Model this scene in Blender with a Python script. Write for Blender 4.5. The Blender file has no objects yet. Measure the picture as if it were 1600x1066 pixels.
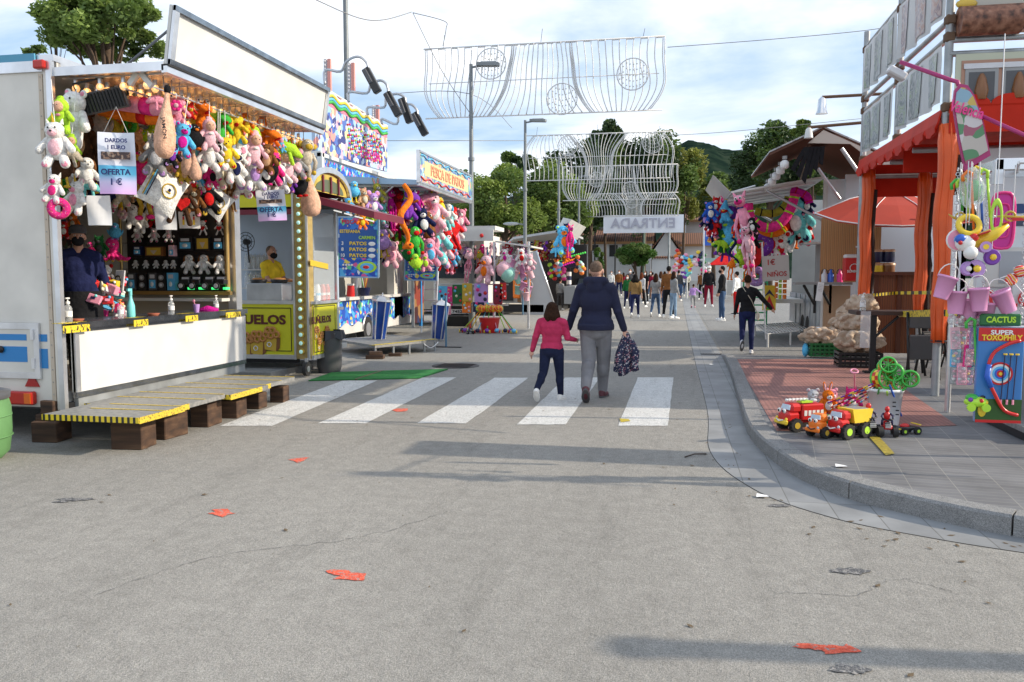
import bpy, math, random
import numpy as np
from mathutils import Matrix, Vector, Euler
VX = Vector; RU = random.uniform; msin = math.sin; mcos = math.cos
random.seed(7); rng = np.random.default_rng(7)
S = bpy.context.scene; COL = S.collection
PI = math.pi
# ---------- camera frame (used to measure world positions on known planes) ----------
F = 1290.0; CX = 800; CY = 533; CH = 1.6
ph = math.atan(103/F); th = math.atan(255*mcos(ph)/F)
RT = VX((mcos(th), msin(th), 0)); hf = VX((-msin(th), mcos(th), 0))
FW = VX((hf.x*mcos(ph), hf.y*mcos(ph), -msin(ph)))
UP = VX((hf.x*msin(ph), hf.y*msin(ph), mcos(ph)))
def ray(px, py): return FW + RT*((px-CX)/F) - UP*((py-CY)/F)
def G(px, py, z=0.0):
 d = ray(px, py); t = (z-CH)/d.z; return VX((d.x*t, d.y*t, z))
def atX(px, py, X):
 d = ray(px, py); t = X/d.x; return VX((X, d.y*t, CH+d.z*t))
def atY(px, py, Y):
 d = ray(px, py); t = Y/d.y; return VX((d.x*t, Y, CH+d.z*t))
def depth(p): return (VX(p)-VX((0, 0, CH))).dot(FW)
def msize(npx, p): return npx*depth(p)/F      # metres for so many pixels at p
cam = bpy.data.cameras.new('camera'); co = bpy.data.objects.new('camera', cam); COL.objects.link(co)
co.location = (0, 0, CH); M3 = Matrix((RT, UP, -FW)).transposed(); co.rotation_euler = M3.to_euler()
cam.sensor_width = 36; cam.lens = F/1600*36; cam.clip_end = 3000; S.camera = co
# ---------- materials ----------
MATS = {}
def mat(name, col, rough=.6, metal=0., var=0., vs=3., bump=0., bs=60., emit=0., alpha=1., trans=0., sheen=0., spec=.5, ecol=None):
 key = (name,)
 if key in MATS: return MATS[key]
 m = bpy.data.materials.new(name); m.use_nodes = True; nt = m.node_tree; b = nt.nodes['Principled BSDF']
 b.inputs['Base Color'].default_value = (*col, 1); b.inputs['Roughness'].default_value = rough
 b.inputs['Metallic'].default_value = metal; b.inputs['Alpha'].default_value = alpha
 b.inputs['Transmission Weight'].default_value = trans
 b.inputs['Specular IOR Level'].default_value = spec
 if sheen: b.inputs['Sheen Weight'].default_value = sheen
 if emit:
  b.inputs['Emission Color'].default_value = (*(ecol or col), 1); b.inputs['Emission Strength'].default_value = emit
 if var or bump:
  tc = nt.nodes.new('ShaderNodeTexCoord')
 if var:
  n = nt.nodes.new('ShaderNodeTexNoise'); n.inputs['Scale'].default_value = vs; n.inputs['Detail'].default_value = 5
  nt.links.new(tc.outputs['Object'], n.inputs['Vector'])
  r = nt.nodes.new('ShaderNodeMapRange'); r.inputs[1].default_value = .3; r.inputs[2].default_value = .7
  r.inputs[3].default_value = 1-var; r.inputs[4].default_value = 1+var*.6
  nt.links.new(n.outputs[0], r.inputs[0])
  mx = nt.nodes.new('ShaderNodeMix'); mx.data_type = 'RGBA'; mx.blend_type = 'MULTIPLY'; mx.inputs[0].default_value = 1
  mx.inputs[6].default_value = (*col, 1); nt.links.new(r.outputs[0], mx.inputs[7])
  nt.links.new(mx.outputs[2], b.inputs['Base Color'])
  nt.links.new(r.outputs[0], nt.nodes.new('ShaderNodeMath').inputs[0])
 if bump:
  n2 = nt.nodes.new('ShaderNodeTexNoise'); n2.inputs['Scale'].default_value = bs; n2.inputs['Detail'].default_value = 4
  nt.links.new(tc.outputs['Object'], n2.inputs['Vector'])
  bp = nt.nodes.new('ShaderNodeBump'); bp.inputs['Strength'].default_value = bump; bp.inputs['Distance'].default_value = .02
  nt.links.new(n2.outputs[0], bp.inputs['Height']); nt.links.new(bp.outputs[0], b.inputs['Normal'])
 MATS[key] = m; return m
def ramp_mat(name, tex, scale, stops, rough=.5, vec=None, detail=3, const=True, coord='Object', dist=0, bump=0, emit=0):
 """printed picture / streaky surface: a texture looked up in a colour ramp"""
 if (name,) in MATS: return MATS[(name,)]
 m = bpy.data.materials.new(name); m.use_nodes = True; nt = m.node_tree; b = nt.nodes['Principled BSDF']
 tc = nt.nodes.new('ShaderNodeTexCoord'); mp = nt.nodes.new('ShaderNodeMapping')
 nt.links.new(tc.outputs[coord], mp.inputs[0]); mp.inputs['Scale'].default_value = vec or (1, 1, 1)
 if tex == 'voronoi':
  t = nt.nodes.new('ShaderNodeTexVoronoi'); t.inputs['Scale'].default_value = scale; out = t.outputs['Color']
  w = nt.nodes.new('ShaderNodeTexNoise'); w.inputs['Scale'].default_value = scale*.6
  a = nt.nodes.new('ShaderNodeVectorMath'); a.operation = 'ADD'
  nt.links.new(mp.outputs[0], w.inputs[0]); nt.links.new(mp.outputs[0], a.inputs[0])
  sc = nt.nodes.new('ShaderNodeVectorMath'); sc.operation = 'SCALE'; sc.inputs['Scale'].default_value = 1.2/scale
  nt.links.new(w.outputs['Color'], sc.inputs[0]); nt.links.new(sc.outputs[0], a.inputs[1]); nt.links.new(a.outputs[0], t.inputs['Vector'])
  sp = nt.nodes.new('ShaderNodeSeparateColor'); nt.links.new(out, sp.inputs[0]); out = sp.outputs[0]
 elif tex == 'wave':
  t = nt.nodes.new('ShaderNodeTexWave'); t.inputs['Scale'].default_value = scale; t.inputs['Distortion'].default_value = dist
  nt.links.new(mp.outputs[0], t.inputs['Vector']); out = t.outputs[0]
 else:
  t = nt.nodes.new('ShaderNodeTexNoise'); t.inputs['Scale'].default_value = scale; t.inputs['Detail'].default_value = detail
  t.inputs['Distortion'].default_value = dist; nt.links.new(mp.outputs[0], t.inputs['Vector']); out = t.outputs[0]
 r = nt.nodes.new('ShaderNodeValToRGB'); cr = r.color_ramp; cr.interpolation = 'CONSTANT' if const else 'LINEAR'
 while len(cr.elements) < len(stops): cr.elements.new(.5)
 for e, (p, c) in zip(cr.elements, stops): e.position = p; e.color = (*c, 1)
 nt.links.new(out, r.inputs[0]); nt.links.new(r.outputs[0], b.inputs['Base Color']); b.inputs['Roughness'].default_value = rough
 if bump:
  bp = nt.nodes.new('ShaderNodeBump'); bp.inputs['Strength'].default_value = bump; bp.inputs['Distance'].default_value = .01
  nt.links.new(out, bp.inputs['Height']); nt.links.new(bp.outputs[0], b.inputs['Normal'])
 if emit: nt.links.new(r.outputs[0], b.inputs['Emission Color']); b.inputs['Emission Strength'].default_value = emit
 MATS[(name,)] = m; return m
PAL = dict(white=(.82,.81,.78), cream=(.72,.66,.5), pink=(.85,.33,.45), hotpink=(.8,.04,.25), lightpink=(.85,.52,.58), red=(.6,.02,.02),
 orange=(.85,.2,.02), yellow=(.85,.6,.04), lime=(.45,.75,.05), green=(.06,.45,.06), darkgreen=(.02,.14,.04), blue=(.03,.12,.55),
 skyblue=(.12,.5,.8), turquoise=(.2,.65,.65), purple=(.2,.05,.4), lilac=(.5,.3,.65), black=(.015,.015,.017), grey=(.3,.3,.3),
 darkgrey=(.08,.08,.085), brown=(.22,.09,.03), darkbrown=(.07,.035,.02), tan=(.6,.36,.2), skin=(.72,.43,.3), navy=(.015,.02,.07),
 olive=(.35,.33,.04), maroon=(.22,.01,.03), magenta=(.6,.02,.3), gold=(.6,.4,.05), silver=(.6,.6,.62), beige=(.55,.48,.38))
def plushm(c): return mat('plush_'+c, PAL[c], .98, 0, .3, 14, .8, 45, spec=.08)
def plas(c): return mat('plastic_'+c, PAL[c], .32, 0, .08, 6)
def paint(c): return mat('paint_'+c, PAL[c], .45, 0, .12, 2)
def cloth(c): return mat('cloth_'+c, PAL[c], .95, 0, .25, 7, .8, 13, spec=.15)
STEEL = mat('steel', (.55,.56,.58), .38, .85, .25, 3, .05)
GALV = mat('galvanised', (.36,.38,.39), .5, .6, .25, 4)
ALU = mat('aluminium', (.72,.73,.75), .3, .8, .15, 5)
WHITEP = mat('white_panel', (.64,.635,.61), .42, 0, .1, 2.2)
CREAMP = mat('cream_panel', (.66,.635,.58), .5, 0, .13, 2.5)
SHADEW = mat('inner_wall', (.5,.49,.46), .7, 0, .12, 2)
BLACKM = mat('black_metal', (.02,.02,.022), .45, .3)
RUBBER = mat('rubber', (.02,.02,.021), .8, 0, .2, 8)
GLASS = mat('shelf_glass', (.75,.88,.84), .06, 0, trans=.85, alpha=.45)
CLEAR = mat('clear_plastic', (.85,.88,.9), .12, 0, trans=.5, alpha=.5)
WOODD = ramp_mat('old_block_wood', 'noise', 2, [(.3,(.03,.017,.011)),(.5,(.07,.036,.02)),(.72,(.14,.08,.045))], .85, (.8,3,9), 9, False, bump=.25)
CHR = mat('dark_chrome', (.33,.35,.38), .14, .95, .35, 6)
BULB = mat('warm_bulb', (1,.7,.35), .3, emit=6, ecol=(1,.5,.15))
BULBG = mat('bulb_glass', (.9,.75,.55), .15, 0, alpha=.6, emit=.5, ecol=(1,.55,.2))
CHAIN = mat('chain_steel', (.6,.6,.62), .4, .7)
PAPER = mat('paper', (.8,.8,.8), .7, 0, .05, 3)
# ---------- mesh builder ----------
class MB:
 def __init__(s, root=None):
  s.v = []; s.f = []; s.m = []; s.sm = []; s.mats = []
  s.M = Matrix.Translation(-root.matrix_basis.translation) if root else Matrix()
  s.st = []
 def push(s, M): s.st.append(s.M.copy()); s.M = s.M @ M
 def pop(s): s.M = s.st.pop()
 def mi(s, m):
  if m not in s.mats: s.mats.append(m)
  return s.mats.index(m)
 def add(s, vs, fs, m, smooth=False):
  o = len(s.v); M = s.M; i = s.mi(m)
  s.v += [tuple(M @ VX(v)) for v in vs]
  for f in fs: s.f.append(tuple(a+o for a in f)); s.m.append(i); s.sm.append(smooth)
 def bx(s, x0, x1, y0, y1, z0, z1, m):
  s.add([(x0,y0,z0),(x1,y0,z0),(x1,y1,z0),(x0,y1,z0),(x0,y0,z1),(x1,y0,z1),(x1,y1,z1),(x0,y1,z1)],
              [(0,3,2,1),(4,5,6,7),(0,1,5,4),(1,2,6,5),(2,3,7,6),(3,0,4,7)], m)
 def box(s, c, d, m, R=None):
  s.push(Matrix.Translation(c) @ (R.to_4x4() if R else Matrix()))
  s.bx(-d[0]/2, d[0]/2, -d[1]/2, d[1]/2, -d[2]/2, d[2]/2, m); s.pop()
 def rbox(s, c, d, m, b=.02, R=None):
  """box with bevelled edges"""
  s.push(Matrix.Translation(c) @ (R.to_4x4() if R else Matrix()))
  x, y, z = d[0]/2, d[1]/2, d[2]/2; vs = []; idx = {}
  for sx in (-1,1):
   for sy in (-1,1):
    for sz in (-1,1):
     for k, t in enumerate(((x-b,y-b,z),(x-b,y,z-b),(x,y-b,z-b))):
      idx[(sx,sy,sz,k)] = len(vs); vs.append((sx*t[0], sy*t[1], sz*t[2]))
  fs = []; I = lambda a, b_, c_, k: idx[(a,b_,c_,k)]
  for sg in (-1,1):
   fs += [(I(-1,-1,sg,0),I(1,-1,sg,0),I(1,1,sg,0),I(-1,1,sg,0)), (I(-1,sg,-1,1),I(1,sg,-1,1),I(1,sg,1,1),I(-1,sg,1,1)),
                   (I(sg,-1,-1,2),I(sg,1,-1,2),I(sg,1,1,2),I(sg,-1,1,2))]
  for a in (-1,1):
   for c_ in (-1,1):
    fs += [(I(-1,a,c_,0),I(1,a,c_,0),I(1,a,c_,1),I(-1,a,c_,1)), (I(a,-1,c_,0),I(a,1,c_,0),I(a,1,c_,2),I(a,-1,c_,2)),
                       (I(a,c_,-1,1),I(a,c_,1,1),I(a,c_,1,2),I(a,c_,-1,2))]
  for a in (-1,1):
   for b_ in (-1,1):
    for c_ in (-1,1): fs.append((I(a,b_,c_,0),I(a,b_,c_,1),I(a,b_,c_,2)))
  s.add(vs, fs, m); s.pop()
 def cyl(s, p, q, r, m, r2=None, n=8, cap=True, smooth=True):
  p = VX(p); q = VX(q); r2 = r if r2 is None else r2; d = q-p
  if d.length < 1e-6: return
  R = d.to_track_quat('Z', 'Y').to_matrix(); vs = []
  for c, rr in ((p, r), (q, r2)):
   for i in range(n):
    a = 2*PI*i/n; vs.append(c + R @ VX((rr*mcos(a), rr*msin(a), 0)))
  s.add(vs, [(i, (i+1) % n, n+(i+1) % n, n+i) for i in range(n)], m, smooth)
  if cap: s.add(vs, [tuple(range(n-1, -1, -1)), tuple(range(n, 2*n))], m)
 def tube(s, pts, r, m, n=6, closed=False):
  pts = [VX(p) for p in pts]; k = len(pts); vs = []; rs = r if isinstance(r, (list, tuple)) else [r]*k
  up = None
  for i in range(k):
   a = pts[i-1] if (i or closed) else pts[i]; b = pts[(i+1) % k] if (i < k-1 or closed) else pts[i]
   t = (b-a).normalized() if (b-a).length > 1e-9 else VX((0,0,1))
   if up is None: up = VX((0,0,1)) if abs(t.z) < .9 else VX((1,0,0))
   x = t.cross(up).normalized(); up = x.cross(t).normalized()
   for j in range(n):
    an = 2*PI*j/n; vs.append(pts[i] + x*rs[i]*mcos(an) + up*rs[i]*msin(an))
  fs = []
  for i in range(k if closed else k-1):
   for j in range(n):
    fs.append((i*n+j, i*n+(j+1) % n, ((i+1) % k)*n+(j+1) % n, ((i+1) % k)*n+j))
  if not closed: fs += [tuple(range(n-1,-1,-1)), tuple(range((k-1)*n, k*n))]
  s.add(vs, fs, m, True)
 def ell(s, c, r, m, n=12, k=8, R=None):
  if not isinstance(r, (tuple, list, Vector)): r = (r, r, r)
  s.push(Matrix.Translation(c) @ (R.to_4x4() if R else Matrix())); vs = [(0,0,r[2])]
  for i in range(1, k):
   a = PI*i/k
   for j in range(n):
    b = 2*PI*j/n; vs.append((r[0]*msin(a)*mcos(b), r[1]*msin(a)*msin(b), r[2]*mcos(a)))
  vs.append((0,0,-r[2])); fs = [(0, 1+j, 1+(j+1) % n) for j in range(n)]
  for i in range(k-2):
   for j in range(n): fs.append((1+i*n+j, 1+(i+1)*n+j, 1+(i+1)*n+(j+1) % n, 1+i*n+(j+1) % n))
  fs += [(len(vs)-1, 1+(k-2)*n+(j+1) % n, 1+(k-2)*n+j) for j in range(n)]
  s.add(vs, fs, m, True); s.pop()
 def cap(s, p, q, r, m, r2=None, n=10):
  r2 = r if r2 is None else r2
  s.cyl(p, q, r, m, r2, n); s.ell(p, r, m, n, 6); s.ell(q, r2, m, n, 6)
 def lathe(s, c, prof, m, n=14, R=None, smooth=True):
  """prof: list of (radius, z)"""
  s.push(Matrix.Translation(c) @ (R.to_4x4() if R else Matrix())); vs = []; k = len(prof)
  for r, z in prof:
   for j in range(n): vs.append((r*mcos(2*PI*j/n), r*msin(2*PI*j/n), z))
  fs = [(i*n+j, i*n+(j+1) % n, (i+1)*n+(j+1) % n, (i+1)*n+j) for i in range(k-1) for j in range(n)]
  s.add(vs, fs, m, smooth)
  if prof[0][0] > 1e-4: s.add(vs, [tuple(range(n-1,-1,-1))], m)
  if prof[-1][0] > 1e-4: s.add(vs, [tuple(range((k-1)*n, k*n))], m)
  s.pop()
 def prism(s, pts, vec, m, smooth=False):
  n = len(pts); pts = [VX(p) for p in pts]; vec = VX(vec)
  s.add(pts+[p+vec for p in pts], [tuple(range(n-1,-1,-1)), tuple(range(n,2*n))]+[(i,(i+1) % n,n+(i+1) % n,n+i) for i in range(n)], m, smooth)
 def quad(s, *p, m): s.add(list(p), [tuple(range(len(p)))], m)
 def torus(s, c, R0, r, m, n=18, k=8, R=None):
  s.push(Matrix.Translation(c) @ (R.to_4x4() if R else Matrix()))
  s.tube([(R0*mcos(2*PI*i/n), R0*msin(2*PI*i/n), 0) for i in range(n)], r, m, k, True); s.pop()
 def heart(s, c, w, d, m, R=None):
  P = [(w*.5*msin(t)**3, 0, w*.032*(13*mcos(t)-5*mcos(2*t)-2*mcos(3*t)-mcos(4*t))) for t in [2*PI*i/20 for i in range(20)]]
  s.push(Matrix.Translation(c) @ (R.to_4x4() if R else Matrix())); s.prism(P, (0,d,0), m); s.pop()
 def build(s, name, parent=None, label=None, cat=None, group=None, kind=None, remesh=0, smoothit=0, solid=False):
  me = bpy.data.meshes.new(name)
  off = VX((0,0,0))
  if parent is None and s.v and not solid:
   a = np.array(s.v); mn = a.min(0); mx = a.max(0); off = VX(((mn[0]+mx[0])/2, (mn[1]+mx[1])/2, mn[2]))
   s.v = [(v[0]-off.x, v[1]-off.y, v[2]-off.z) for v in s.v]
  me.from_pydata(s.v, [], s.f)
  for m in s.mats: me.materials.append(m)
  me.polygons.foreach_set('material_index', s.m); me.polygons.foreach_set('use_smooth', s.sm); me.update()
  o = bpy.data.objects.new(name, me); COL.objects.link(o); o.location = off
  if parent: o.parent = parent
  if remesh:
   r = o.modifiers.new('remesh', 'REMESH'); r.mode = 'VOXEL'; r.voxel_size = remesh; r.use_smooth_shade = True
   if smoothit:
    q = o.modifiers.new('smooth', 'SMOOTH'); q.factor = .6; q.iterations = smoothit
  return tag(o, label, cat, group, kind)
def tag(o, label=None, cat=None, group=None, kind=None):
 if label: o['label'] = label
 if cat: o['category'] = cat
 if group: o['group'] = group
 if kind: o['kind'] = kind
 return o
def thing(name, loc, label, cat, group=None, rz=0., R=None):
 o = bpy.data.objects.new(name, None); COL.objects.link(o); o.location = loc
 o.rotation_euler = R.to_euler() if R else (0,0,rz); o.empty_display_size = .1
 return tag(o, label, cat, group)
def copy_tree(o, parent=None):
 c = o.copy(); COL.objects.link(c)
 if parent: c.parent = parent
 for ch in list(o.children): copy_tree(ch, c)
 return c
def fr(right, up, pos):
 r = VX(right).normalized(); u = VX(up).normalized(); n = r.cross(u)
 M = Matrix((r, u, n)).transposed().to_4x4(); M.translation = VX(pos); return M
FX = ((0,1,0),(0,0,1))      # text frame on a face turned to +X (left-hand stalls)
FC = ((1,0,0),(0,0,1))      # text frame on a face turned to -Y (towards the camera)
def textmesh(st, size, bold=0., ext=.002, align='CENTER', spacing=1., serif=False):
 c = bpy.data.curves.new('lettering', 'FONT'); c.body = st; c.size = size; c.offset = bold*size; c.extrude = ext
 c.align_x = align; c.align_y = 'CENTER'; c.space_character = spacing; c.resolution_u = 3
 o = bpy.data.objects.new('tmp', c); COL.objects.link(o); bpy.context.view_layer.update()
 me = bpy.data.meshes.new_from_object(o.evaluated_get(bpy.context.evaluated_depsgraph_get()))
 bpy.data.objects.remove(o); return me
def text(st, M, size, m, parent=None, bold=.02, align='CENTER', sx=1., name='lettering', root=None, width=None, spacing=1., ext=.002):
 me = textmesh(st, size, bold, ext, align, spacing)
 if width:
  xs = [v.co.x for v in me.vertices]; w = max(xs)-min(xs); sx = width/w
 me.transform(Matrix.Diagonal((sx, 1, 1, 1)))
 me.transform(M)
 if root: me.transform(Matrix.Translation(-root.location))
 if sx < 0: me.flip_normals()
 me.materials.clear(); me.materials.append(m)
 o = bpy.data.objects.new(name, me); COL.objects.link(o)
 if parent: o.parent = parent
 return o
# ---------- world and sun ----------
SUN_AZ = math.radians(6); SUN_EL = math.radians(27)     # azimuth measured from +X towards +Y
w = bpy.data.worlds.new('World'); S.world = w; w.use_nodes = True; nt = w.node_tree; bg = nt.nodes['Background']
sky = nt.nodes.new('ShaderNodeTexSky'); sky.sky_type = 'NISHITA'; sky.sun_disc = False; sky.sun_elevation = SUN_EL
sky.sun_rotation = PI/2-SUN_AZ; sky.air_density = 1.0; sky.dust_density = 1.2; sky.ozone_density = 1
tc = nt.nodes.new('ShaderNodeTexCoord'); sx_ = nt.nodes.new('ShaderNodeSeparateXYZ'); nt.links.new(tc.outputs['Generated'], sx_.inputs[0])
ad = nt.nodes.new('ShaderNodeMath'); ad.operation = 'ADD'; ad.inputs[1].default_value = .16; nt.links.new(sx_.outputs[2], ad.inputs[0])
mxx = nt.nodes.new('ShaderNodeMath'); mxx.operation = 'MAXIMUM'; mxx.inputs[1].default_value = .05; nt.links.new(ad.outputs[0], mxx.inputs[0])
dv = nt.nodes.new('ShaderNodeVectorMath'); dv.operation = 'DIVIDE'; nt.links.new(tc.outputs['Generated'], dv.inputs[0])
cb = nt.nodes.new('ShaderNodeCombineXYZ')
for i in range(3): nt.links.new(mxx.outputs[0], cb.inputs[i])
nt.links.new(cb.outputs[0], dv.inputs[1])
mp = nt.nodes.new('ShaderNodeMapping'); mp.inputs['Location'].default_value = (3.1, 1.7, 0.); mp.inputs['Scale'].default_value = (.55, .75, .5)
nt.links.new(dv.outputs[0], mp.inputs[0])
nz = nt.nodes.new('ShaderNodeTexNoise'); nz.inputs['Scale'].default_value = 1.1; nz.inputs['Detail'].default_value = 9; nz.inputs['Roughness'].default_value = .55
nz.inputs['Distortion'].default_value = .35
nt.links.new(mp.outputs[0], nz.inputs['Vector'])
rr = nt.nodes.new('ShaderNodeValToRGB'); rr.color_ramp.elements[0].position = .41; rr.color_ramp.elements[1].position = .57
nt.links.new(nz.outputs[0], rr.inputs[0])
# cloud cover thickens with height, as in the photograph
hr = nt.nodes.new('ShaderNodeMapRange'); hr.inputs[1].default_value = .02; hr.inputs[2].default_value = .25; hr.inputs[3].default_value = .4; hr.inputs[4].default_value = 1.0
nt.links.new(sx_.outputs[2], hr.inputs[0])
mu = nt.nodes.new('ShaderNodeMath'); mu.operation = 'MULTIPLY'; nt.links.new(rr.outputs[0], mu.inputs[0]); nt.links.new(hr.outputs[0], mu.inputs[1])
n2 = nt.nodes.new('ShaderNodeTexNoise'); n2.inputs['Scale'].default_value = 2.3; n2.inputs['Detail'].default_value = 6; nt.links.new(mp.outputs[0], n2.inputs['Vector'])
cr2 = nt.nodes.new('ShaderNodeValToRGB'); cr2.color_ramp.elements[0].position = .35; cr2.color_ramp.elements[1].position = .62
cr2.color_ramp.elements[0].color = (7.2, 7.9, 9.1, 1); cr2.color_ramp.elements[1].color = (11.5, 11.4, 11.3, 1)
nt.links.new(n2.outputs[0], cr2.inputs[0])
# thin veil whitening the blue sky
vl = nt.nodes.new('ShaderNodeMix'); vl.data_type = 'RGBA'; vl.inputs[0].default_value = .5; vl.inputs[7].default_value = (5.2, 7.3, 10.2, 1)
nt.links.new(sky.outputs[0], vl.inputs[6])
mm = nt.nodes.new('ShaderNodeMix'); mm.data_type = 'RGBA'; nt.links.new(mu.outputs[0], mm.inputs[0]); nt.links.new(vl.outputs[2], mm.inputs[6]); nt.links.new(cr2.outputs[0], mm.inputs[7])
nt.links.new(mm.outputs[2], bg.inputs['Color']); bg.inputs['Strength'].default_value = .118
sl = bpy.data.lights.new('sun', 'SUN'); sl.energy = 4.4; sl.angle = math.radians(.6); sl.color = (1, .88, .71)
so = bpy.data.objects.new('sun', sl); COL.objects.link(so)
sd = VX((mcos(SUN_EL)*mcos(SUN_AZ), mcos(SUN_EL)*msin(SUN_AZ), msin(SUN_EL)))
so.rotation_euler = sd.to_track_quat('Z', 'Y').to_euler(); so.location = (20, 5, 20)
S.view_settings.view_transform = 'Standard'; S.view_settings.look = 'None'; S.view_settings.gamma = 1; S.view_settings.exposure = 0.22
# ================= ground, road, kerb, pavement =================
def asphalt_mat(name, c1, c2, fine=170, under=None, cut=.3):
 m = bpy.data.materials.new(name); m.use_nodes = True; nt = m.node_tree; b = nt.nodes['Principled BSDF']; L = nt.links
 tc = nt.nodes.new('ShaderNodeTexCoord')
 def noise(sc, det=3, ro=.5, vec=None):
  n = nt.nodes.new('ShaderNodeTexNoise'); n.inputs['Scale'].default_value = sc; n.inputs['Detail'].default_value = det; n.inputs['Roughness'].default_value = ro
  if vec:
   mp = nt.nodes.new('ShaderNodeMapping'); mp.inputs['Scale'].default_value = vec; L.new(tc.outputs['Object'], mp.inputs[0]); L.new(mp.outputs[0], n.inputs['Vector'])
  else: L.new(tc.outputs['Object'], n.inputs['Vector'])
  return n.outputs[0]
 v = nt.nodes.new('ShaderNodeTexVoronoi'); v.inputs['Scale'].default_value = fine; L.new(tc.outputs['Object'], v.inputs['Vector'])
 sp = nt.nodes.new('ShaderNodeSeparateColor'); L.new(v.outputs['Color'], sp.inputs[0])
 r = nt.nodes.new('ShaderNodeValToRGB'); r.color_ramp.elements[0].color = (*c1, 1); r.color_ramp.elements[1].color = (*c2, 1)
 e = r.color_ramp.elements.new(.5); e.color = (*[(a+b_)/2*.97 for a, b_ in zip(c1, c2)], 1)
 L.new(sp.outputs[0], r.inputs[0]); cur = r.outputs[0]; UN = under
 def mul(cur, src, lo, hi, a, b_):
  mr = nt.nodes.new('ShaderNodeMapRange'); mr.inputs[1].default_value = lo; mr.inputs[2].default_value = hi; mr.inputs[3].default_value = a; mr.inputs[4].default_value = b_
  L.new(src, mr.inputs[0]); mx = nt.nodes.new('ShaderNodeMix'); mx.data_type = 'RGBA'; mx.blend_type = 'MULTIPLY'; mx.inputs[0].default_value = 1
  L.new(cur, mx.inputs[6]); L.new(mr.outputs[0], mx.inputs[7]); return mx.outputs[2]
 cur = mul(cur, noise(.45, 5, .6, (1, .35, 1)), .3, .7, .86, 1.1)     # broad patches, drawn out along the road
 cur = mul(cur, noise(9, 4), .3, .7, .9, 1.08)
 cur = mul(cur, noise(60, 2), .28, .4, .8, 1.0)                        # missing stones
 cur = mul(cur, noise(1.3, 9, .8, (2.0, .22, 1)), .35, .47, .84, 1.0)    # tyre streaks and stains
 if UN:
  ns = noise(38, 6, .7); th_ = nt.nodes.new('ShaderNodeMath'); th_.operation = 'GREATER_THAN'; th_.inputs[1].default_value = cut; L.new(ns, th_.inputs[0]); mx = nt.nodes.new('ShaderNodeMix'); mx.data_type = 'RGBA'; L.new(th_.outputs[0], mx.inputs[0]); mx.inputs[6].default_value = (*UN, 1); L.new(cur, mx.inputs[7]); cur = mx.outputs[2]
 L.new(cur, b.inputs['Base Color']); b.inputs['Roughness'].default_value = .88; b.inputs['Specular IOR Level'].default_value = .3
 bp = nt.nodes.new('ShaderNodeBump'); bp.inputs['Strength'].default_value = .55; bp.inputs['Distance'].default_value = .006
 L.new(v.outputs['Distance'], bp.inputs['Height']); bp2 = nt.nodes.new('ShaderNodeBump'); bp2.inputs['Strength'].default_value = .3; bp2.inputs['Distance'].default_value = .02
 L.new(noise(30, 3), bp2.inputs['Height']); L.new(bp.outputs[0], bp2.inputs['Normal']); L.new(bp2.outputs[0], b.inputs['Normal'])
 return m
ASPH = asphalt_mat('asphalt', (.205,.195,.176), (.395,.377,.343), 250)
CONC = asphalt_mat('concrete', (.25,.245,.235), (.34,.335,.32), 320)
GRAN = asphalt_mat('granite', (.17,.17,.17), (.36,.355,.345), 260)
def brick_mat(name, a, b_, mortar, w, h, msize_, rot=0., bump=.4, off=.5):
 m = bpy.data.materials.new(name); m.use_nodes = True; nt = m.node_tree; b = nt.nodes['Principled BSDF']; L = nt.links
 tc = nt.nodes.new('ShaderNodeTexCoord'); mp = nt.nodes.new('ShaderNodeMapping'); mp.inputs['Rotation'].default_value = (0,0,rot); L.new(tc.outputs['Object'], mp.inputs[0])
 t = nt.nodes.new('ShaderNodeTexBrick'); t.inputs['Scale'].default_value = 1; t.inputs['Brick Width'].default_value = w; t.inputs['Row Height'].default_value = h
 t.inputs['Mortar Size'].default_value = msize_; t.inputs['Color1'].default_value = (*a, 1); t.inputs['Color2'].default_value = (*b_, 1); t.inputs['Mortar'].default_value = (*mortar, 1)
 t.offset = off; L.new(mp.outputs[0], t.inputs['Vector'])
 n = nt.nodes.new('ShaderNodeTexNoise'); n.inputs['Scale'].default_value = 2.2; n.inputs['Detail'].default_value = 8; L.new(tc.outputs['Object'], n.inputs['Vector'])
 mr = nt.nodes.new('ShaderNodeMapRange'); mr.inputs[1].default_value = .3; mr.inputs[2].default_value = .7; mr.inputs[3].default_value = .72; mr.inputs[4].default_value = 1.15; L.new(n.outputs[0], mr.inputs[0])
 mx = nt.nodes.new('ShaderNodeMix'); mx.data_type = 'RGBA'; mx.blend_type = 'MULTIPLY'; mx.inputs[0].default_value = 1; L.new(t.outputs[0], mx.inputs[6]); L.new(mr.outputs[0], mx.inputs[7])
 L.new(mx.outputs[2], b.inputs['Base Color']); b.inputs['Roughness'].default_value = .7
 bp = nt.nodes.new('ShaderNodeBump'); bp.inputs['Strength'].default_value = bump; bp.inputs['Distance'].default_value = .006; bp.invert = True
 L.new(t.outputs['Fac'], bp.inputs['Height']); L.new(bp.outputs[0], b.inputs['Normal']); return m
TILEG = brick_mat('grey_paving', (.14,.14,.145), (.175,.175,.18), (.27,.26,.235), .3, .085, .0032, .12, .4, 0)
TILER = brick_mat('red_tactile_paving', (.36,.16,.135), (.42,.19,.16), (.26,.12,.1), .05, .05, .011, 0, .9, 0)
SLABS = brick_mat('gutter_slabs', (.24,.245,.25), (.28,.285,.285), (.15,.15,.145), 1.0, .27, .004, PI/2, .3, 0)
def sheet(name, pts, z, m, n=1):
 b = MB(); b.add([(p[0], p[1], z) for p in pts], [tuple(range(len(pts)))], m)
 o = b.build(name, kind='structure', solid=True); return o
g = MB()
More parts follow.
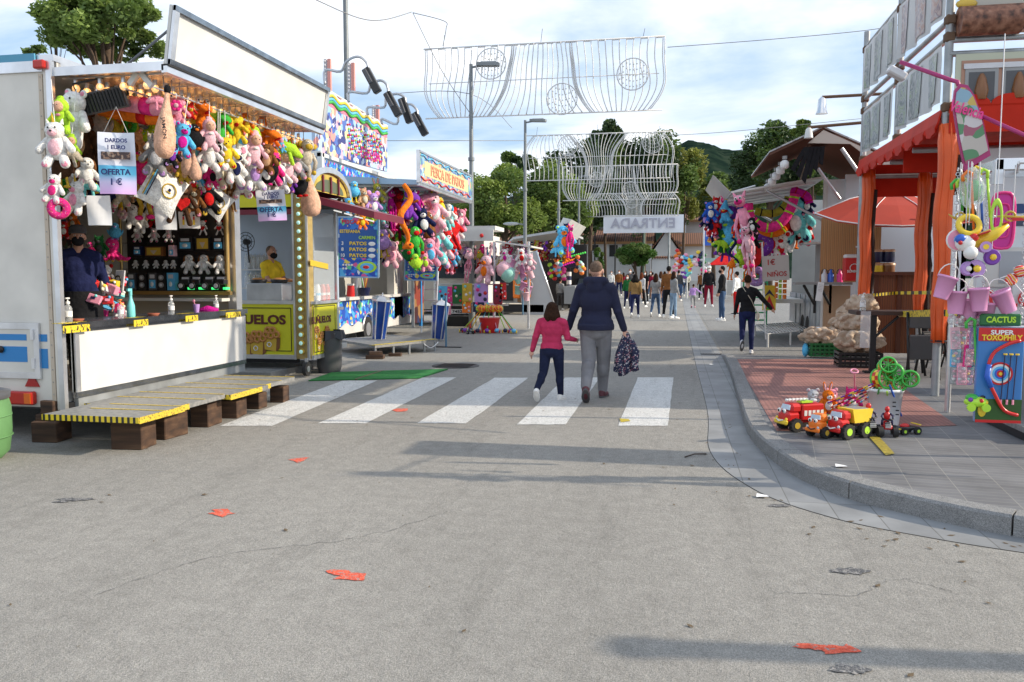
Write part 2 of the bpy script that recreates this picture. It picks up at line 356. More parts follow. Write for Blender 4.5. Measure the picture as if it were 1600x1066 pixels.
# one ground sheet out to the horizon, finer near the camera
xs = [-900,-200,-40,-10,0,10,40,200,900]; ys = [-60,-5,0,10,30,80,200,500,1200]
g.add([(x,y,0) for y in ys for x in xs], [(i+j*9, i+1+j*9, i+1+(j+1)*9, i+(j+1)*9) for j in range(8) for i in range(8)], ASPH)
g.build('ground', kind='structure', solid=True)
def smooth_path(P, n=6):
 out = []
 for i in range(len(P)-1):
  p0 = VX(P[max(i-1,0)]); p1 = VX(P[i]); p2 = VX(P[i+1]); p3 = VX(P[min(i+2,len(P)-1)])
  for k in range(n):
   t = k/n; out.append(.5*((2*p1)+(-p0+p2)*t+(2*p0-5*p1+4*p2-p3)*t*t+(-p0+3*p1-3*p2+p3)*t**3))
 out.append(VX(P[-1])); return out
kerb_out = smooth_path([(.93,17.2,0),(.9,14,0),(.8,10.6,0),(.75,8.3,0),(.93,6.9,0),(1.2,6.22,0),(1.58,5.8,0),(2.05,5.45,0),(2.7,5.2,0),(3.6,5.05,0),(5.2,4.95,0),(9,4.9,0)], 8)
gut_out = smooth_path([(.5,60,0),(.42,30,0),(.39,16.2,0),(.4,10,0),(.34,7.6,0),(.6,6.32,0),(1.04,5.66,0),(1.55,5.33,0),(2.05,5.12,0),(2.8,4.86,0),(4,4.7,0),(9,4.5,0)], 8)
def offset(P, d):
 o = []
 for i, p in enumerate(P):
  t = (P[min(i+1,len(P)-1)]-P[max(i-1,0)]).normalized(); o.append(p+VX((-t.y, t.x, 0))*d)
 return o
# gutter strip of flat concrete slabs between asphalt and kerb
gi = [VX((.97,60,0)), VX((.95,30,0)), VX((.93,17.3,0))]+[p+VX((.03,.03,0)) for p in kerb_out]
b = MB(); poly = [(p.x,p.y,.004) for p in gut_out]+[(p.x,p.y,.004) for p in reversed(gi)]; b.add(poly, [tuple(range(len(poly)))], SLABS)
b.build('gutter', kind='structure', solid=True)
b = MB(); b.tube([(p.x,p.y,-.003) for p in gut_out], .007, mat('joint_dirt', (.06,.055,.045), .95, var=.5), 5); b.build('gutter_joint', kind='structure', solid=True)
# kerb stones
kin = offset(kerb_out, .17); bm_ = MB(); acc = 0; i0 = 0; LEN = 1.02
def kerb_stone(idx):
 P = [kerb_out[i] for i in idx]; Q = [kin[i] for i in idx]; P = [p.copy() for p in P]; Q = [p.copy() for p in Q]
 for A in (P, Q):
  A[0] = A[0].lerp(A[1], min(.45, .006/max((A[1]-A[0]).length,.001))); A[-1] = A[-1].lerp(A[-2], min(.45, .006/max((A[-2]-A[-1]).length,.001)))
 vs = []; n = len(P); c = .018
 def hh(p): return .134 if p.y < 15.6 else max(.012, .134*(17.2-p.y)/1.6)
 for p, q in zip(P, Q):
  d = (q-p).normalized(); h = hh(p)
  vs += [(p.x,p.y,-.02), (p.x,p.y,h-min(c,h*.5)), (p.x+d.x*c,p.y+d.y*c,h), (q.x,q.y,h), (q.x,q.y,-.02)]
 fs = [(5*i+k, 5*i+k+1, 5*i+k+6, 5*i+k+5) for i in range(n-1) for k in range(4)]+[tuple(range(4,-1,-1)), tuple(5*(n-1)+k for k in range(5))]
 bm_.add(vs, fs, GRAN)
cur = [0]
for i in range(1, len(kerb_out)):
 cur.append(i); acc += (kerb_out[i]-kerb_out[i-1]).length
 if acc > LEN or i == len(kerb_out)-1:
  kerb_stone(cur); cur = [i]; acc = 0
bm_.build('kerb', kind='structure', solid=True)
b = MB()
pv = [p for p in kin]; poly = [(p.x,p.y,.118 if p.y < 15.6 else max(.006,.118*(17.2-p.y)/1.6)) for p in pv]
lo = [q for q in poly]; far = [(40, lo[-1][1], .118), (40, 15.6, .118)]
flat = [q for q in poly if q[1] <= 15.6]; b.add(flat+far, [tuple(range(len(flat)+2))], TILEG)
x0 = flat[0][0]; b.add([(x0,flat[0][1],.118),(40,15.6,.118),(40,17.2,.006),(kin[0].x,17.2,.006)], [(0,1,2,3)], TILEG)
b.build('pavement', kind='structure', solid=True)
sheet('red_paving', [G(1148,560,.13)+VX((0,-.05,0)), (3.25,15.4,0), (2.75,8.75,0), (.97,8.1,0), (.975,8.6,0), (1.0,10.5,0)], .1225, TILER)
sheet('far_pavement', [(.99,17.22,0),(40,17.22,0),(40,90,0),(1.1,90,0)], .005, asphalt_mat('far_concrete', (.2,.197,.19), (.31,.305,.29), 200))
# crossing stripes
WPAINT = asphalt_mat('road_paint', (.52,.52,.5), (.74,.74,.72), 150, (.3,.29,.28), .41)
STR = [((-4.72,7.91),(-4.18,8.02),(-4.41,11.83),(-4.93,11.7)), ((-3.76,8.25),(-3.25,8.35),(-3.34,12.44),(-3.85,12.3)),
       ((-2.72,8.46),(-2.19,8.56),(-2.22,12.6),(-2.74,12.5)), ((-1.64,8.59),(-1.13,8.70),(-1.13,12.85),(-1.66,12.75)), ((-.57,8.73),(-.05,8.83),(0,13.1),(-.55,12.99))]
b = MB()
for q in STR:
 pts = []
 for i in range(4):
  a = VX(q[i]); c = VX(q[(i+1) % 4])
  for k in range(10):
   p = a.lerp(c, k/10); pts.append((p.x+RU(-.006,.006), p.y+RU(-.012,.012), .004))
 b.add(pts, [tuple(range(len(pts)))], WPAINT)
b.build('crosswalk', kind='structure', solid=True)
REDP = asphalt_mat('red_road_paint', (.55,.07,.035), (.85,.17,.1), 150, (.3,.27,.25), .43)
for pl in ([(450,719),(462,717),(483,715),(476,720),(466,724),(458,721)],
           [(325,803),(335,801),(331,797),(356,796),(360,801),(368,803),(356,805),(348,809),(338,806)],
           [(508,893),(524,891),(545,892),(550,896),(571,897),(568,908),(520,906),(531,901),(515,897)],
           [(1238,1012),(1246,1006),(1318,1011),(1322,1008),(1349,1019),(1290,1023),(1286,1018),(1262,1015)],
           [(612,641),(622,639),(638,639),(636,643),(620,644)]):
 pts = []
 for i, p in enumerate(pl):
  a = G(*p); c = G(*pl[(i+1) % len(pl)])
  for k in range(4):
   q = a.lerp(c, k/4); pts.append((q.x+RU(-.005,.005), q.y+RU(-.006,.006), .004))
 b = MB(); b.add(pts, [tuple(range(len(pts)))], REDP); b.build('road_arrow', kind='structure', solid=True)
RR = random.Random(4)
# repairs and stains in the asphalt, drain grate, manhole
TAR = asphalt_mat('tar_patch', (.07,.072,.075), (.17,.17,.175), 170, (.27,.26,.25), .47)
for (x, y, rx, ry) in ((118,781,34,2.5),(1327,893,30,6),(1327,1047,32,8),(94,785,14,1.5),(1217,791,20,2.5)):
 b = MB(); c = G(x, y); r1 = (G(x+rx, y)-c).length; r2 = (G(x, y-ry)-c).length*.9; h = (G(x+10, y)-c).normalized(); v = VX((-h.y, h.x, 0))
 pts = [c+h*r1*mcos(t)*RU(.7,1.15)+v*r2*msin(t)*RU(.6,1.2) for t in [2*PI*i/26 for i in range(26)]]
 b.add([(p.x,p.y,.0045) for p in pts], [tuple(range(26))], TAR); b.build('tar_stain', kind='structure', solid=True)
for pl_ in ([(0,702),(160,697),(330,690),(520,676),(700,668)],[(150,930),(330,872),(560,840),(700,800)],[(1500,930),(1400,905),(1330,930),(1200,925)]):
 Q = smooth_path([G(*q) for q in pl_], 14); b = MB(); vs = []
 for i, q in enumerate(Q):
  w_ = RR.uniform(.0005,.003); n_ = (Q[min(i+1,len(Q)-1)]-Q[max(i-1,0)]).normalized(); n_ = VX((-n_.y,n_.x,0)); q = q+n_*RR.uniform(-.02,.02); vs += [tuple(q+n_*w_+VX((0,0,.0035))), tuple(q-n_*w_+VX((0,0,.0035)))]
 b.add(vs, [(2*i,2*i+1,2*i+3,2*i+2) for i in range(len(Q)-1)], TAR); b.build('road_crack', kind='structure', solid=True)
b = MB(); c = G(712, 572); b.lathe((c.x,c.y,.001), [(.42,0),(.42,.006)], mat('cast_iron', (.07,.07,.07), .6, .6, .3, 20), 28)
for k in range(9): b.bx(c.x-.3, c.x+.3, c.y-.32+k*.075, c.y-.30+k*.075, .006, .012, BLACKM)
b.build('manhole_cover', kind='structure')
b = MB(); c = G(1112, 554); b.bx(c.x-.22,c.x+.22,c.y-.14,c.y+.14,.004,.009,mat('cast_iron',(.07,.07,.07)))
for k in range(8): b.bx(c.x-.2+k*.055, c.x-.175+k*.055, c.y-.12, c.y+.12, .009, .013, BLACKM)
b.build('drain_grate', kind='structure')
# litter: twig, leaves, paper scraps
b = MB(); b.tube([tuple(G(1070,716)+VX((0,0,.01))), tuple(G(1085,713)+VX((0,0,.02))), tuple(G(1103,711)+VX((0,0,.01)))], .006, mat('bark_twig',(.05,.03,.02)), 5)
b.build('twig', None, 'thin dark twig lying on the asphalt beside the gutter', 'twig')
LEAF = mat('dead_leaf', (.13,.09,.05), .9)
b = MB()
for i in range(170):
 if i < 90: x = RU(-5, 3); y = RU(3, 12)
 else:
  p = random.choice(gut_out); x = p.x+random.gauss(.05,.12); y = p.y+random.gauss(0,.2)
 if y > 16: continue
 s_ = RU(.004,.014); a = RU(0,PI)
 b.add([(x+s_*mcos(a+k*PI/2)*(1 if k % 2 else 2), y+s_*msin(a+k*PI/2)*(1 if k % 2 else 2), .006+.003*(k == 0)) for k in range(4)], [(0,1,2,3)], LEAF)
b.build('leaf_litter', kind='stuff', label='tiny bits of dead leaf and grit scattered over the asphalt', cat='litter', solid=True)
for (x, y, z, l) in ((1313,729,.125,'small white paper scrap lying on the grey paving inside the kerb'),(1190,776,.008,'flat pale scrap of paper in the gutter at the kerb bend'),(1112,570,.008,'small cream carton piece lying in the gutter by the drain')):
 b = MB(); c = G(x, y, z); b.add([(c.x-.04,c.y-.03,z+.004),(c.x+.05,c.y-.02,z+.008),(c.x+.04,c.y+.03,z+.004),(c.x-.03,c.y+.04,z+.012)], [(0,1,2,3)], PAPER); b.build('paper_scrap', None, l, 'paper scrap')
b = MB(); tp = [G(1358,682,.13),G(1372,680,.13),G(1398,708,.13),G(1384,711,.13)]; b.add([(p.x,p.y,.127) for p in tp],[(0,1,2,3)],mat('faded_tape',(.35,.27,.03),.6,var=.5,vs=30)); b.build('tape_strip', None, 'strip of faded yellow tape stuck on the grey paving before the toys', 'tape')
b = MB(); tp = [G(968,655),G(982,656),G(985,659),G(970,661)]; b.add([(p.x,p.y,.009) for p in tp],[(0,1,2,3)],mat('yellow_scrap',(.5,.38,.03))); b.build('paper_scrap', None, 'yellow scrap lying on the last crossing stripe', 'paper scrap')
# artificial grass carpet
TURF = mat('artificial_turf', (.03,.24,.05), .95, 0, .2, 8, .8, 300)
root = thing('green_carpet', G(590,588), 'green artificial grass mat laid on the road beside the crossing', 'carpet')
b = MB(root); q = [G(482,596),G(655,592),G(700,578),G(520,583)]; b.prism([(p.x,p.y,.004) for p in q], (0,0,.014), TURF); b.build('turf', root)
b = MB(root); a = q[0].lerp(q[1],.42); c = q[3].lerp(q[2],.42); d = (c-a).normalized(); n_ = VX((d.y,-d.x,0))*.02
b.prism([(a-n_).to_tuple(), (a+n_).to_tuple(), (c+n_).to_tuple(), (c-n_).to_tuple()], (0,0,.021), mat('seam_brown',(.12,.08,.04))); b.build('seam_strip', root)
r = thing('guide_post', (6.2,4.15,.12), 'plain grey steel post beyond the right edge that throws the nearest shadow band', 'post'); b = MB(); b.cyl((0,0,0),(0,0,3.1),.09,GALV,None,12); b.build('pole', r); b = MB(); b.lathe((0,0,3.1),[(.11,0),(.11,.05),(.02,.08)],GALV,12); b.build('cap', r)
# hill behind the town
HILL = ramp_mat('hill_scrub', 'noise', .09, [(.38,(.009,.019,.015)),(.5,(.015,.029,.02)),(.62,(.026,.04,.028))], .95, None, 8, False)
hb = HILL.node_tree.nodes['Principled BSDF']; hb.inputs['Roughness'].default_value = 1; hb.inputs['Specular IOR Level'].default_value = 0
ridge = [(500,330),(760,320),(900,300),(985,270),(1040,245),(1075,231),(1100,234),(1130,243),(1160,249),(1200,256),(1260,268),(1330,285),(1500,330),(1700,370)]
def ridge_y(x):
 for (a, ya), (c, yc) in zip(ridge, ridge[1:]):
  if a <= x <= c: t = (x-a)/(c-a); t = t*t*(3-2*t); return ya+(yc-ya)*t
b = MB(); vs = []; nx = 150; ny = 26
for j in range(ny):
 f = j/(ny-1)
 for i in range(nx):
  px = 500+1200*i/(nx-1); dist = 420+480*f; top = atY(px, ridge_y(px), 900.).z
  p = atY(px, 430, dist); z = top*msin(f*PI/2)**1.1*(1)+ (msin(i*.37+j*.9)*3+msin(i*.11-j*.5)*5)*f*(1-f)*3 + RU(-1.2,1.2)*f
  vs.append((p.x, p.y, z*1.0-2*(1-f)))
b.add(vs, [(j*nx+i, j*nx+i+1, (j+1)*nx+i+1, (j+1)*nx+i) for j in range(ny-1) for i in range(nx-1)], HILL, True)
b.build('hill', kind='structure', solid=True)
# ================= plush toys (height about 1, centred, looking towards -Y) =================
EYE = plas('black'); EYW = plas('white')
def rx(a): return Matrix.Rotation(a, 3, 'X')
def ry(a): return Matrix.Rotation(a, 3, 'Y')
def rz(a): return Matrix.Rotation(a, 3, 'Z')
def eyes(f, x, y, z, r, white=True):
 for s in (-1,1):
  if white: f.ell((s*x,y,z), (r*1.5,r*.7,r*1.7), EYW, 8, 6)
  f.ell((s*x*.95,y-r*.55,z), (r*.85,r*.5,r*.95), EYE, 8, 6)
def plush_parts(kind, c1, c2, c3):
 A = plushm(c1); B = plushm(c2); C = plushm(c3); b = MB(); f = MB(); ex = None
 def limbs(arm=.3, leg=.34, ar=.07, lr=.085, pad=None, ly=-.12):
  for s in (-1,1):
   b.cap((s*.16,0,.05), (s*(.16+arm*.55),-.08,.05-arm*.75), ar, A, ar*1.15, 8)
   b.cap((s*.1,0,-.25), (s*(.1+leg*.25),ly,-.25-leg*.62), lr, A, lr*1.25, 8)
   if pad: f.ell((s*(.1+leg*.27),ly-.07,-.25-leg*.66), (lr*.8,.03,lr*.8), pad, 8, 6)
 if kind in ('bear','bunny','cat','mouse','pig','dog','unicorn'):
  b.ell((0,0,-.12), (.21,.17,.26), A); b.ell((0,-.03,.22), (.2,.18,.19), A); limbs(pad=C if kind != 'dog' else None)
  if kind in ('bear','pig'):
   for s in (-1,1): b.ell((s*.16,0,.38), (.07,.04,.07), A, 8, 6); f.ell((s*.16,-.03,.38), (.04,.025,.04), C, 8, 6)
  if kind == 'mouse':
   for s in (-1,1): b.ell((s*.19,0,.4), (.12,.04,.12), A, 10, 7); f.ell((s*.19,-.03,.4), (.08,.02,.08), C, 8, 6)
  if kind == 'bunny':
   for s in (-1,1): b.ell((s*.1,.02,.5), (.055,.035,.2), A, 8, 7, ry(s*.2)); f.ell((s*.1,-.01,.5), (.03,.02,.14), C, 8, 6, ry(s*.2))
  if kind == 'cat':
   for s in (-1,1): b.cyl((s*.13,0,.32), (s*.17,0,.5), .07, A, .005, 8)
  if kind == 'dog':
   for s in (-1,1): b.ell((s*.2,0,.2), (.06,.09,.17), B, 8, 7, ry(s*-.25))
   b.ell((0,.06,-.1), (.19,.14,.24), B)
  if kind == 'unicorn':
   f.cyl((0,-.08,.38), (0,-.14,.6), .04, plushm('gold'), .004, 8)
   for s in (-1,1): b.cyl((s*.13,0,.36), (s*.16,0,.47), .05, A, .01, 7)
   for k in range(6): f.ell((.02*(-1)**k,.14,.42-.1*k), (.06,.07,.08), C, 7, 5)
  f.ell((0,-.19,.16), (.1,.07,.075), B if kind != 'dog' else A, 8, 6); f.ell((0,-.26,.19), (.03,.02,.022), C if kind in ('pig',) else EYE, 8, 6); eyes(f, .075, -.185, .27, .022, False)
  f.ell((0,-.14,-.13), (.13,.05,.17), B if kind != 'dog' else A, 10, 7)
 elif kind == 'maw':      # big open-mouthed head puppet with dangling body
  b.ell((0,.05,-.25), (.17,.15,.27), A)
  b.ell((0,-.08,.22), (.24,.34,.13), A, 14, 8, rx(.45)); b.ell((0,-.02,.06), (.2,.26,.08), A, 12, 8, rx(-.35))
  f.ell((0,-.08,.13), (.2,.27,.06), B, 12, 8, rx(.05)); f.ell((0,-.3,.04), (.07,.14,.025), C, 8, 6, rx(-.3))
  for s in (-1,1): b.ell((s*.13,.02,.38), (.075,.07,.09), A, 8, 7); f.ell((s*.14,-.03,.4), (.055,.045,.065), EYW, 8, 6); f.ell((s*.145,-.07,.41), (.025,.02,.03), EYE, 6, 5)
  limbs(.26, .3, .055, .065)
 elif kind == 'croc':     # long drooping stuffed body with zig-zag crest
  b.tube([(-.45,0,.05),(-.25,0,.16),(0,0,.18),(.25,0,.08),(.42,0,-.12)], [.05,.14,.17,.13,.04], A, 10)
  for k in range(7): f.cyl((-.3+.1*k,0,.26-.012*(k-3)**2), (-.3+.1*k,0,.38-.016*(k-3)**2), .04, B, .004, 6)
  b.cap((-.1,-.08,.05), (-.14,-.1,-.2), .05, A); b.cap((.15,-.08,.0), (.18,-.1,-.24), .05, A)
  f.ell((-.33,-.08,.2), .04, EYW, 8, 6); f.ell((-.33,-.115,.2), .02, EYE, 6, 5)
 elif kind == 'bird':
  b.ell((0,0,.02), (.24,.22,.25), A); b.ell((0,-.04,.3), (.16,.15,.15), A)
  for s in (-1,1):
   b.ell((s*.22,.03,.02), (.05,.11,.18), A, 8, 7, ry(s*-.3)); b.cap((s*.08,0,-.2), (s*.1,-.02,-.4), .03, B)
   f.ell((s*.11,-.06,-.44), (.07,.11,.035), B, 8, 6)
  f.cyl((0,-.15,.27), (0,-.32,.22), .06, B, .01, 8); eyes(f, .06, -.16, .35, .02)
 elif kind == 'longbird':
  b.ell((0,0,.22), (.15,.14,.2), A); b.ell((0,-.02,.44), (.09,.09,.09), A)
  for s in (-1,1):
   f.tube([(s*.06,0,.08),(s*.09,-.03,-.12),(s*.05,0,-.28),(s*.08,-.05,-.42)], .035, B, 7); f.ell((s*.08,-.1,-.46), (.06,.12,.035), C, 8, 6)
   b.ell((s*.14,.02,.2), (.04,.08,.15), A, 8, 6, ry(s*-.3))
  f.cyl((0,-.09,.42), (0,-.22,.36), .045, B, .01, 8); eyes(f, .04, -.09, .48, .016)
 elif kind == 'doll':     # hooded child doll
  b.ell((0,0,-.14), (.19,.15,.26), A); b.ell((0,.02,.22), (.19,.18,.2), A); limbs(.28, .3, .06, .07)
  f.ell((0,-.08,.2), (.14,.13,.14), B, 12, 8); eyes(f, .05, -.2, .22, .015, False); b.ell((0,.04,.42), (.1,.07,.07), A, 8, 6)
  f.ell((0,-.15,-.02), (.07,.03,.035), C, 8, 6)
 elif kind == 'hood':     # floppy pointed cap
  b.cyl((0,0,.05), (.12,.02,.45), .2, A, .03, 12); b.ell((.13,.02,.46), .05, C, 8, 6); b.ell((0,0,-.2), (.17,.14,.24), A)
  f.ell((0,-.06,.02), (.15,.14,.12), B, 10, 7); eyes(f, .05, -.19, .05, .018); limbs(.24,.24,.055,.065); f.ell((0,-.2,.0), (.04,.06,.03), C, 8, 6)
 elif kind == 'monkey':
  b.ell((0,0,0), (.15,.12,.19), A); b.ell((0,-.02,.27), (.14,.13,.14), A)
  for s in (-1,1):
   b.ell((s*.16,0,.28), (.06,.03,.065), B, 8, 6); b.tube([(s*.12,0,.12),(s*.22,-.03,-.05),(s*.2,-.05,-.25)], .045, A, 7); b.ell((s*.2,-.06,-.29), .055, B, 8, 6)
   b.tube([(s*.08,0,-.15),(s*.11,-.03,-.3),(s*.09,-.02,-.44)], .05, A, 7); b.ell((s*.09,-.06,-.46), (.055,.09,.045), B, 8, 6)
  f.ell((0,-.12,.23), (.09,.05,.07), B, 8, 6); eyes(f, .045, -.13, .31, .016)
 elif kind == 'lanky':    # very long thin limbs
  b.tube([(0,0,.3),(.01,0,.15),(0,0,0)], [.06,.065,.05], A, 8); b.ell((0,-.03,.4), (.075,.085,.08), A, 10, 7)
  for s in (-1,1):
   b.cyl((s*.05,0,.46), (s*.08,0,.53), .03, A, .006, 6); b.tube([(s*.05,0,.25),(s*.11,-.02,.08),(s*.08,-.03,-.1)], .024, A, 6); b.ell((s*.08,-.04,-.12), .035, B, 7, 5)
   b.tube([(s*.03,0,0),(s*.05,-.01,-.22),(s*.035,-.01,-.44)], .027, A, 6); b.ell((s*.04,-.05,-.46), (.035,.08,.03), B, 7, 5)
  f.ell((0,-.12,.38), (.055,.05,.035), B, 8, 6); f.ell((0,-.165,.395), .018, EYE, 6, 5); eyes(f, .03, -.1, .43, .014)
 elif kind == 'twist':    # twisted plush rope snake hanging down
  b.tube([(.13*msin(t*9)*(1-.2*t), .05*mcos(t*6), .5-t) for t in [k/18 for k in range(19)]], [.03+.02*msin(PI*min(1,k/18+.1)) for k in range(19)], A, 9)
  f.ell((.08,-.04,-.46), (.08,.07,.06), B, 8, 6); f.ell((.06,-.1,-.44), .02, EYE, 6, 5)
 elif kind == 'ball':
  b.ell((0,0,-.05), (.33,.27,.33), A, 14, 10); b.ell((0,-.02,.3), (.19,.18,.18), A)
  for s in (-1,1): b.ell((s*.33,-.02,-.05), (.06,.1,.17), A, 8, 6, ry(s*.4)); f.ell((s*.13,-.12,-.4), (.09,.13,.05), B, 8, 6)
  f.ell((0,-.19,.26), (.08,.06,.05), B, 8, 6); eyes(f, .07, -.16, .34, .02)
 elif kind == 'octopus':
  b.ell((0,0,.24), (.19,.18,.24), A); b.ell((0,0,.03), (.16,.15,.12), A)
  for k in range(7):
   a = PI*(k/6)-PI*.02; x = mcos(a); y = -abs(msin(a))*.6
   b.tube([(x*.1,y*.1,0),(x*.22,y*.25,-.12),(x*.38,y*.42,-.2),(x*.48,y*.5,-.13)], [.075,.065,.05,.025], A, 8)
   f.tube([(x*.12,y*.13,-.06),(x*.24,y*.27,-.17),(x*.4,y*.44,-.235)], [.05,.05,.035], B, 6)
  eyes(f, .06, -.165, .26, .018); f.tube([(-.05,-.18,.17),(0,-.19,.15),(.05,-.18,.17)], .008, EYE, 5)
 elif kind == 'donut':
  b.torus((0,0,0), .3, .16, B, 24, 10, rx(PI/2)); f.torus((0,-.035,0), .3, .15, A, 24, 10, rx(PI/2))
  for k in range(26):
   a = k*2.4; r_ = .2+.2*((k*7) % 10)/10; f.box((r_*mcos(a),-.185+abs(r_-.3)*.35,r_*msin(a)), (.04,.015,.012), plushm(('white','yellow','skyblue')[k % 3]), ry(k*1.3))
 elif kind == 'pillow':
  n = 10; vs = []; fs = []
  for sgn in (-1,1):
   o = len(vs)
   for j in range(n+1):
    for i in range(n+1):
     u = 2*i/n-1; v = 2*j/n-1; q = (1-u*u)*(1-v*v); pinch = 1-.12*(1-abs(u)**2)*abs(v)**3-.12*(1-abs(v)**2)*abs(u)**3
     vs.append((u*.42*(1-.1*(1-v*v)), sgn*.17*q**.6, v*.42*(1-.1*(1-u*u))))
   fs += [(o+j*(n+1)+i, o+j*(n+1)+i+1, o+(j+1)*(n+1)+i+1, o+(j+1)*(n+1)+i) for j in range(n) for i in range(n)]
  b.push(Matrix.Rotation(.5,4,'Y')); b.add(vs, fs, A, True); b.pop()
  f.push(Matrix.Rotation(.5,4,'Y')); f.torus((.06,-.17,.0), .14, .014, plushm('gold'), 20, 5, rx(PI/2)); f.box((.06,-.172,0), (.05,.012,.09), plushm('navy')); f.box((.06,-.178,-.03), (.09,.01,.02), plushm('gold'))
  for k, c in enumerate(('navy','skyblue','gold')): f.box((-.27-.03*k,-.115+.018*k,0), (.018,.02,.6), plushm(c), rz(-.35))
  f.pop()
 elif kind == 'ham':
  b.lathe((0,0,0), [(.001,-.5),(.09,-.49),(.16,-.44),(.195,-.34),(.2,-.22),(.18,-.1),(.14,.02),(.095,.14),(.06,.26),(.045,.36),(.05,.42),(.045,.46),(.001,.48)], A, 16)
  b.ell((0,-.02,-.3), (.17,.16,.18), A, 12, 8)
  f.lathe((0,0,.43), [(.001,-.05),(.058,-.045),(.066,0),(.05,.05),(.001,.07)], B, 10)
 elif kind == 'ghost':    # small candy-striped bag-like soft toy
  b.ell((0,0,0), (.22,.16,.36), A); b.ell((0,-.02,.3), (.17,.15,.16), B)
  for s in (-1,1): b.cyl((s*.1,0,.4), (s*.12,0,.52), .06, B, .01, 7)
  limbs(.2,.22,.05,.06); eyes(f, .06, -.16, .32, .018); f.ell((0,-.16,.0), (.1,.03,.12), C, 8, 6)
 elif kind == 'flower':
  for k in range(6): b.ell((.2*mcos(k*PI/3),0,.2*msin(k*PI/3)), (.15,.08,.15), A, 8, 6)
  f.ell((0,-.05,0), (.14,.09,.14), B); eyes(f, .05, -.13, .03, .015, False)
 elif kind == 'heartbear':
  b.ell((0,0,-.1), (.17,.14,.22), A); b.ell((0,-.03,.24), (.19,.17,.18), A); limbs(.26,.5,.05,.05,ly=-.02)
  for s in (-1,1): b.ell((s*.19,0,.36), (.075,.04,.075), B, 8, 6)
  f.ell((0,-.18,.18), (.1,.06,.07), C, 8, 6); eyes(f, .06, -.17, .28, .018); f.heart((0,-.17,-.12), .36, .06, B)
 elif kind == 'cone':
  b.lathe((0,0,0), [(.001,-.5),(.2,-.45),(.24,-.2),(.2,.1),(.1,.4),(.001,.5)], A, 12); f.ell((0,-.2,-.1), (.12,.08,.1), B); eyes(f, .06, -.22, .05, .02)
 return b, f
PCACHE = {}
def plush_data(kind, c1, c2, c3):
 k = (kind, c1, c2, c3)
 if k not in PCACHE:
  b, f = plush_parts(*k); out = []
  for mb, nm in ((b, 'body'), (f, 'face')):
   if not mb.v: continue
   me = bpy.data.meshes.new(nm); me.from_pydata(mb.v, [], mb.f)
   for m in mb.mats: me.materials.append(m)
   me.polygons.foreach_set('material_index', mb.m); me.polygons.foreach_set('use_smooth', mb.sm); me.update(); out.append((nm, me))
  PCACHE[k] = out
 return PCACHE[k]
KWORD = dict(bear='bear', bunny='rabbit', cat='cat', mouse='mouse', pig='pig', dog='puppy', unicorn='unicorn', maw='frog', croc='lizard', bird='bird',
  longbird='stork', doll='hooded doll', hood='gnome', monkey='monkey', lanky='lanky monster', twist='snake', ball='penguin', octopus='octopus',
  donut='doughnut', pillow='pillow', ham='ham', ghost='pouch', flower='flower', heartbear='heart bear', cone='bell monster')
CWORD = dict(lightpink='pale pink', hotpink='bright pink', darkgreen='dark green', skyblue='sky blue', darkgrey='dark grey', darkbrown='dark brown', skin='flesh pink', lime='lime green', magenta='magenta')
USED = set()
def cw(c): return CWORD.get(c, c)
def plush(p, size, kind, c1, c2='white', c3='pink', yaw=0., roll=0., label=None, where='', group=None, sx=1.):
 nm = {'pillow':'plush_pillow','ham':'plush_ham','donut':'plush_doughnut'}.get(kind, 'plush_'+KWORD[kind].replace('-','_').replace(' ','_').replace('wide_mouthed_','').replace('_shaped',''))
 root = thing(nm, p, None, 'plush toy', group); root.rotation_euler = (0, roll, yaw); root.scale = (size*sx, size, size)
 for n_, me in plush_data(kind, c1, c2, c3):
  o = bpy.data.objects.new(n_, me); COL.objects.link(o); o.parent = root
 root['label'] = label or ''
 root['_k'] = f"{cw(c1)} {KWORD[kind]} plush"
 return root
def label_row(items, where):
 """name each toy by its look and by its neighbours in the row"""
 for i, o in enumerate(items):
  if not o['label']:
   k = o['_k']; a = items[i-1]['_k'].replace(' plush','') if i else None; c = items[i+1]['_k'].replace(' plush','') if i < len(items)-1 else None
   cand = [f"{k} in {where}"]
   if a: cand.append(f"{k} in {where}, right of the {a}")
   if c: cand.append(f"{k} in {where}, left of the {c}")
   if a and c: cand.append(f"{k}, {where}, between {a} and {c}")
   for q in cand:
    if q not in USED and sum(1 for z in items if z['_k'] == k) == 1 or (q not in USED and q != cand[0]): break
   o['label'] = q
  USED.add(o['label'])
 for o in items: del o['_k']
def hang(o, top, m=CHAIN, r=.003): pass
